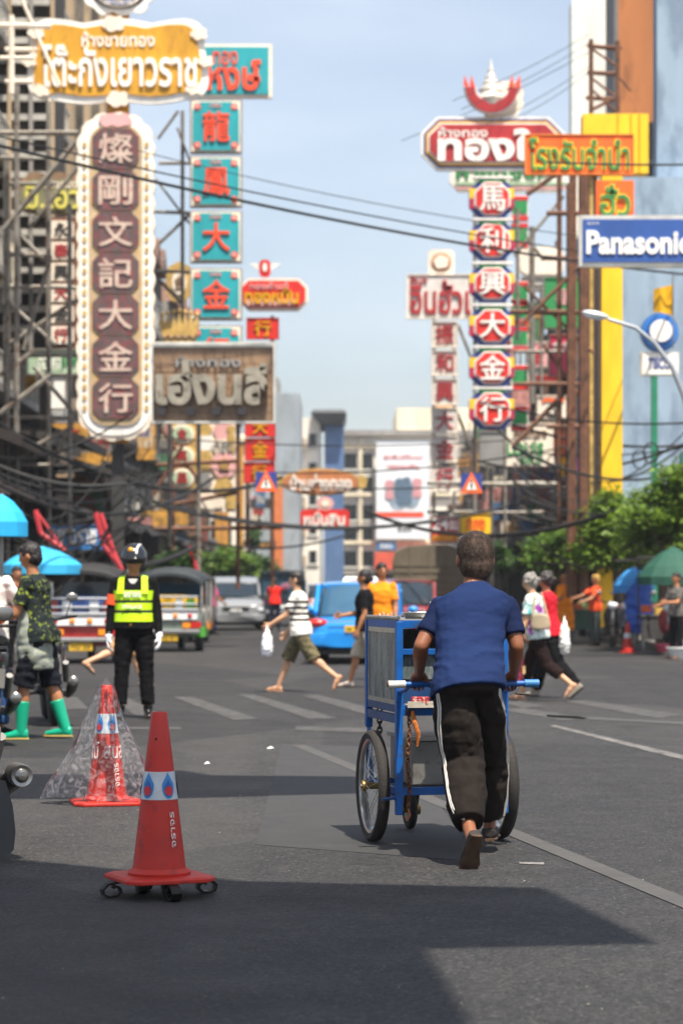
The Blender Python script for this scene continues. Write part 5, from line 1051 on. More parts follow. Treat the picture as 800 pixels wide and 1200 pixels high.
for s in (-1, 1): q_.tube([hc + oq['hs']*s*.095*k - oq['hu']*.03*k, hc + oq['hs']*s*.06*k + oq['hf']*.03*k - oq['hu']*.11*k], .007*k, 6)
q_.build('chin_strap', M('strap_black', '#1b1b1b', .7), hs_)
k = oq['k']; q_ = MB(); c0 = tor(.02, 0, 0)[0]; loft(q_, [(c0 + Vector((0, 0, a_)), Vector((.19*k, 0, 0)), Vector((0, .132*k, 0))) for a_ in (-.02, .02)]); bl = q_.build('belt', M('belt_black', '#171515', .35), off_, True); MB().box(c0 + Vector((0, .138*k, 0)), (.06, .015, .045)).build('buckle', M('brass', '#b8924a', .3, .9), bl)
MB().prism([(-.05*k, 0), (.05*k, 0), (0, -.07*k)], .0, .01).tf(Matrix.Translation(tor(.93, 0, 0)[0] + Vector((0, .095*k, .01)))).build('undershirt', WHT, off_)
# worker in green boots, facing left towards a bystander
wk, wq = person('young man in apron, black shorts and green rubber boots facing left beside a motorbike', at(46, 866), R(78), 1.74, lean=6, legs=((14, 12, 3, 0), (-10, 8, 3, 0)), arms=((18, 8, 58, 12), (30, 6, 52, 10)), head=(0, -12), sk='tan', shirt=cloth('dark_leaf_print', '#232a2b', var=.1, scale=10, col2='#a9b83a', c2pos=.62), pants=cloth('charcoal_shorts', '#181a22'), plen='knee', shoes=('rubber_boot', M('green_rubber', '#10a07c', .3, var=.06)), hair='short', voxel=.012, palmdir=((0, 0, -1), (0, 0, -1)))
k = wq['k']; APR = cloth('grey_apron', '#8b9087', var=.25, scale=16, col2='#b3ad4e', c2pos=.64)
q_ = MB(); tor = wq['tor']; loft(q_, [(Vector(tor(tt, 0, 0)[0]) + Vector((0, .05, 0)), Vector((w_, 0, 0)), Vector((0, d_, 0))) for tt, w_, d_ in ((-.62, .17, .14), (-.4, .2, .15), (-.1, .2, .14), (.15, .19, .12), (.4, .16, .11), (.7, .11, .10))]); remesh(q_, 'apron', APR, wk, .012, 3, disp=.012, dscale=.1)
for nm, s in (('L', -1), ('R', 1)):
    pm_, fg = MB(), MB(); hd = (wq['wr'+nm] - wq['el'+nm]).normalized(); hand_parts(pm_, fg, wq['wr'+nm] - hd*.01, hd, (0, 0, -1), s, k*1.25, (30, 34, 20)); pm_.tube([wq['wr'+nm] - hd*.12, wq['wr'+nm] + hd*.03], [.056, .045], 12); remesh(pm_, 'rubber_glove', M('orange_rubber', '#f0641a', .45), wk, .008, 2, extra=fg)
# bystander at the frame edge
person('man in white shirt and blue jeans half cut off by the left edge', at(-14, 862), R(-20), 1.72, lean=4, arms=((40, 10, 40, 10), (30, 14, 50, 8)), legs=((4, 6, 4, 0), (0, 2, 4, 0)), shirt=WHT, sleeves='long', pants=JEANS, shoes=('shoe', BLK), voxel=.015, loose=1.15)
# crossing pedestrians
wm, q5 = person('woman in a striped top and olive shorts striding left with a plastic bag', at(352, 811), R(80), 1.60, lean=5, legs=((-27, 26, 2, 58), (27, 8, 2, -4)), arms=((26, 5, 34, 6), (8, 8, 26, 4)), head=(0, -6), sk='fair', shirt=stripes('striped_top', '#e9e4d8', '#26252c', .86, 1.16, .075, .45), pants=OLV, plen='knee', shoes=('flipflop', M('sandal_tan', '#b58a6a', .7)), hair='short', voxel=.014, loose=1.15)
def bag(label, loc, w, h, col, name='shopping_bag', group=None, txt=None, hmat=None):
    t = thing(name, label, 'bag', loc, R(80)); b = MB(); loft(b, [(Vector((0, 0, -h)), (w*.32, 0, 0), (0, .05, 0)), (Vector((0, 0, -h*.75)), (w*.5, 0, 0), (0, .07, 0)), (Vector((0, 0, -h*.3)), (w*.42, 0, 0), (0, .05, 0)), (Vector((0, 0, -.02)), (w*.12, 0, 0), (0, .02, 0))] if not txt else [(Vector((0, 0, -h)), (w*.48, 0, 0), (0, .05, 0)), (Vector((0, 0, -.16)), (w*.5, 0, 0), (0, .045, 0))])
    remesh(b, 'bag_body', M('bag_' + col.strip('#'), col, .4), t, .012, 2, disp=.012, dscale=.06)
    hn = MB()
    for s in (-1, 1): hn.tube([(s*w*.3, 0, -.17 if txt else -.05), (s*w*.12, 0, -.01), (0, 0, .03)], .008, 6)
    hn.build('handle', hmat or M('bag_' + col.strip('#')), t)
    if txt: letters(txt, 0, -.16 - (h - .16)*.5, w*.6, h*.2, M('bag_print', '#e8c98a', .5), t, -.056, .01)
    return t
wl = Vector(wm.location) + Matrix.Rotation(R(80), 3, 'Z') @ q5['wrL']; bag('white plastic bag hanging from the hand of the woman in the striped top', wl + Vector((-.04, 0, -.04)), .26, .36, '#f1f1f4')
person('woman with a ponytail in a black T-shirt walking behind the blue cart', at(428, 806), R(80), 1.60, lean=2, legs=((-24, 40, 2, 30), (20, 6, 2, 0)), arms=((-8, 6, 30, 0), (20, 6, 60, 20)), sk='tan', shirt=BLK, pants=cloth('beige_shorts', '#b9ad98'), plen='knee', shoes=('shoe', M('pale_shoe', '#b8a698', .7)), hair='bun', voxel=.015, loose=1.1)
person('man in an orange T-shirt walking just beyond the woman in black', at(447, 797), R(160), 1.68, legs=((12, 4, 3, 0), (-10, 10, 3, 10)), arms=((5, 10, 15, 0), (-12, 8, 20, 0)), head=(40, 0), sk='tan', shirt=cloth('orange', '#f08a1e'), pants=cloth('dark_grey_trousers', '#3a3a3d'), shoes=('shoe', BLK), hair='short', voxel=.016)
FLOR = cloth('floral', '#dfe6dc', var=.15, scale=4, col2='#3ea0a4', c2pos=.56)
n_ = FLOR.node_tree; x_ = n_.nodes.new('ShaderNodeMixRGB'); vz = n_.nodes.new('ShaderNodeTexNoise'); vz.inputs['Scale'].default_value = 5.5; rz_ = n_.nodes.new('ShaderNodeValToRGB'); rz_.color_ramp.elements[0].position = .57; rz_.color_ramp.elements[1].position = .6
bs = n_.nodes['Principled BSDF']; old = bs.inputs['Base Color'].links[0].from_socket; n_.links.new([x for x in n_.nodes if x.type == 'TEX_COORD'][0].outputs['Object'], vz.inputs['Vector']); n_.links.new(vz.outputs[0], rz_.inputs[0]); n_.links.new(rz_.outputs[0], x_.inputs[0]); n_.links.new(old, x_.inputs[1]); x_.inputs[2].default_value = hexc('#a94bb0') + [1]; n_.links.new(x_.outputs[0], bs.inputs['Base Color'])
ow, q6 = person('grey haired woman in a floral blouse crossing left with two bags', at(629, 821), R(72), 1.54, lean=8, legs=((-22, 30, 2, 44), (20, 6, 2, -4)), arms=((8, 6, 14, 0), (25, 6, 45, 6)), head=(0, -12), sk='fair', shirt=FLOR, pants=cloth('dark_brown_trousers', '#211513'), plen='capri', shoes=('flipflop', M('sandal_beige', '#c7a184', .7)), hair='curly', hair_mat=HAIRG, voxel=.014, loose=1.2)
wl = Vector(ow.location) + Matrix.Rotation(R(72), 3, 'Z') @ q6['wrL']; bag('maroon shopping bag with gold print and cream handles carried by the woman in floral blouse', wl + Vector((.0, -.02, -.06)), .32, .46, '#7c1634', txt='ทอง', hmat=M('bag_handle_cream', '#d9c9a2', .6))
hb = thing('handbag', 'beige handbag under the arm of the woman in the floral blouse', 'bag', Vector(ow.location) + Vector((.02, -.22, .93)), R(-10)); q_ = MB(); loft(q_, [(Vector((0, 0, z_)), (w_, 0, 0), (0, .05, 0)) for z_, w_ in ((-.09, .11), (-.04, .12), (.06, .10), (.09, .07))]); remesh(q_, 'bag_body', M('beige_leather', '#a8977c', .5), hb, .012, 3); MB().tube([(-.09, 0, .07), (-.07, .05, .3), (.0, .08, .34), (.08, 0, .07)], .012, 6).build('strap', M('beige_leather'), hb)
person('dark curly haired woman in a red top half hidden behind the grey haired woman', at(644, 818), R(72), 1.55, lean=6, legs=((-18, 22, 2, 40), (18, 4, 2, 0)), arms=((10, 6, 20, 0), (14, 6, 30, 0)), sk='tan', shirt=cloth('red_top', '#c3202f'), pants=BLK, shoes=('shoe', M('grey_shoe', '#8a8176', .6)), hair='curly', hair_mat=M('hair_dark_grey', '#3b3532', .6, var=.4, scale=25, bump=.6), voxel=.015, loose=1.2)
bag('white tote bag swinging behind the woman in the red top', G(655, 818) + Vector((.05, -.1, .95)), .3, .42, '#e9e6df', name='tote_bag')
pk, qk = person('walker in magenta mostly hidden behind the traffic officer, one leg lifted', at(148, 805), R(-65), 1.62, lean=4, legs=((22, 4, 2, 0), (-34, 36, 2, 40)), arms=((0, 6, 20, 0), (-10, 6, 30, 0)), sk='fair', shirt=cloth('magenta_top', '#b02456'), pants=cloth('tan_shorts', '#b28a62'), plen='knee', shoes=('flipflop', M('sandal_dark', '#3d3434', .6)), hair='short', voxel=.016)
monk, mk = person('monk in an orange robe standing at the right kerb', at(660, 754), R(100), 1.66, arms=((20, 6, 60, 20), (10, 8, 20, 0)), sk='tan', shirt=cloth('saffron', '#f0871a', var=.2), pants=cloth('saffron'), shoes=('flipflop', SANDAL), hair='none', voxel=.02, loose=1.3)
rb_ = MB(); tor = mk['tor']; loft(rb_, [(tor(tt, 0, 0)[0], (w_, 0, 0), (0, w_*.85, 0)) for tt, w_ in ((-1.2, .26), (-.9, .25), (-.4, .26), (0, .22), (.4, .24), (.8, .2), (.95, .1))]); remesh(rb_, 'robe', cloth('saffron'), monk, .02, 3, disp=.05, dscale=.16)
person('vendor in a bright orange vest with yellow cap by the parked scooters', at(697, 757), R(110), 1.62, arms=((40, 8, 30, 0), (55, 8, 20, 10)), shirt=cloth('coral_vest', '#ef5a33'), pants=cloth('grey_trousers', '#4d5450'), shoes=('shoe', BLK), hair='short', hair_mat=cloth('straw_cap', '#c9a35a'), voxel=.02)
person('woman in a pink top and navy skirt standing beside the silver car', at(249, 744), R(-60), 1.6, arms=((30, 8, 50, 10), (15, 8, 40, 10)), shirt=cloth('pink_top', '#e23f8b'), pants=cloth('navy_trousers', '#20243c'), shoes=('shoe', BLK), hair='long', voxel=.02)
person('rider in a red shirt beside the dark pickup truck', at(322, 739), R(10), 1.62, lean=8, arms=((40, 8, 30, 0), (40, 8, 30, 0)), shirt=cloth('red_shirt', '#d8291f'), pants=cloth('navy_trousers'), shoes=('shoe', BLK), hair='short', voxel=.022)
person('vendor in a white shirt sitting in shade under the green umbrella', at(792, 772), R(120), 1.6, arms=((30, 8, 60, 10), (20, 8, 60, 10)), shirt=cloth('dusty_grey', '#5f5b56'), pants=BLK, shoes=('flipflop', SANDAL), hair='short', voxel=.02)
person('stall keeper in a brown shirt standing in front of the dark shop fronts at left', at(20, 790), R(-150), 1.65, arms=((10, 8, 30, 0), (20, 8, 40, 0)), shirt=cloth('brown_shirt', '#7b4a35'), pants=BLK, shoes=('shoe', BLK), hair='short', voxel=.022)
# ------------------------------------------------------------------ push cart (local frame: y forward, x right, origin on the ground under the axle)
BLU = M('cart_blue_paint', '#0d549c', .42, var=.18, scale=9, col2='#3a3f45', c2pos=.63, bump=.15, bscale=30); BLUD = M('cart_dark_blue', '#123e6e', .5, var=.25, scale=6, col2='#2a2622', c2pos=.62)
RUB = M('tyre_rubber', '#26221f', .8, var=.2, scale=12, col2='#4a4138', c2pos=.66, bump=.4, bscale=90); CHR = M('dull_chrome', '#b9b9b6', .28, .9, var=.2, scale=15); STL = M('galvanised_sheet', '#8f8d88', .42, .55, var=.22, scale=5, col2='#6b6156', c2pos=.62)
CHAIN = M('rusty_chain', '#5b3a26', .7, .4, var=.4, scale=30, col2='#9a5a2a', c2pos=.55)
def dirty_glass():
    m = bpy.data.materials.new('dirty_cabinet_glass'); m.use_nodes = True; n = m.node_tree; L = n.links.new; b = n.nodes['Principled BSDF']
    t = n.nodes.new('ShaderNodeTexCoord'); mp_ = n.nodes.new('ShaderNodeMapping'); mp_.inputs['Scale'].default_value = (3, 3, .8); L(t.outputs['Object'], mp_.inputs[0])
    a = n.nodes.new('ShaderNodeTexNoise'); a.inputs['Scale'].default_value = 5; a.inputs['Detail'].default_value = 9; a.inputs['Roughness'].default_value = .7; L(mp_.outputs[0], a.inputs['Vector'])
    r = n.nodes.new('ShaderNodeValToRGB'); L(a.outputs[0], r.inputs[0]); e = r.color_ramp.elements; e[0].position = .3; e[0].color = (.045, .06, .06, 1); e[1].position = .68; e[1].color = (.33, .36, .36, 1); k_ = r.color_ramp.elements.new(.5); k_.color = (.12, .15, .15, 1)
    L(r.outputs[0], b.inputs['Base Color']); r2 = n.nodes.new('ShaderNodeValToRGB'); L(a.outputs[0], r2.inputs[0]); r2.color_ramp.elements[0].color = (.08, .08, .08, 1); r2.color_ramp.elements[1].color = (.5, .5, .5, 1); L(r2.outputs[0], b.inputs['Roughness']); b.inputs['Alpha'].default_value = .93
    return m
GLS = dirty_glass()
cart = thing('push_cart', 'blue three wheeled vendor push cart with glass sided cabinet and spoked wheels', 'push cart', (.50, 12.70, 0), R(12))
def cp_(name, m, mat, parent=None, smooth=False, bevel=0): return m.build(name, mat, parent or cart, smooth, bevel=bevel)
XLc, XRc, YB, YF, ZB, ZT = -.285, .27, -.34, .36, .69, 1.155
# corner posts
for x, y, z0 in ((XLc, YB, .17), (XLc, YF, .58), (XRc, YB, .17), (XRc, YF, .58)): cp_('post', MB().box((x, y, (z0 + ZT) / 2), (.036, .036, ZT - z0)), BLU, bevel=.003)
# top and bottom rails
for z in (ZT - .015, ZB + .02):
    for x in (XLc, XRc): cp_('rail', MB().bb(x - .012, x + .012, YB + .018, YF - .018, z - .02, z + .02), BLU if z > 1 else BLUD, bevel=.002)
    for y in (YB, YF): cp_('rail', MB().bb(XLc + .018, XRc - .018, y - .012, y + .012, z - .02, z + .02), BLU, bevel=.002)
for x in (XLc, XRc): cp_('rail', MB().bb(x - .014, x + .014, YB + .018, YF - .018, ZB - .055, ZB - .012), BLUD, bevel=.002)
for s, x in ((-1, XLc), (1, XRc)):
    g = cp_('glass_pane', MB().bb(x - .004, x + .004, YB + .05, YF - .05, ZB + .055, ZT - .05), GLS)
    cp_('pane_frame', MB().ring_prism([(a + .01, b + (ZB + ZT) / 2) for a, b in o_rect(YF - YB - .036, ZT - ZB - .07)], [(a + .01, b + (ZB + ZT) / 2) for a, b in o_rect(YF - YB - .09, ZT - ZB - .12)], -.011, .011).tf(Matrix(((0, 1, 0, x), (1, 0, 0, 0), (0, 0, 1, 0), (0, 0, 0, 1)))), CHR, g)
cp_('glass_pane', MB().bb(XLc + .04, XRc - .04, YF - .004, YF + .004, ZB + .05, ZT - .05), GLS)
# rear: open top bay, glass strip, tray shelf
cp_('rail', MB().bb(XLc + .018, XRc - .018, YB - .013, YB + .013, .985, 1.015), BLU, bevel=.002)
cp_('rail', MB().bb(XLc + .018, XRc - .018, YB - .018, YB + .018, .675, .715), BLU, bevel=.002)
cp_('glass_pane', MB().bb(XLc + .02, XRc - .02, YB + .014, YB + .02, .86, .985), GLS)
cp_('panel', MB().bb(XLc + .02, XRc - .02, YB + .03, YB + .04, .72, .86), BLUD)
cp_('tray', MB().bb(XLc + .03, XRc - .03, YB - .06, YB + .012, .722, .735), M('worn_white_tray', '#bdb3a4', .6, var=.25, scale=14, col2='#6e5a48'), bevel=.002)
cp_('tray_lip', MB().bb(XLc + .03, XRc - .03, YB - .066, YB - .06, .718, .75), M('worn_white_tray'))
# cabinet floor, top rim and lid
cp_('cabinet_floor', MB().bb(XLc + .02, XRc - .02, YB + .04, YF - .02, ZB, ZB + .012), STL)
cp_('top_sheet', MB().bb(XLc - .01, XRc + .01, YB + .02, YF + .012, ZT + .001, ZT + .012), STL, bevel=.002)
for x in (XLc - .006, XRc + .006): cp_('top_trim', MB().tube([(x, YB - .01, ZT + .016), (x, YF + .01, ZT + .016)], .011, 8), CHR, smooth=True)
# things lying on the cabinet
def onc(x, y, z): return cart.matrix_basis @ Vector((x, y, z))
from mathutils import Matrix as _Mx
CM = _Mx.Translation(Vector((.50, 12.70, 0))) @ _Mx.Rotation(R(12), 4, 'Z')
def onc(x, y, z): return CM @ Vector((x, y, z))
q = MB(); q.lathe([(.0, 0), (.095, 0), (.11, .028), (.115, .03), (.108, .033), (.09, .008), (0, .006)], 22); tag(q.build('metal_tray', CHR, None, True, loc=onc(-.12, -.2, ZT + .013)), 'shallow round metal tray lying on the cart top behind the grip', 'tray')
q = MB()
for a in range(5): q.tube([(-.04 + .02*a, 0, .0), (-.045 + .022*a, .01, .022 + .006*(a % 2)), (-.03 + .018*a, .02, .004)], .0035, 5)
tag(q.build('clip_bundle', CHR, None, True, loc=onc(-.24, .1, ZT + .013)), 'little bunch of shiny metal clips lying on the left top edge of the cart', 'clips', kind='stuff')
q = MB()
for a in range(7): an = a*.9; q.tube([(math.cos(an)*.05, math.sin(an)*.03, .0), (math.cos(an + .7)*.055, math.sin(an + .7)*.035, .02 + .004*a), (math.cos(an + 1.5)*.05, math.sin(an + 1.5)*.03, .006)], .0045, 5)
tag(q.build('coiled_wire', CHR, None, True, loc=onc(-.05, .18, ZT + .013)), 'tangle of bright wire lying in the middle of the cart top', 'wire', kind='stuff')
q = MB().box((0, 0, .045), (.16, .12, .09)); tag(q.build('plastic_tub', M('tub_white', '#d9d7d0', .5), None, loc=onc(.02, -.15, ZT + .013), rz=R(20), bevel=.01), 'small white plastic tub standing on the cart top beside the man', 'tub')
q = MB().box((0, 0, .018), (.085, .05, .036)); tag(q.build('small_packet', M('packet_red', '#b0222a', .5, var=.3, scale=30, col2='#efe6dc', c2pos=.6), None, loc=onc(XLc + .105, YB - .03, .7355), rz=R(-15), bevel=.003), 'small red and white packet lying on the rear tray of the cart', 'packet')
# lower frame and grey box
for y in (YB, .3): cp_('cross_bar', MB().bb(XLc + .018, XRc - .018, y - .015, y + .015, .27, .31), BLU, bevel=.002)
for x in (XLc, XRc): cp_('side_bar', MB().bb(x - .015, x + .015, YB + .018, .62, .275, .305), BLU, bevel=.002)
for x in (XLc, XRc): cp_('brace', MB().tube([(x, .28, .3), (x, YF, .6)], .012, 6), BLU)
bxm = MB(); bxm.rings([[(x, y, z) for x, y in ((-.2, -.28), (.2, -.28), (.2, .22), (-.2, .22))] for z in (.312, .54)]); cp_('metal_box', bxm, STL, bevel=.008)
lid = MB().bb(-.215, .215, -.295, .235, .541, .562); cp_('box_lid', lid, M('box_lid_grey', '#a3a09a', .45, .4, var=.2, scale=7), bevel=.004)
# handle
hb_ = MB(); hb_.tube([(-.39, -.60, BARZ), (.36, -.60, BARZ)], .0145, 12); bar_ = cp_('handle_bar', hb_, BLU, smooth=True)
MB().tube([(-.402, -.60, BARZ), (-.315, -.60, BARZ)], .0195, 14).build('grip', M('grip_silver', '#c9c7c2', .5, var=.2, scale=30), bar_, True); MB().tube([(.30, -.60, BARZ), (.375, -.60, BARZ)], .0205, 14).build('grip', M('grip_blue', '#2f6fa8', .45, var=.2, scale=30), bar_, True)
MB().lathe([(.013, -.407), (.016, -.4)], 12, (0, -.60, BARZ), 'x').build('grip_end', M('rust_dot', '#6a3b22', .8), bar_)
for x in (XLc, XRc): cp_('handle_arm', MB().tube([(x, YB - .01, .80), (x, -.5, BARZ - .03), (x, -.60, BARZ)], .013, 8), BLU, smooth=True)
# brake lever and cable under the grip
cp_('brake_lever', MB().tube([(.27, -.60, BARZ - .01), (.25, -.62, BARZ - .05), (.32, -.64, BARZ - .055)], .006, 6), DSTEEL)
# wheels
def wheel(x, y, r, w, spokes, name='wheel', outer=-1):
    t_ = MB(); t_.lathe([(r - .045, -w*.42), (r - .02, -w*.5), (r - .006, -w*.34), (r, 0), (r - .006, w*.34), (r - .02, w*.5), (r - .045, w*.42)], 44, (x, y, r), 'x')
    t_.f = [f for f in t_.f if len(f) == 4]; n = 44
    for k in range(n): t_.f.append((k, (k + 1) % n, 6*n + (k + 1) % n, 6*n + k))
    hub = MB().lathe([(.012, -.06), (.03, -.055), (.03, -.035), (.018, -.03), (.018, .03), (.03, .035), (.03, .055), (.012, .06)], 16, (x, y, r), 'x')
    wl_ = cp_(name, hub, M('hub_brass', '#a98a52', .4, .8, var=.3, scale=30), smooth=True)
    t_.build('tyre', RUB, wl_, True)
    if spokes:
        rm = MB(); rm.lathe([(r - .046, -w*.36), (r - .046, w*.36), (r - .062, w*.3), (r - .066, 0), (r - .062, -w*.3)], 44, (x, y, r), 'x'); rm.f = [f for f in rm.f if len(f) == 4]
        for k in range(44): rm.f.append((k, (k + 1) % 44, 4*44 + (k + 1) % 44, 4*44 + k))
        rm.build('rim', CHR, wl_, True)
        for k in range(spokes):
            a = 2*math.pi*k/spokes; b2 = a + (.55 if k % 2 else -.55); sx_ = (-.04 if k % 4 < 2 else .04)
            MB().tube([(x + sx_, y + .028*math.cos(a), r + .028*math.sin(a)), (x, y + (r - .06)*math.cos(b2), r + (r - .06)*math.sin(b2))], .0022, 5).build('spoke', CHR, wl_)
    else: MB().lathe([(r - .04, -w*.4), (r - .04, w*.4)], 24, (x, y, r), 'x').build('rim', STL, wl_)
    return wl_
wheel(-.345, 0, .293, .062, 36); wheel(.34, 0, .293, .062, 36)
cp_('axle', MB().tube([(-.41, 0, .293), (.405, 0, .293)], .011, 8), STL, smooth=True)
for x in (XLc, XRc): cp_('axle_mount', MB().bb(x - .016, x + .016, -.05, .05, .24, .32), BLU, bevel=.003)
for x in (XLc, XRc): cp_('axle_strut', MB().tube([(x, YB + .02, .24), (x, 0, .29), (x, .26, .30)], .012, 6), BLU)
wheel(0.0, .60, .11, .045, 0, 'caster_wheel')
cf = MB()
for s in (-1, 1): cf.tube([(s*.034, .60, .11), (s*.034, .52, .25), (0, .48, .29)], .01, 6)
cp_('caster_fork', cf, DSTEEL); cp_('fork_plate', MB().bb(-.06, .06, .42, .54, .262, .274), DSTEEL)
cp_('rear_mudbar', MB().tube([(XLc, YB - .005, .26), (XLc - .09, YB - .005, .25)], .009, 6), BLUD)
# hanging chain
cx, cy = XLc + .045, YB - .02; top = .69
for k in range(20):
    z = top - k*.0245; a = R(90) if k % 2 else 0; pts = [Vector((math.cos(t)*.0095, 0, math.sin(t)*.0175)) for t in [2*math.pi*j/8 for j in range(9)]]
    m_ = Matrix.Rotation(a + .3, 3, 'Z'); MB().tube([m_ @ p + Vector((cx + .005*math.sin(k*.5), cy, z)) for p in pts], .0042, 5).build('chain_link', CHAIN, cart, True)
cp_('hook', MB().tube([(cx, cy, top - .49), (cx + .008, cy, top - .52), (cx - .004, cy, top - .545), (cx - .018, cy, top - .53)], .005, 6), M('hook_rust', '#b0643a', .6), smooth=True)
cp_('rope', MB().tube([(cx + .02, cy, .70), (cx + .03, cy - .01, .64), (cx + .05, cy - .01, .58), (cx + .045, cy, .52)], [.009, .014, .012, .006], 8), M('orange_cord', '#c9712c', .8, var=.3, scale=60, bump=.6), smooth=True)
for k in range(9):
    z = .68 - k*.026; MB().tube([Matrix.Rotation(k*1.57, 3, 'Z') @ Vector((math.cos(t)*.012, 0, math.sin(t)*.02)) + Vector((XLc + .005, .12, z)) for t in [2*math.pi*j/8 for j in range(9)]], .005, 5).build('chain_link', M('dark_chain', '#3b3733', .5, .6), cart, True)

# ------------------------------------------------------------------ cones
CONE = M('cone_plastic', '#b3210f', .5, var=.16, scale=6, col2='#7a1c10', c2pos=.62, bump=.12, bscale=40); BAND = M('cone_band', '#b9bfc4', .4, var=.12, scale=14)
DB, DRD, DLB = M('drop_blue', '#1c5aa8', .4), M('drop_red', '#c2212d', .4), M('drop_light_blue', '#3a86c4', .5)
def cone_thing(name, label, loc, rz, Hc, rb, rt, zb, plate, bandz, wheeled):
    c = thing(name, label, 'cone', loc, rz); prof = lambda z: rb + (rt - rb)*(z/Hc)
    def B(nm, m, mat, sm=True, par=None, bev=0): return m.build(nm, mat, par or c, sm, bevel=bev)
    B('cone_body', MB().lathe([(rb, 0), (prof(Hc*.25), Hc*.25), (prof(Hc*.5), Hc*.5), (prof(Hc*.75), Hc*.75), (rt, Hc - .006), (rt - .005, Hc), (rt - .012, Hc), (rt - .014, Hc - .03), (.001, Hc - .03)], 40, (0, 0, zb)), CONE)
    B('collar', MB().lathe([(rb + .016, 0), (rb + .018, .012), (rb + .006, .022), (rb - .001, .03)], 40, (0, 0, zb)), CONE)
    h = plate / 2; k_ = .05
    pts = [(-h + k_, -h), (h - k_, -h), (h, -h + k_), (h, h - k_), (h - k_, h), (-h + k_, h), (-h, h - k_), (-h, -h + k_)]
    B('base_plate', MB().rings([[(x, y, zb - .022) for x, y in pts], [(x, y, zb - .006) for x, y in pts], [(x*.93, y*.93, zb + .001) for x, y in pts]]), CONE, False, bev=.003)
    z0, z1 = bandz
    B('reflective_band', MB().lathe([(prof(z0), z0), (prof(z0) + .002, z0 + .001), (prof(z1) + .002, z1 - .001), (prof(z1), z1)], 40, (0, 0, zb)), BAND)
    def patch(nm, pts2, mat, ang, zc, off):
        """flat print wrapped on the cone: pts2 in metres (around, up)"""
        m = MB(); vs = []
        for u, v in pts2:
            z = zc + v; r_ = prof(z) + off; a = ang + u / r_; vs.append((r_*math.cos(a), r_*math.sin(a), zb + z))
        cx_ = sum(p[0] for p in pts2)/len(pts2); cv_ = sum(p[1] for p in pts2)/len(pts2); z = zc + cv_; r_ = prof(z) + off; a = ang + cx_/r_; vs.append((r_*math.cos(a), r_*math.sin(a), zb + z)); n = len(pts2)
        m.add(vs, [(i, (i + 1) % n, n) for i in range(n)]); return m.build(nm, mat, c)
    def drop(s): return [(math.sin(t)*s*.62*(1 - .38*max(0, -math.cos(t)) if 0 else 1)*(1 if math.cos(t) < .2 else max(0, 1 - (math.cos(t) - .2)/.8)**.7), -math.cos(t - math.pi)*0 + (math.cos(t)*s*(1.0 if math.cos(t) < 0 else 1.35))) for t in [2*math.pi*i/28 for i in range(28)]]
    zc = (z0 + z1)/2 - .006; hgt = (z1 - z0)
    for a0 in (-1.571 - .62 - rz, -1.571 + .62 - rz, -1.571 + 1.87 - rz, -1.571 - 1.87 - rz):
        patch('print_drop_outer', drop(hgt*.40), DLB, a0, zc, .004); patch('print_drop_middle', [(x*.66, y*.66 - .008) for x, y in drop(hgt*.40)], DB, a0, zc, .0055)
        patch('print_drop_centre', [(hgt*.17*math.cos(t), hgt*.17*math.sin(t) - hgt*.12) for t in [2*math.pi*i/18 for i in range(18)]], DRD, a0, zc, .007)
    def wrap_text(txt, w_, h_, ang, zc_, vertical, mat):
        me = textmesh(txt, w_, h_, mat, .002, 0); o = bpy.data.objects.new('print_lettering', me); COL.objects.link(o); o.parent = c
        for v in me.vertices:
            x, y, z = v.co; u, vv = (x, z) if not vertical else (-z, x); zz = zc_ + vv; r_ = prof(zz) + .003 - y; a = ang + u/prof(zz); v.co = (r_*math.cos(a), r_*math.sin(a), zb + zz)
    return c, prof, wrap_text
PRW = M('print_white', '#e9d9d2', .6, var=.2, scale=60, col2='#c4503c', c2pos=.62)
fc, prof, wt = cone_thing('traffic_cone', 'red traffic cone on a scroll footed iron stand, alone in the foreground', (-.785, 10.43, 0), R(24), .70, .118, .034, .092, .40, (.325, .445), True)
wt('จราจร', .15, .020, -1.571 + .72 - R(24), .20, True, PRW)
MB().lathe([(.0, 0), (.006, .0), (.006, .003)], 10).tf(Matrix.Translation((prof(.6)*math.cos(-2.2), prof(.6)*math.sin(-2.2), .092 + .585)) @ Matrix.Rotation(R(90), 4, 'X')).build('bolt_hole', M('hole_black', '#160c0a', .9), fc)
IRON = M('black_iron', '#1d1b1a', .45, .6, var=.4, scale=30, col2='#4b4038', c2pos=.66)
stand = None
for i in range(4):
    a = R(45 + 90*i - 48); d = Vector((math.cos(a), math.sin(a), 0)); sd = Vector((-d.y, d.x, 0)); pts = [(.02, .066), (.12, .066), (.19, .066), (.232, .058), (.254, .036), (.248, .014), (.222, .005), (.192, .008), (.174, .024), (.178, .042), (.196, .05), (.208, .042)]
    rs = []
    for j, (r_, z) in enumerate(pts):
        p0, p1 = Vector(pts[max(0, j-1)]), Vector(pts[min(len(pts)-1, j+1)]); tg = (p1 - p0).normalized(); nr = Vector((-tg.y, tg.x))
        q0 = Vector((r_, z)) + nr*.005; q1 = Vector((r_, z)) - nr*.005
        rs.append([d*q0.x + Vector((0, 0, q0.y)) + sd*.022, d*q0.x + Vector((0, 0, q0.y)) - sd*.022, d*q1.x + Vector((0, 0, q1.y)) - sd*.022, d*q1.x + Vector((0, 0, q1.y)) + sd*.022])
    MB().rings(rs).build('scroll_foot', IRON, fc)
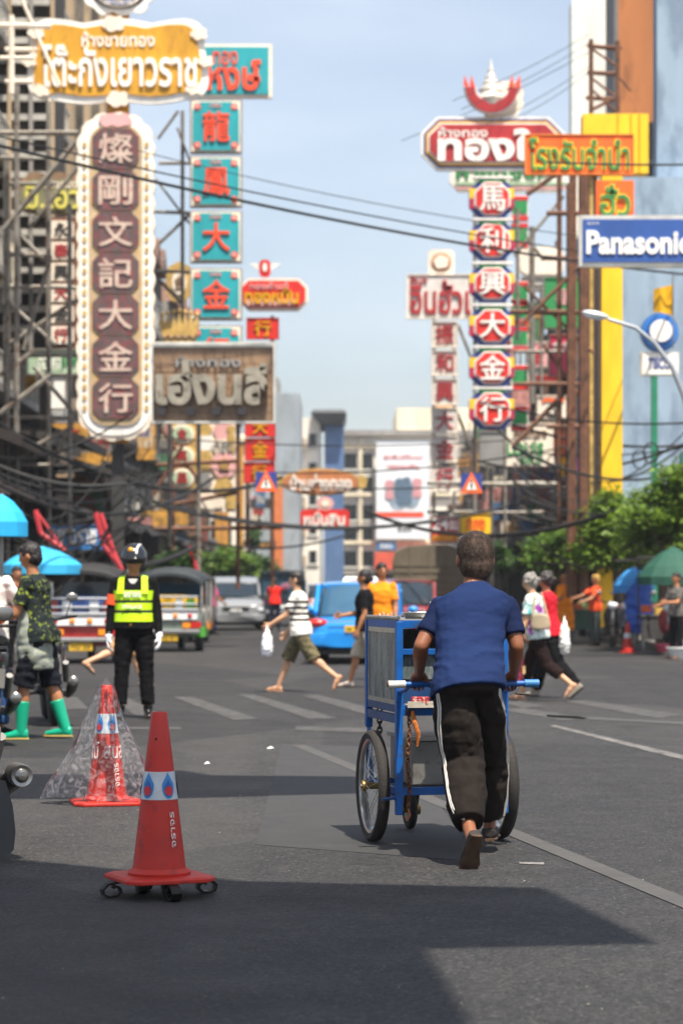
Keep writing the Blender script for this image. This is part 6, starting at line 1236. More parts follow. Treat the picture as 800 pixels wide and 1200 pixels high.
for i, (x, y) in enumerate(((-.08, .07), (.05, -.12))):
    wv = Matrix.Rotation(-R(24), 3, 'Z') @ Vector((x, y, 0)); MB().lathe([(.03, -.022), (.036, -.018), (.036, .018), (.03, .022)], 20, (wv.x, wv.y, .036), 'x').build('castor', M('castor_rubber', '#161515', .6), fc, True)
    MB().box((wv.x, wv.y, .058), (.055, .05, .022)).build('castor_bracket', IRON, fc)
bc, prof2, wt2 = cone_thing('traffic_cone', 'orange red traffic cone loosely wrapped in a clear plastic bag, behind the first cone', (-1.44, 14.85, 0), R(12), .705, .125, .034, .024, .43, (.41, .53), False)
wt2('ณ์ สนส', .24, .10, -1.571 + .15 - R(12), .31, False, PRW); wt2('จราจร', .14, .03, -1.571 + .72 - R(12), .16, True, PRW)
# plastic bag
def film():
    m = bpy.data.materials.new('clear_film'); m.use_nodes = True; n = m.node_tree; L = n.links.new; n.nodes.remove(n.nodes['Principled BSDF']); out = n.nodes['Material Output']
    tr = n.nodes.new('ShaderNodeBsdfTransparent'); gl = n.nodes.new('ShaderNodeBsdfGlossy'); gl.inputs['Roughness'].default_value = .3; df = n.nodes.new('ShaderNodeBsdfDiffuse'); df.inputs[0].default_value = (.8, .8, .82, 1); tl = n.nodes.new('ShaderNodeBsdfTranslucent'); tl.inputs[0].default_value = (.8, .8, .82, 1)
    fr = n.nodes.new('ShaderNodeFresnel'); fr.inputs[0].default_value = 1.18; ad = n.nodes.new('ShaderNodeMixShader'); L(df.outputs[0], ad.inputs[1]); L(tl.outputs[0], ad.inputs[2]); ad.inputs[0].default_value = .5
    m1 = n.nodes.new('ShaderNodeMixShader'); t = n.nodes.new('ShaderNodeTexCoord'); nz = n.nodes.new('ShaderNodeTexNoise'); nz.inputs['Scale'].default_value = 9; nz.inputs['Detail'].default_value = 6; L(t.outputs['Object'], nz.inputs['Vector']); r = n.nodes.new('ShaderNodeValToRGB'); L(nz.outputs[0], r.inputs[0]); r.color_ramp.elements[0].position = .45; r.color_ramp.elements[0].color = (.02, .02, .02, 1); r.color_ramp.elements[1].position = .68; r.color_ramp.elements[1].color = (.30, .30, .30, 1); nz.inputs['Scale'].default_value = 14; nz.inputs['Distortion'].default_value = 2.5
    L(r.outputs[0], m1.inputs[0]); L(tr.outputs[0], m1.inputs[1]); L(ad.outputs[0], m1.inputs[2]); m2 = n.nodes.new('ShaderNodeMixShader'); L(fr.outputs[0], m2.inputs[0]); L(m1.outputs[0], m2.inputs[1]); L(gl.outputs[0], m2.inputs[2]); L(m2.outputs[0], out.inputs[0])
    return m
bag_ = MB(); rs = []; nn_ = 64; rr = random.Random(11)
for i in range(26):
    f = i/25; z = .775 - f*.745; ring = []
    for k in range(nn_):
        a = 2*math.pi*k/nn_; base = prof2(max(0, min(.70, z - .024))) + .006
        fl = f**1.5; wide = .10*fl + .22*fl*max(0, -math.cos(a + .2))**4 + .11*fl*max(0, math.cos(a))
        wr_ = (.018 + .03*f)*noise.noise(Vector((math.cos(a)*3.2 + 5, math.sin(a)*3.2, f*2.2))) + .035*f*noise.noise(Vector((k*.42, 2, f*3)))
        r_ = max(base, base + wide + wr_) if f > .04 else .006 + .4*f
        if f > .86: r_ *= 1 - (f - .86)*.9*(.4 + .6*abs(math.sin(a*1.5)))
        ring.append((r_*math.cos(a), r_*math.sin(a)*.8, max(.03, z + (.02*noise.noise(Vector((a*2, 0, 3)))*f) - (.02 if f > .9 else 0)*math.sin(a*3))))
    rs.append(ring)
bag_.rings(rs, cap=False)
tag(bag_.build('plastic_bag', film(), None, True, loc=(-1.44, 14.85, 0)), 'crumpled clear plastic bag draped over the rear traffic cone', 'plastic bag')
# ------------------------------------------------------------------ vehicles (local frame: y forward, origin on the ground in the middle)
TYR = M('car_tyre', '#1b1a1a', .8, var=.2, scale=9); RIMM = M('alloy_rim', '#a7a9ac', .35, .7, var=.15); CGL = glass('car_glass', '#1c2830', .05); CGL2 = glass('car_glass_sky', '#33566e', .05)
TRIM = M('black_trim', '#161617', .6); TL = M('tail_lamp_red', '#b8231f', .2, var=.15, coat=.6); HL = M('head_lamp', '#dfe3e6', .1, coat=.8); PLW = M('plate_white', '#e9e9e6', .5); PLY = M('plate_yellow', '#e0b226', .5)
def paint(n, c): return M('paint_' + n, c, .28, var=.04, scale=.7, coat=.8)
def sring(y, zc, hw, hh, n=20, e=4.5, tz=0):
    o = []
    for k in range(n):
        a = 2*math.pi*(k + .5)/n; ca, sa = math.cos(a), math.sin(a); x = hw*math.copysign(abs(ca)**(2/e), ca); z = hh*math.copysign(abs(sa)**(2/e), sa); o.append((x*(1 - tz*max(0, z/hh)), y, zc + z))
    return o
def road_wheel(root, x, y, r, w, name='wheel', rim=RIMM):
    t_ = MB().lathe([(r*.55, -w*.5), (r*.93, -w*.5), (r, -w*.36), (r, w*.36), (r*.93, w*.5), (r*.55, w*.5)], 24, (x, y, r), 'x').build(name, TYR, root, True)
    MB().lathe([(.02, -w*.45), (r*.5, -w*.47), (r*.6, -w*.51), (r*.6, w*.51), (r*.5, w*.47), (.02, w*.45)], 20, (x, y, r), 'x').build('rim', rim, t_, True); return t_
def car(name, label, loc, rz, col, L=4.4, W=1.72, H=1.47, suv=False, cat='car', taxi=False, plate='', glassm=None):
    c = thing(name, label, cat, loc, rz); pm = paint(*col); g = glassm or CGL; zb = .22 if not suv else .3; zt = .88*H/1.47 if not suv else 1.02; hw = W/2; a, b = -L/2, L/2
    ys = [(a, .55, .74, .16), (a + .06, .58, .9, .25), (a + .3, .60, .97, .31), (a + .8, .60, 1, .335), (0, .58, 1, .34), (b - 1.0, .57, 1, .33), (b - .4, .54, .96, .29), (b - .1, .5, .86, .22), (b, .47, .7, .14)]
    zc0 = (zb + zt)/2; hh0 = (zt - zb)/2
    MB().rings([sring(y, zc0 + (zc - .58)*.5 - .0, hw*w_, hh0*(h/.34)) for y, zc, w_, h in ys]).build('body', pm, c, True)
    if suv: cs = [(a + .12, .30, .8), (a + .35, 1.0, .88), (a + .7, 1.0, .92), (.35, 1.0, .92), (.75, .72, .9), (1.25, .05, .86)]
    else: cs = [(a + .35, .05, .8), (a + .95, .92, .84), (a + 1.3, 1.0, .86), (.3, 1.0, .86), (.75, .8, .85), (1.35, .05, .82)]
    ch = H - zt + .02
    MB().rings([sring(y, zt - .03 + ch*h/2, hw*w_*.97, max(.02, ch*h/2 + .03), e=5, tz=.16) for y, h, w_ in cs]).build('cabin_glass', g, c, True)
    rf = MB(); rr_ = [(y, h, w_) for y, h, w_ in cs if h > .7]; rf.rings([sring(y, zt + ch*h - .02, hw*w_*.84, .035, e=3) for y, h, w_ in rr_]); rf.build('roof', pm, c, True)
    for s in (-1, 1):
        for (y0, h0), (y1, h1) in (((cs[0][0] + (.02 if suv else .0), .1), (cs[1][0], cs[1][1])), ((cs[-1][0], .1), (cs[-2][0], cs[-2][1])), ((.0, .02), (-.05, 1))):
            MB().tube([(s*hw*.94*.97*.9, y0, zt + ch*h0 - .02), (s*hw*.80, y1, zt + ch*h1 - .03)], .045, 6).build('pillar', pm, c, True)
        MB().tube([(s*hw*.94, cs[0][0] + .1, zt - .01), (s*hw*.95, cs[-1][0], zt - .01)], .03, 6).build('belt_trim', TRIM, c)
        for y in (a + .85, b - .85): road_wheel(c, s*(hw - .1), y, .31 if not suv else .36, .2); MB().lathe([(.0, 0), (.37 if not suv else .42, 0), (.37 if not suv else .42, .02)], 20, (s*(hw - .015), y, .33 if not suv else .38), 'x').build('wheel_arch', TRIM, c)
        tl = MB(); tl.ell((s*hw*.76, a + .10, zt - .13 if not suv else zt + .02), (.2 if not suv else .13, .12, .085 if not suv else .2)); tl.build('taillight', TL, c, True)
        hl = MB(); hl.ell((s*hw*.70, b - .14, .64), (.22, .12, .09)); hl.build('headlight', HL, c, True)
        MB().ell((s*(hw + .08), .72, zt + .08), (.1, .07, .07)).build('mirror', pm, c, True)
        MB().bb(s*(hw + .003), s*(hw - .03), -.25, -.05, zt - .16, zt - .13).build('door_handle', RIMM, c)
    MB().rings([sring(a + .02 + dy, .43, hw*w_, .13) for dy, w_ in ((-.05, .7), (-.03, .92), (.1, .97), (.4, 1.01))]).build('rear_bumper', pm, c, True)
    MB().rings([sring(b - dy, .40, hw*w_, .13) for dy, w_ in ((-.03, .7), (.0, .9), (.15, .97), (.45, 1.01))]).build('front_bumper', pm, c, True)
    for yy, s in ((a - .035, -1), (b + .04, 1)):
        p = MB().bb(-.17, .17, yy, yy + .02*s, .56, .67).build('number_plate', PLY if taxi else PLW, c)
        if s < 0: letters(plate or 'กท 482', 0, .615, .28, .07, M('plate_black', '#202020', .6), p, yy - .021, .004)
        else: o = letters(plate or 'กท 482', 0, .615, .28, .07, M('plate_black', '#202020', .6), p, yy + .021, .004); o.rotation_euler.z = R(180)
    MB().bb(-.4, .4, b + .0, b + .02, .62, .72).build('grille', TRIM, c)
    MB().bb(-hw*.8, hw*.8, a + .2, b - .2, .17, .25).build('underbody', TRIM, c)
    if taxi:
        s_ = MB().rings([[(x, y, z) for x, y in o] for z, o in ((H + .01, ((-.34, -.12), (.34, -.12), (.34, .12), (-.34, .12))), (H + .12, ((-.28, -.06), (.28, -.06), (.28, .06), (-.28, .06))))]).build('roof_sign', PLW, c, bevel=.02); letters('TAXI-METER', 0, H + .065, .46, .06, M('taxi_red', '#c92a20', .5), s_, -.095, .01)
    return c
car('taxi', 'bright blue taxi seen from behind with white roof sign, right of the street centre', (G(424, 781).x, 43.6, 0), R(-3), ('taxi_blue', '#0f86d6'), L=4.4, W=1.70, H=1.40, taxi=True, plate='ทศ 1357', glassm=CGL2)
for ch in [o for o in bpy.data.objects if o.name.startswith('taxi')][:1]:
    MB().bb(-.45, .45, -2.245, -2.238, .735, .755).build('trunk_trim', RIMM, ch)
car('suv', 'silver sports utility car facing us in the left lane', (P(274, 700, 76).x, 76, 0), R(184), ('silver', '#85888b'), L=4.6, W=1.85, H=1.62, suv=True)
car('hatchback', 'dark red car seen from behind between the taxi and the man', (P(477, 700, 62).x, 62, 0), R(-2), ('dark_red', '#7d1f27'), L=4.2, W=1.7, H=1.5)
car('sedan', 'dark grey car right behind the silver sports utility car', (P(302, 700, 98).x, 98, 0), R(182), ('dark_grey', '#3c4146'), L=4.4, W=1.75, H=1.45)
car('sedan', 'white car far off between the pickup and the taxi', (P(360, 700, 118).x, 118, 0), R(1), ('white', '#dcdcd8'), L=4.4, W=1.75, H=1.45)
car('van', 'small teal van far off in the left of the street under the trees', (P(296, 700, 128).x, 128, 0), R(181), ('teal', '#2d7f86'), L=4.6, W=1.8, H=1.95, suv=True, cat='van')
car('sedan', 'silver car far down the middle of the street left of the blue taxi', (P(378, 700, 104).x, 104, 0), R(2), ('pale_silver', '#b9bcc0'), L=4.4, W=1.75, H=1.47)
# dark pickup with covered bed seen from behind
def pickup(label, loc, rz):
    c = thing('pickup_truck', label, 'pickup truck', loc, rz); pm = paint('dark_navy', '#25303c')
    MB().rings([sring(y, zc, .82*w_, h) for y, zc, w_, h in ((-2.4, .72, .92, .28), (-2.3, .72, .99, .32), (.9, .72, 1, .33), (2.1, .70, .98, .3), (2.4, .66, .85, .22))]).build('body', pm, c, True)
    MB().rings([sring(y, zc, .78*w_, h, tz=.08) for y, zc, w_, h in ((-2.34, 1.35, .96, .42), (-2.2, 1.37, 1, .45), (.5, 1.37, 1, .45), (1.1, 1.15, .95, .2))]).build('canopy', M('canopy_teal_glass', '#2b4e60', .25), c, True)
    MB().rings([sring(y, 1.84, .76*w_, .05, e=3) for y, w_ in ((-2.45, .95), (-2.2, 1), (.4, .98), (.6, .9))]).build('roof', pm, c, True)
    for s in (-1, 1):
        for y in (-1.5, 1.5): road_wheel(c, s*.72, y, .37, .24)
        MB().bb(s*.6, s*.76, -2.46, -2.4, .62, .86).build('taillight', TL, c); MB().tube([(s*.74, -2.4, .95), (s*.70, -2.36, 1.8)], .05, 6).build('pillar', pm, c)
    MB().bb(-.8, .8, -2.52, -2.42, .42, .54).build('rear_bumper', RIMM, c, bevel=.02); MB().bb(-.16, .16, -2.47, -2.42, .62, .73).build('number_plate', PLW, c)
    MB().ell((.1, -2.42, 1.35), (.16, .02, .12)).build('window_sticker', M('sticker_pink', '#8f5a6c', .5, var=.4, scale=6), c)
    return c
pickup('dark blue pickup with a teal glazed canopy seen from behind in the centre left', (P(333, 700, 84).x, 84, 0), R(0))
# covered lorry
tk = thing('covered_lorry', 'lorry with a drab olive canvas cover, beyond the head of the cart pusher', 'lorry', (P(503, 700, 66).x, 66, 0), R(-2)); cv_ = M('drab_canvas', '#5d5546', .85, var=.2, scale=3, bump=.4, bscale=12)
MB().rings([[(x, y, z) for x, z in [(-.98, .9), (-.98, 2.0), (-.9, 2.28), (-.55, 2.42), (0, 2.46), (.55, 2.42), (.9, 2.28), (.98, 2.0), (.98, .9)]] for y in (-2.2, 3.0)]).build('canvas_cover', cv_, tk, bevel=.03)
for k in range(6): MB().tube([(-.96, -2.21, 1.0 + .18*k), (.96, -2.21, 1.0 + .18*k)], .014, 6).build('cover_rib', M('canvas_rib', '#655c4c', .8), tk)
for x in (-.5, 0, .5): MB().bb(x - .02, x + .02, -2.235, -2.215, .95, 2.4).build('cover_strap', M('canvas_rib'), tk)
MB().bb(-.98, .98, -2.25, 3.1, .55, .9).build('bed', DSTEEL, tk); MB().rings([sring(y, 1.25, .9, .72) for y in (3.15, 4.4)]).build('cab', paint('lorry_cab', '#4a4f52'), tk, True)
for s in (-1, 1):
    for y in (-1.3, 3.6): road_wheel(tk, s*.8, y, .40, .26)
    MB().bb(s*.65, s*.9, -2.29, -2.25, .6, .74).build('taillight', TL, tk)
# ---- tuk-tuks
def tuk(label, loc, rz, roofc, c1, c2, c3, plate='ทบ 25'):
    c = thing('tuk_tuk', label, 'tuk-tuk', loc, rz, 'tuk-tuks parked along the left kerb'); ch = M('tuk_chrome', '#d9d8d4', .18, .85, var=.1); P1, P2, P3 = paint('tuk_' + c1.strip('#'), c1), paint('tuk_' + c2.strip('#'), c2), paint('tuk_' + c3.strip('#'), c3)
    # arched roof
    rs = []
    for y, z, w_ in ((-1.35, 1.62, .70), (-1.2, 1.72, .74), (-.2, 1.76, .74), (.7, 1.70, .66), (1.0, 1.60, .6)):
        rs.append([(w_*math.cos(a), y, z - .26 + .26*math.sin(a)) for a in [math.pi*k/12 for k in range(13)]] + [(w_*.95*math.cos(a), y, z - .30 + .24*math.sin(a)) for a in [math.pi*k/12 for k in range(12, -1, -1)]])
    MB().rings(rs).build('roof', M('tuk_roof_' + roofc.strip('#'), roofc, .6, var=.2), c, True)
    for s in (-1, 1):
        for y in (-1.25, -.1, .75): MB().tube([(s*.66, y, .55), (s*.68, y, 1.45)], .022, 6).build('roof_post', ch, c, True)
        road_wheel(c, s*.58, -.75, .27, .15)
        MB().bb(s*.48, s*.68, -1.44, -1.38, .50, .62).build('taillight', TL, c); MB().bb(s*.30, s*.46, -1.44, -1.38, .50, .60).build('indicator', M('indicator_amber', '#e58a1c', .3), c)
        MB().rings([[(s*x, y, z) for x, z in ((.5, .55), (.72, .50), (.74, .36), (.72, .30), (.5, .32))] for y in (-1.1, -.4)]).build('wheel_guard', P3, c)
    MB().rings([sring(y, .62, .66*w_, h) for y, w_, h in ((-1.38, .94, .22), (-1.2, 1, .27), (.1, 1, .25), (.4, .9, .2))]).build('tub', P1, c, True)
    # tall ornate back rest with rails
    MB().rings([sring(y, 1.0, .60*w_, .17) for y, w_ in ((-1.36, .95), (-1.26, 1))]).build('back_rest', P2, c, True)
    for i, z in enumerate((.86, .98, 1.13)): MB().tube([(-.62, -1.43, z), (.62, -1.43, z)], .028 if i else .04, 8).build('chrome_rail', ch, c, True)
    for i in range(5): MB().bb(-.56 + i*.235, -.40 + i*.235, -1.415, -1.385, .89, 1.09).build('ornament_panel', (P3, PLW, P2, PLW, P3)[i], c, bevel=.01)
    MB().bb(-.66, .66, -1.5, -1.40, .38, .46).build('rear_bumper', ch, c, bevel=.02)
    MB().bb(-.6, .6, -1.44, -1.39, .66, .82).build('light_board', PLW, c, bevel=.01)
    for x in (-.45, -.15, .15, .45): MB().ell((x, -1.45, .74), (.05, .02, .05)).build('round_reflector', TL if abs(x) > .3 else M('indicator_amber', '#e58a1c', .3), c)
    p = MB().bb(-.2, .2, -1.46, -1.43, .23, .36).build('number_plate', PLY, c); letters(plate, 0, .295, .32, .08, M('plate_black', '#202020', .6), p, -1.461, .004)
    MB().bb(-.55, .55, -.95, -.45, .6, .78).build('seat', M('seat_vinyl', '#7c2530', .5), c, bevel=.04); MB().bb(-.3, .3, .2, .55, .55, .72).build('driver_seat', M('seat_vinyl'), c, bevel=.04)
    MB().rings([sring(y, .55, w_, h) for y, w_, h in ((.9, .45, .3), (1.25, .4, .3), (1.45, .25, .22))]).build('front_cowl', P1, c, True); MB().tube([(-.35, .75, .98), (0, .8, .95), (.35, .75, .98)], .02, 6).build('handlebar', ch, c)
    MB().bb(-.5, .5, .86, .88, .9, 1.42).build('windscreen', CGL2, c); road_wheel(c, 0, 1.25, .26, .12)
    return c
def tloc(px, py, Y=None): g = G(px, py); return (g.x, g.y + 1.4, 0)
tuk('large tuk-tuk with chrome rails and dark arched roof, left of the traffic officer', tloc(92, 778), R(2), '#242222', '#8e2320', '#2a4f8e', '#a12a24')
tuk('green and yellow tuk-tuk just right of the traffic officer', tloc(200, 764), R(-2), '#2a3034', '#6f7a70', '#e2b51c', '#4fa33a', 'ทน 61')
tuk('tuk-tuk with red and amber rear lamps half behind the green and yellow one', tloc(212, 753), R(-3), '#31302e', '#b9b4a4', '#c2422c', '#e08a24', 'ทส 8')
tuk('farthest of the parked tuk-tuks, pale with a blue roof, beside the woman in pink', tloc(217, 746), R(-3), '#34383c', '#cfc9ba', '#5a4a9c', '#caa04a', 'ทก 19')
# ---- motorbikes (scooter style)
def motorbike(label, loc, rz, col, group=None, rider=None, lean=0, name='motorbike'):
    c = thing(name, label, 'motorbike', loc, rz, group); c.rotation_euler.y = lean; pm = paint(*col); bk = M('bike_black', '#131313', .4); ch = M('bike_steel', '#8e8c88', .3, .8)
    for y in (-.62, .62):
        w_ = MB().lathe([(.2, -.045), (.255, -.05), (.29, -.025), (.295, 0), (.29, .025), (.255, .05), (.2, .045)], 28, (0, y, .295), 'x').build('wheel', TYR, c, True)
        MB().lathe([(.19, -.02), (.205, -.03), (.205, .03), (.19, .02)], 24, (0, y, .295), 'x').build('rim', ch, w_, True)
        MB().lathe([(.03, -.05), (.05, -.04), (.05, .04), (.03, .05)], 12, (0, y, .295), 'x').build('hub', ch, w_, True)
        for k in range(6):
            a = k*math.pi/3; MB().tube([(0, y + .04*math.cos(a), .295 + .04*math.sin(a)), (0, y + .2*math.cos(a), .295 + .2*math.sin(a))], .012, 5).build('spoke', ch, w_)
    MB().rings([sring(y, z, w_, h, 14, 2.6) for y, z, w_, h in ((-.92, .78, .05, .04), (-.8, .76, .11, .09), (-.5, .70, .14, .13), (-.1, .62, .13, .12), (.1, .5, .12, .1))]).build('tail_body', pm, c, True)
    MB().rings([sring(y, z, w_, h, 14, 2.6) for y, z, w_, h in ((-.78, .90, .10, .035), (-.5, .88, .14, .05), (-.1, .82, .13, .05), (.1, .76, .09, .04))]).build('seat', bk, c, True)
    MB().rings([sring(y, z, w_, h, 14, 2.4) for y, z, w_, h in ((.28, .62, .2, .26), (.38, .66, .21, .28), (.46, .74, .14, .2))]).build('leg_shield', pm, c, True)
    MB().bb(-.13, .13, -.05, .34, .28, .36).build('engine', bk, c, bevel=.03); MB().tube([(0, .62, .3), (0, .47, .72), (0, .38, .98)], .035, 8).build('fork', ch, c, True)
    MB().tube([(-.34, .28, 1.02), (-.15, .4, 1.0), (.15, .4, 1.0), (.34, .28, 1.02)], .016, 8).build('handlebar', bk, c, True)
    MB().ell((0, .44, .93), (.12, .1, .1)).build('headlight', HL, c, True); MB().ell((0, -.9, .74), (.055, .03, .03)).build('taillight', M('tail_lamp_dark', '#5c1512', .25), c, True)
    for s in (-1, 1):
        m_ = MB().tube([(s*.24, .34, 1.02), (s*.3, .3, 1.18)], .006, 5).build('mirror', bk, c); MB().ell((s*.31, .3, 1.21), (.06, .015, .045)).build('mirror_glass', ch, m_, True)
        MB().tube([(s*.1, .05, .3), (s*.24, .05, .29)], .014, 6).build('footrest', bk, c)
        MB().tube([(s*.15, -.45, .42), (s*.15, -.62, .60)], .03, 8).build('shock_absorber', ch, c, True)
    ex = MB().tube([(.16, .1, .26), (.17, -.3, .27), (.19, -.55, .34), (.195, -.86, .42)], [.02, .03, .05, .052], 16).build('exhaust', bk, c, True); MB().lathe([(.03, -.9), (.047, -.885), (.047, -.86)], 16, (.195, 0, .425), 'y').build('exhaust_tip', ch, ex, True)
    MB().rings([[(x, y, z) for x, y in ((-.07, -.88), (.07, -.88), (.07, -.86), (-.07, -.86))] for z in (.3, .68)]).build('mudguard', bk, c); MB().bb(-.09, .09, -.93, -.915, .50, .66).build('number_plate', PLW if name == 'scooter' else M('plate_dusty', '#6f6d68', .6), c)
    MB().rings([sring(y, z, .06, .02, 12, 2.4) for y, z in ((.38, .58), (.62, .62), (.88, .5))]).build('front_fender', pm, c, True)
    return c
g0 = G(-9, 1012)
near = motorbike('motorbike with dark red side panel cut off by the left edge, nearest the camera', (-2.06, 12.5, 0), R(19), ('bike_red', '#7d1626'), lean=R(3))
MB().rings([[(x0_, y_, z), (x1_, y_ - .01, z), (x1_ + .004, y_ + .012, z), (x0_, y_ + .015, z)] for z, x0_, x1_, y_ in ((.055, .07, .15, -.98), (.075, .05, .172, -.975), (.16, .04, .18, -.955), (.28, .05, .165, -.935), (.40, .07, .13, -.90))]).build('mud_flap', M('bike_black'), near, True); MB().lathe([(.0, -.97), (.02, -.968), (.035, -.95), (.052, -.955), (.056, -.93), (.056, -.8)], 20, (.20, 0, .43), 'y').build('exhaust_end', M('bike_steel'), near, True)
motorbike('dark motorbike parked directly behind the young man in green boots', (G(52, 850).x, 23.8, 0), R(10), ('bike_dark', '#1a1c20'), lean=R(-4))
motorbike('motorbike beside the bystander in jeans at the left edge', (G(-48, 880).x, 20.9, 0), R(12), ('bike_grey', '#33343a'), lean=R(4))
for i, (px, py, a, cl, lb) in enumerate(((718, 758, 172, ('scooter_black', '#1a1a1c'), 'black scooter with a white headlamp panel parked at the right kerb'), (737, 760, 165, ('scooter_grey', '#4a4c50'), 'grey scooter partly behind the hanging blue tarpaulin'), (682, 746, 178, ('scooter_navy', '#23304a'), 'dark blue scooter parked between the monk and the vendor in orange'), (784, 766, 170, ('scooter_red', '#8e2028'), 'dark red scooter under the green umbrella near the right edge'))):
    m_ = motorbike(lb, (G(px, py).x, G(px, py).y, 0), R(a), cl, 'scooters parked at the right kerb', name='scooter')
for px, Y, cl, lb in ((352, 88, ('mc_black', '#1f1f22'), 'distant motorbike riding between the pickup and the taxi'), (385, 92, ('mc_red', '#8a2020'), 'distant motorbike with red fairing left of the taxi roof'), (288, 112, ('mc_blue', '#26406e'), 'distant blue motorbike next to the dark grey car')):
    motorbike(lb, (P(px, 700, Y).x, Y, 0), R(0), cl)
# ------------------------------------------------------------------ trees, stalls, umbrellas, cables, lamp
def leaf_mat(n, c, c2):
    m = M('leaf_' + n, c, .5, var=.35, scale=1.3, col2=c2, c2pos=.55); b = m.node_tree.nodes['Principled BSDF']; b.inputs['Transmission Weight'].default_value = 0
    nt = m.node_tree; tl = nt.nodes.new('ShaderNodeBsdfTranslucent'); ms = nt.nodes.new('ShaderNodeMixShader'); ms.inputs[0].default_value = .35; nt.links.new(b.inputs['Base Color'].links[0].from_socket, tl.inputs[0]); out = nt.nodes['Material Output']; nt.links.new(b.outputs[0], ms.inputs[1]); nt.links.new(tl.outputs[0], ms.inputs[2]); nt.links.new(ms.outputs[0], out.inputs[0]); return m
LF = [leaf_mat('bright', '#6c8822', '#3f5c18'), leaf_mat('mid', '#4f7428', '#7d8f2c'), leaf_mat('deep', '#33551f', '#55702a')]
BARK = M('bark', '#5a4b3c', .9, var=.3, scale=8, bump=.6, bscale=25)
def tree(label, loc, blobs, lf, n=2600, leaf=.16, trunk=.16, seed=1, group=None):
    """blobs: (x, y, z, rx, ry, rz) clumps of the crown, local metres"""
    rr = random.Random(seed); t = thing('street_tree', label, 'tree', loc, 0, group)
    tm = MB(); h0 = min(b[2] - b[5] for b in blobs) + .3; c0 = Vector((sum(b[0] for b in blobs)/len(blobs)*.3, 0, h0))
    tm.tube([(0, 0, -.02), (.04, .02, h0*.5), c0], [trunk, trunk*.75, trunk*.6], 9); tm.build('trunk', BARK, t, True)
    for i, b in enumerate(blobs): MB().tube([c0 - Vector((0, 0, .2)), c0.lerp(Vector(b[:3]), .5) + Vector((0, 0, .1)), Vector(b[:3])], [trunk*.5, trunk*.3, trunk*.12], 6).build('limb', BARK, t, True)
    vol = [b[3]*b[4]*b[5] for b in blobs]; tot = sum(v**.67 for v in vol); cm = MB()
    for b, v in zip(blobs, vol):
        k = int(n * v**.67 / tot); tw = [(Vector((rr.gauss(0, 1), rr.gauss(0, 1), rr.gauss(0, 1))).normalized() * rr.uniform(.55, 1.08)) for _ in range(max(6, k//26))]
        for i in range(k):
            tc_ = rr.choice(tw); p = Vector((b[0] + tc_.x*b[3], b[1] + tc_.y*b[4], b[2] + tc_.z*b[5])) + Vector((rr.gauss(0, .16), rr.gauss(0, .16), rr.gauss(0, .09)))
            d = Vector((rr.uniform(-1, 1), rr.uniform(-1, 1), rr.uniform(-.55, .25))).normalized(); s = d.cross(Vector((rr.uniform(-.4, .4), rr.uniform(-.4, .4), 1))).normalized(); l = leaf*rr.uniform(.6, 1.3); w = l*.3
            o = len(cm.v); up_ = d.cross(s)*l*.1; cm.v += [tuple(p), tuple(p + d*l*.5 + s*w + up_), tuple(p + d*l), tuple(p + d*l*.5 - s*w + up_)]; cm.f.append((o, o+1, o+2, o+3))
    me = bpy.data.meshes.new('crown'); me.from_pydata(cm.v, [], cm.f); me.materials.append(lf); me.update(); o = bpy.data.objects.new('crown', me); COL.objects.link(o); o.parent = t
    return t
def bl(px, py, Y, rpx, rpy, base, dy=.9, jy=0):
    p = P(px, py, Y + jy); k = Y/F; return (p.x - base[0], p.y - base[1], p.z, rpx*k, dy, rpy*k)
b1 = (P(775, 700, 50).x, 50); tree('bushy bright green tree above the green umbrella at the right edge', (b1[0], b1[1], 0), [bl(760, 632, 50, 30, 14, b1, jy=.6), bl(790, 612, 50, 26, 14, b1), bl(770, 580, 50, 22, 12, b1, jy=.4), bl(800, 560, 50, 24, 18, b1), bl(748, 606, 50, 22, 12, b1, jy=-.4), bl(808, 590, 50, 22, 22, b1), bl(795, 640, 50, 18, 12, b1)], LF[0], 6500, .17, seed=2, group='street trees on the right')
b2 = (P(722, 700, 56).x, 56); tree('wide yellow green street tree in the middle of the right side row', (b2[0], b2[1], 0), [bl(706, 622, 56, 26, 15, b2), bl(735, 616, 56, 24, 16, b2, jy=.5), bl(720, 648, 56, 26, 14, b2), bl(748, 640, 56, 16, 14, b2, jy=-.4), bl(712, 590, 56, 12, 14, b2, jy=.3), bl(690, 650, 56, 22, 13, b2), bl(728, 632, 56, 34, 20, b2, jy=.8), bl(705, 606, 56, 18, 12, b2)], LF[0], 8000, .19, seed=3, group='street trees on the right')
b3 = (P(652, 700, 64).x, 64); tree('smaller green street tree nearest the two elderly women', (b3[0], b3[1], 0), [bl(646, 640, 64, 24, 11, b3), bl(668, 652, 64, 24, 12, b3, jy=.4), bl(636, 658, 64, 14, 10, b3), bl(660, 630, 64, 15, 8, b3, jy=-.3)], LF[1], 5200, .18, seed=4, group='street trees on the right')
b4 = (P(208, 700, 62).x, 62); tree('dark green bush crown behind the traffic officer', (b4[0], b4[1], 0), [bl(200, 662, 62, 16, 10, b4), bl(218, 664, 62, 16, 9, b4), bl(208, 655, 62, 10, 7, b4)], LF[2], 2200, .18, seed=5, group='street trees on the left')
b5 = (P(260, 700, 100).x, 100); tree('rounded green tree above the silver sports utility car', (b5[0], b5[1], 0), [bl(244, 662, 100, 22, 14, b5), bl(268, 658, 100, 22, 15, b5), bl(256, 668, 100, 24, 11, b5), bl(284, 662, 100, 16, 14, b5), bl(262, 650, 100, 10, 9, b5)], LF[1], 4200, .27, trunk=.2, seed=6, group='street trees on the left')
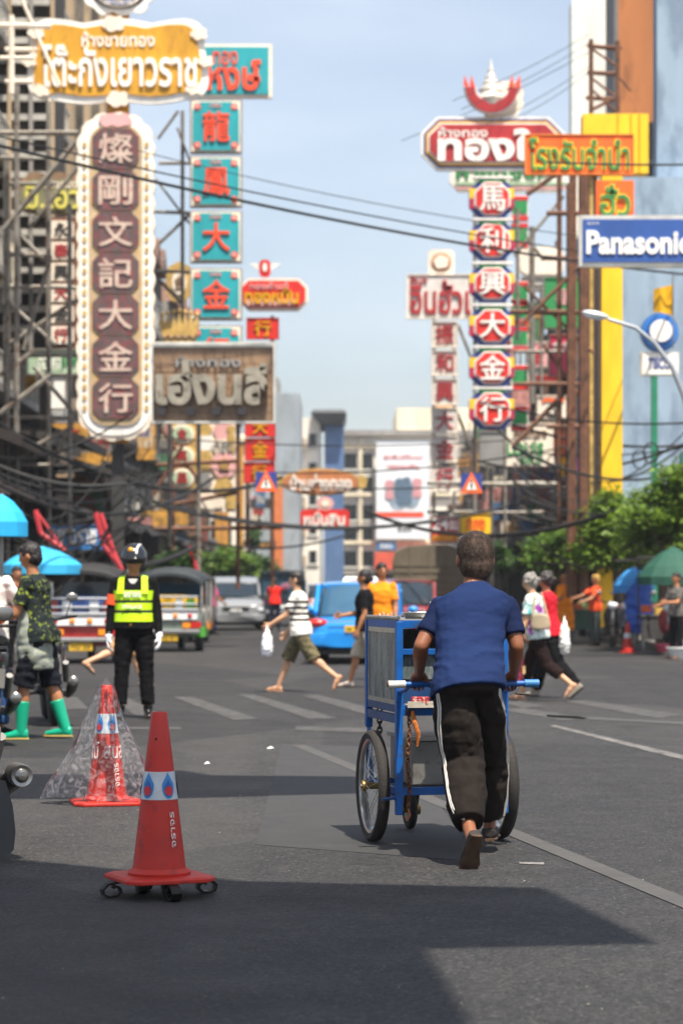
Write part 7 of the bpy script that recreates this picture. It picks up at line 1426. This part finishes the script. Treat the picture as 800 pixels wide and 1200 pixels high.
b6 = (P(303, 700, 125).x, 125); tree('farthest green tree on the left, above the dark pickup', (b6[0], b6[1], 0), [bl(298, 664, 125, 18, 14, b6), bl(312, 668, 125, 13, 11, b6), bl(290, 655, 125, 12, 10, b6), bl(296, 630, 125, 6, 10, b6)], LF[2], 3000, .3, trunk=.2, seed=7, group='street trees on the left')
b7 = (P(587, 700, 90).x, 90); tree('slim green tree just right of the head of the cart pusher', (b7[0], b7[1], 0), [bl(590, 660, 90, 12, 14, b7), bl(583, 645, 90, 9, 9, b7)], LF[2], 1500, .22, trunk=.12, seed=8, group='street trees on the right')
# umbrellas
def umbrella(label, px, py, Y, wpx, hpx, col, pole_to=0.0, name='market_umbrella', tilt=0):
    c = P(px, py, Y); r_ = wpx/2*Y/F; h = hpx*Y/F; t = thing(name, label, 'umbrella', (c.x, Y, 0)); t.rotation_euler.y = tilt; m = M('canvas_' + name + col.strip('#'), col, .75, var=.15, scale=2)
    n = 8
    for k in range(n):
        a0, a1 = 2*math.pi*k/n, 2*math.pi*(k+1)/n; vs = []
        for i, (rr_, zz) in enumerate(((0, h), (.45, h*.72), (.8, h*.34), (1, 0), (1.0, -.16))):
            for a in (a0, (a0 + a1)/2, a1): q = rr_*r_*(1 if a != (a0+a1)/2 else .955); vs.append((q*math.cos(a), q*math.sin(a), c.z + zz))
        fs = [(i*3 + j, i*3 + j + 1, (i+1)*3 + j + 1, (i+1)*3 + j) for i in range(4) for j in range(2)]
        p_ = MB().add(vs, fs).build('canopy_panel', m, t); sd = p_.modifiers.new('solid', 'SOLIDIFY'); sd.thickness = .012
        MB().tube([(0, 0, c.z + h*.95), (r_*math.cos(a0)*.98, r_*math.sin(a0)*.98, c.z - .02)], .012, 5).build('rib', DSTEEL, t)
    MB().tube([(0, 0, -.0), (0, 0, c.z + h)], .025, 8).build('pole', STL, t, True); MB().lathe([(.28, 0), (.28, .06), (.05, .1)], 16, (0, 0, .135 if abs(c.x) > 6.7 else 0)).build('base', M('umbrella_base', '#4d4a46', .9), t)
    return t
umbrella('sky blue umbrella at the far left edge, the higher of two', 2, 612, 27, 62, 34, '#1fa3d8'); umbrella('flat sky blue umbrella behind the head of the young man in boots', 50, 662, 42, 92, 22, '#2fa2cf')
umbrella('dark green umbrella with pale top at the right edge', 788, 676, 47, 84, 36, '#154a3a'); umbrella('light blue umbrella left of the dark green one', 742, 686, 52, 48, 22, '#3a8fd0')
# big closed parasol cover / tarpaulin hanging from the stall
tq = thing('blue_tarpaulin', 'crumpled royal blue tarpaulin hanging over a folded stall under the light blue umbrella', 'tarpaulin', (P(748, 700, 51.2).x, 51.2, 0)); q = MB()
q.rings([[(w_*math.cos(a)*(1 + .12*math.sin(a*5 + z*3)) + sx_, .35*w_*math.sin(a)*(1 + .15*math.sin(a*4)) * 1.3, z) for a in [2*math.pi*k/26 for k in range(26)]] for z, w_, sx_ in ((.35, .2, .05), (.5, .27, .02), (.8, .30, 0), (1.1, .27, .0), (1.4, .2, .06), (1.55, .13, .1), (1.62, .05, .12))]); remesh(q, 'sheet', M('tarp_blue', '#1f4ea8', .5, var=.15, scale=4), tq, .025, 3, disp=.05, dscale=.2)
MB().tube([(.1, 0, 0), (.1, 0, 1.6)], .03, 8).build('stall_leg', STL, tq)
# vendor stalls under the trees
def stall(label, px, py, Y, col, seed, w=1.5, goods='#b9783a'):
    rr = random.Random(seed); x = P(px, py, Y).x; t = thing('market_stall', label, 'stall', (x, Y, 0)); bm_ = M('stall_' + col.strip('#'), col, .7, var=.25, scale=3)
    z0 = .135 if x > 6.7 else 0
    MB().bb(-w/2, w/2, -.35, .35, .72, .78).build('counter', bm_, t, bevel=.01); MB().bb(-w/2 + .03, w/2 - .03, -.33, -.3, .28, .72).build('front_panel', bm_, t)
    for sx_ in (-1, 1):
        for sy in (-1, 1): MB().bb(sx_*w/2 - .03*sx_, sx_*w/2, sy*.3 - .02, sy*.3 + .02, z0, .72 if sy < 0 else 1.9).build('leg', DSTEEL, t)
    MB().bb(-w/2 - .1, w/2 + .1, -.5, .4, 1.9, 1.95).build('stall_roof', M('stall_roof_dark', '#2f2c2a', .8), t)
    for k in range(6):
        cxx = -w/2 + .15 + k*(w - .3)/5; q = MB().box((cxx, rr.uniform(-.15, .1), .86 + rr.uniform(-.02, .04)), (.2, .26, .14)); q.build('goods_crate', M('goods_%d' % (k % 4), ('#b4532c', '#c9a24a', '#e2ddd0', '#4f7f46')[k % 4], .7, var=.35, scale=9), t, bevel=.01)
    return t
stall('low pale fruit stall in front of the blue tarpaulin', 762, 700, 53.5, '#8a8378', 1); stall('dark stall with crates under the green umbrella', 792, 700, 48.6, '#3c3a38', 2); stall('brown stall behind the monk in orange', 672, 700, 62, '#5b3d2b', 3, 1.9); stall('green painted stall behind the parked scooters', 712, 700, 59.5, '#2d4b3f', 4, 1.8)
stall('cluttered brown stall behind the parked tuk-tuks at far left', 30, 700, 52, '#4a382c', 5, 2.2)
stall('grey stall in the deep shade left of the officer', 130, 700, 60, '#4a4a4c', 6, 2.0)
# lit bulbs under the trees
for i, (px, py, Y, cl) in enumerate(((683, 684, 61, '#ffd9b0'), (701, 685, 60, '#ffb060'), (720, 692, 58, '#ffad3a'), (726, 689, 58, '#e6fff6'), (792, 679, 48, '#ffb46a'), (721, 709, 57, '#ffe9d0'))):
    p = P(px, py, Y); b_ = thing('hanging_bulb', ['pale lit bulb nearest the monk, left of the lit bulbs', 'warm lit bulb second from the left under the trees', 'amber lit bulb above the black scooter', 'cool white lit bulb right beside the amber one', 'warm lit bulb under the green umbrella at the right edge', 'small white lit lamp just over the black scooter'][i], 'lamp', p, 0, 'lit bulbs under the right side trees')
    MB().ell((0, 0, 0), .055, n=10, m=7).build('bulb', M('bulb_' + cl.strip('#'), cl, .5, emit=9), b_, True); MB().tube([(0, 0, .05), (0, 0, .09)], .02, 8).build('socket', TRIM, b_); MB().tube([(0, 0, .09), (0, 0, .7)], .006, 5).build('cord', TRIM, b_)
# traffic cone at right kerb + bits
q = thing('kerb_cone', 'dark orange cone standing at the right kerb beside the blue tarpaulin', 'cone', (G(735, 765).x, G(735, 765).y, 0)); MB().lathe([(.13, .03), (.03, .62)], 18).build('cone_body', CONE, q, True); MB().bb(-.17, .17, -.17, .17, 0, .03).build('base_plate', CONE, q); MB().lathe([(.089, .3), (.075, .4)], 18).build('reflective_band', BAND, q, True)
for px, py, col, lb in ((782, 768, '#c2455c', 'pink plastic basin on the ground near the right edge'), (796, 772, '#d9d9d4', 'white plastic basin by the pink one at the right edge')):
    q = thing('plastic_basin', lb, 'basin', (G(px, py).x, G(px, py).y, .0), 0, 'plastic basins'); MB().lathe([(.17, .0), (.25, .2), (.27, .2), (.265, .22), (.235, .2), (.16, .02), (.001, .02)], 22).build('bowl', M('basin' + col.strip('#'), col, .5), q, True)
# red awning arms at left
for i, (pts, lb) in enumerate(((((42, 598), (48, 625), (76, 645)), 'folded red awning arm at far left above the tuk-tuk'), (((112, 600), (122, 640), (140, 662)), 'folded red awning arm directly left of the officer helmet'), (((118, 602), (136, 655), (143, 668)), 'second red arm crossing beside the officer helmet'), (((222, 640), (232, 672), (240, 700)), 'thin faded red arm behind the green and yellow tuk-tuk'))):
    Y = 50 if i < 3 else 60; q = thing('awning_arm', lb, 'awning arm', P(pts[0][0], pts[0][1], Y), 0, 'red folded awning arms'); m_ = M('arm_red', '#b8343c', .55, var=.2); o0 = q.location
    for a, b in ((0, 1), (1, 2), (0, 2)): MB().tube([P(*pts[a], Y) - o0, P(*pts[b], Y) - o0], .055 if (a, b) != (0, 2) else .03, 6).build('arm_tube', m_, q)
# overhead cables
WIRE = M('cable_black', '#1b1b1c', .7)
def cable(label, a, b, sag, r=.02, n=24, group='overhead cables', name='overhead_cable', mat=None):
    p, q = P(*a), P(*b); m = MB(); o = p.lerp(q, .5); pts = []
    for i in range(n + 1):
        t = i/n; v = p.lerp(q, t); v.z -= sag*4*t*(1 - t); pts.append(v - o)
    m.tube(pts, r, 6); ob = m.build(name, mat or WIRE, None, True, loc=o); tag(ob, label, 'cable', group); return ob
cable('thickest cable slanting from the upper left edge down across the sky', (-60, 156, 36), (900, 330, 62), .35, .030)
cable('second cable running just above the thickest one across the sky', (-60, 146, 36.4), (900, 322, 62.4), .28, .016)
cable('thin cable over the sky a little above the thick pair', (160, 176, 50), (900, 300, 52), .3, .010)
cable('thin upper cable crossing the blue brand signboard', (640, 190, 45), (900, 190, 45), .05, .02)
for i, (a, b) in enumerate((((530, 118, 60), (690, 40, 64)), ((540, 128, 60), (690, 50, 64)), ((560, 150, 60), (692, 76, 64)), ((600, 140, 60), (692, 82, 64)), ((470, 165, 66), (692, 60, 64)))):
    cable(['highest', 'second', 'third', 'fourth', 'longest'][i] + ' of the thin guy wires running up to the rusty lattice mast', a, b, .1, .009, 10, 'guy wires of the lattice mast')
rr = random.Random(5); B_ = [((-40, 470, 52), (330, 560, 66), 1.0, .05), ((180, 588, 60), (560, 600, 70), .55, .05), ((185, 592, 58), (690, 560, 62), .9, .035), ((300, 566, 74), (560, 568, 74), .15, .025), ((180, 512, 64), (640, 512, 70), .25, .018), ((430, 600, 62), (900, 500, 50), 1.3, .05), ((560, 540, 66), (900, 470, 52), .8, .03), ((185, 620, 62), (420, 622, 72), .5, .03), ((200, 545, 70), (700, 516, 64), .5, .02), ((560, 470, 60), (900, 486, 48), .35, .022), ((-40, 590, 44), (230, 640, 60), .8, .06), ((-40, 545, 46), (250, 560, 58), .9, .04)]
CN = ['dark cable bundle drooping left under the framed vertical sign', 'thick black cable sagging under the terracotta oval sign', 'cable running from the left poles to the yellow post at mid height', 'cable that carries the two warning triangles', 'straight thin cable across the street at brown board height', 'thick black bundle rising to the right edge over the trees', 'cable rising right under the cream lettered sign', 'short cable over the left trees and red board', 'thin cable crossing just above the terracotta oval', 'thin level cable over the red octagons to the right edge', 'heaviest dark bundle above the tuk-tuks at left', 'black cable above the tuk-tuk awnings at left']
for (a, b, s, r), n_ in zip(B_, CN): cable(n_, a, b, s, r)
for side, (x0, x1, y0, y1, Y0, Y1), lb in (('l', (-30, 190, 520, 640, 46, 64), 'messy tangle of black cables and ties along the left shop fronts'), ('r', (600, 860, 500, 600, 50, 68), 'messy tangle of black cables hanging over the right side trees')):
    m = MB()
    for i in range(20):
        yy = rr.uniform(y0, y1); p = P(x0, yy + rr.uniform(-12, 12), rr.uniform(Y0, Y1)); q = P(x1 - rr.uniform(0, 60), yy + rr.uniform(-40, 25), rr.uniform(Y0, Y1)); s = rr.uniform(.2, 1.6); pts = []
        for k in range(13): t = k/12; v = p.lerp(q, t); v.z -= s*4*t*(1-t); pts.append(v)
        m.tube(pts, rr.choice((.012, .018, .022, .035)), 5, cap=False)
    for i in range(12): c_ = P(rr.uniform(x0, x1), rr.uniform(y0 + 30, y1), rr.uniform(Y0, Y1)); m.tube([c_ + Vector((.16*math.cos(a), 0, .22*math.sin(a))) for a in [2*math.pi*k/12 for k in range(13)]], .02, 5, cap=False)
    tag(m.build('cable_tangle', WIRE), lb, 'cables', kind='stuff')
# dark shop clutter: hanging lanterns / decorations right
for i, (px, py, cl, w, h) in enumerate(((657, 536, '#e8b41c', 5, 22), (669, 530, '#b48bd0', 6, 26), (673, 545, '#c27ab8', 4, 12), (664, 516, '#d8442c', 3, 8))):
    p = P(px, py, 60); q = thing('hanging_banner', ['yellow', 'lilac', 'small pink', 'tiny red'][i] + ' cloth banner hanging beside the rusty posts', 'banner', p, 0, 'cloth banners on the right'); k = 60/F
    MB().add([(x*w*k*(1 - .3*abs(z)), .03*math.sin(x*3 + z*4), z*h*k) for z in (-1, -.5, 0, .5, 1) for x in (-1, 0, 1)], [(r_*3 + c_, r_*3 + c_ + 1, r_*3 + c_ + 4, r_*3 + c_ + 3) for r_ in range(4) for c_ in range(2)]).build('cloth', cloth('banner_' + cl.strip('#'), cl), q); MB().tube([(0, 0, h*k), (0, 0, h*k + .5)], .01, 5).build('string', WIRE, q)
# yellow flag
p = P(788, 372, 46); q = thing('flag', 'small golden yellow flag on a thin pole above the round bank sign', 'flag', p); k = 46/F
MB().tube([(0, 0, -.6), (0, 0, 50*k)], .012, 6).build('pole', STL, q); MB().add([(-x*23*k, .06*math.sin(x*6 + z), (40*(1 - z) + (4 + 10*x)*z - 6*x)*k - .02) for x in (0, .33, .66, 1) for z in (0, .5, 1)], [(i*3 + j, i*3 + j + 1, i*3 + j + 4, i*3 + j + 3) for i in range(3) for j in range(2)]).build('cloth', cloth('flag_yellow', '#d8a428'), q)
# street lamp and bank sign
Yl = 40; p0 = P(790, 700, Yl); lamp = thing('street_lamp', 'curved grey street lamp arm reaching left over the road at the right edge', 'street lamp', (p0.x, Yl, 0)); L0 = lamp.location
pts = [P(826, 640, Yl), P(818, 520, Yl), P(800, 462, Yl), P(787, 430, Yl), P(766, 402, Yl), P(744, 384, Yl), P(712, 374, Yl)]; MB().tube([Vector(((832-790)/F*Yl, 0, 0))] + [v - L0 for v in pts], [.07, .06, .055, .05, .045, .04, .035, .03], 10).build('pole', M('lamp_grey', '#a9adb0', .4, .5), lamp, True)
hd = P(697, 369, Yl) - L0; MB().ell(hd, (.23, .1, .065), Matrix.Rotation(R(12), 3, 'Y')).build('lamp_head', M('lamp_white', '#dadcdc', .3, .3), lamp, True); MB().ell(hd + Vector((-.02, 0, -.04)), (.17, .075, .04), Matrix.Rotation(R(12), 3, 'Y')).build('lamp_glass', HL, lamp, True)
s = Sign('bank_sign', 'round blue sign with a white oval centre behind the lamp arm', 58, (749, 368, 793, 413)); s.plate('disc', M('bank_blue', '#1c5fae', .3), 'oval', th=.2); s.plate('rim_band', S_['skyblue'], 'oval', (751, 370, 791, 411), .03); s.plate('disc_face', M('bank_blue'), 'oval', (753, 372, 789, 409), .03); s.plate('disc_centre', S_['white'], 'oval', (759, 376, 785, 402), .06)  # lighter blue ring between the disc and its face
s = Sign('bank_sign', 'small white board with blue capital letters under the round blue sign', 58, (749, 413, 794, 441)); s.plate('board', S_['silver'], th=.12); s.plate('face', S_['white'], 'rect', (751, 415, 792, 439), .03); s.text('TISCO', (758, 420, 784, 433), S_['navy'], .02, .03)
s.plate('green_post', M('post_green', '#1d7a5a', .5), 'rect', (762, 441, 769, 752), .12, out=0)
# haze
hz = MB().bb(-200, 200, -40, 500, -1.03, 33).build('haze', None); hzm = bpy.data.materials.new('haze_air'); hzm.use_nodes = True; n = hzm.node_tree; n.nodes.remove(n.nodes['Principled BSDF']); pv = n.nodes.new('ShaderNodeVolumePrincipled'); pv.inputs['Density'].default_value = .00035; pv.inputs['Color'].default_value = (.86, .9, .96, 1); pv.inputs['Anisotropy'].default_value = .1
n.links.new(pv.outputs[0], n.nodes['Material Output'].inputs['Volume']); hz.data.materials.append(hzm); tag(hz, kind='stuff', label='thin pale city haze filling the street air', cat='haze')
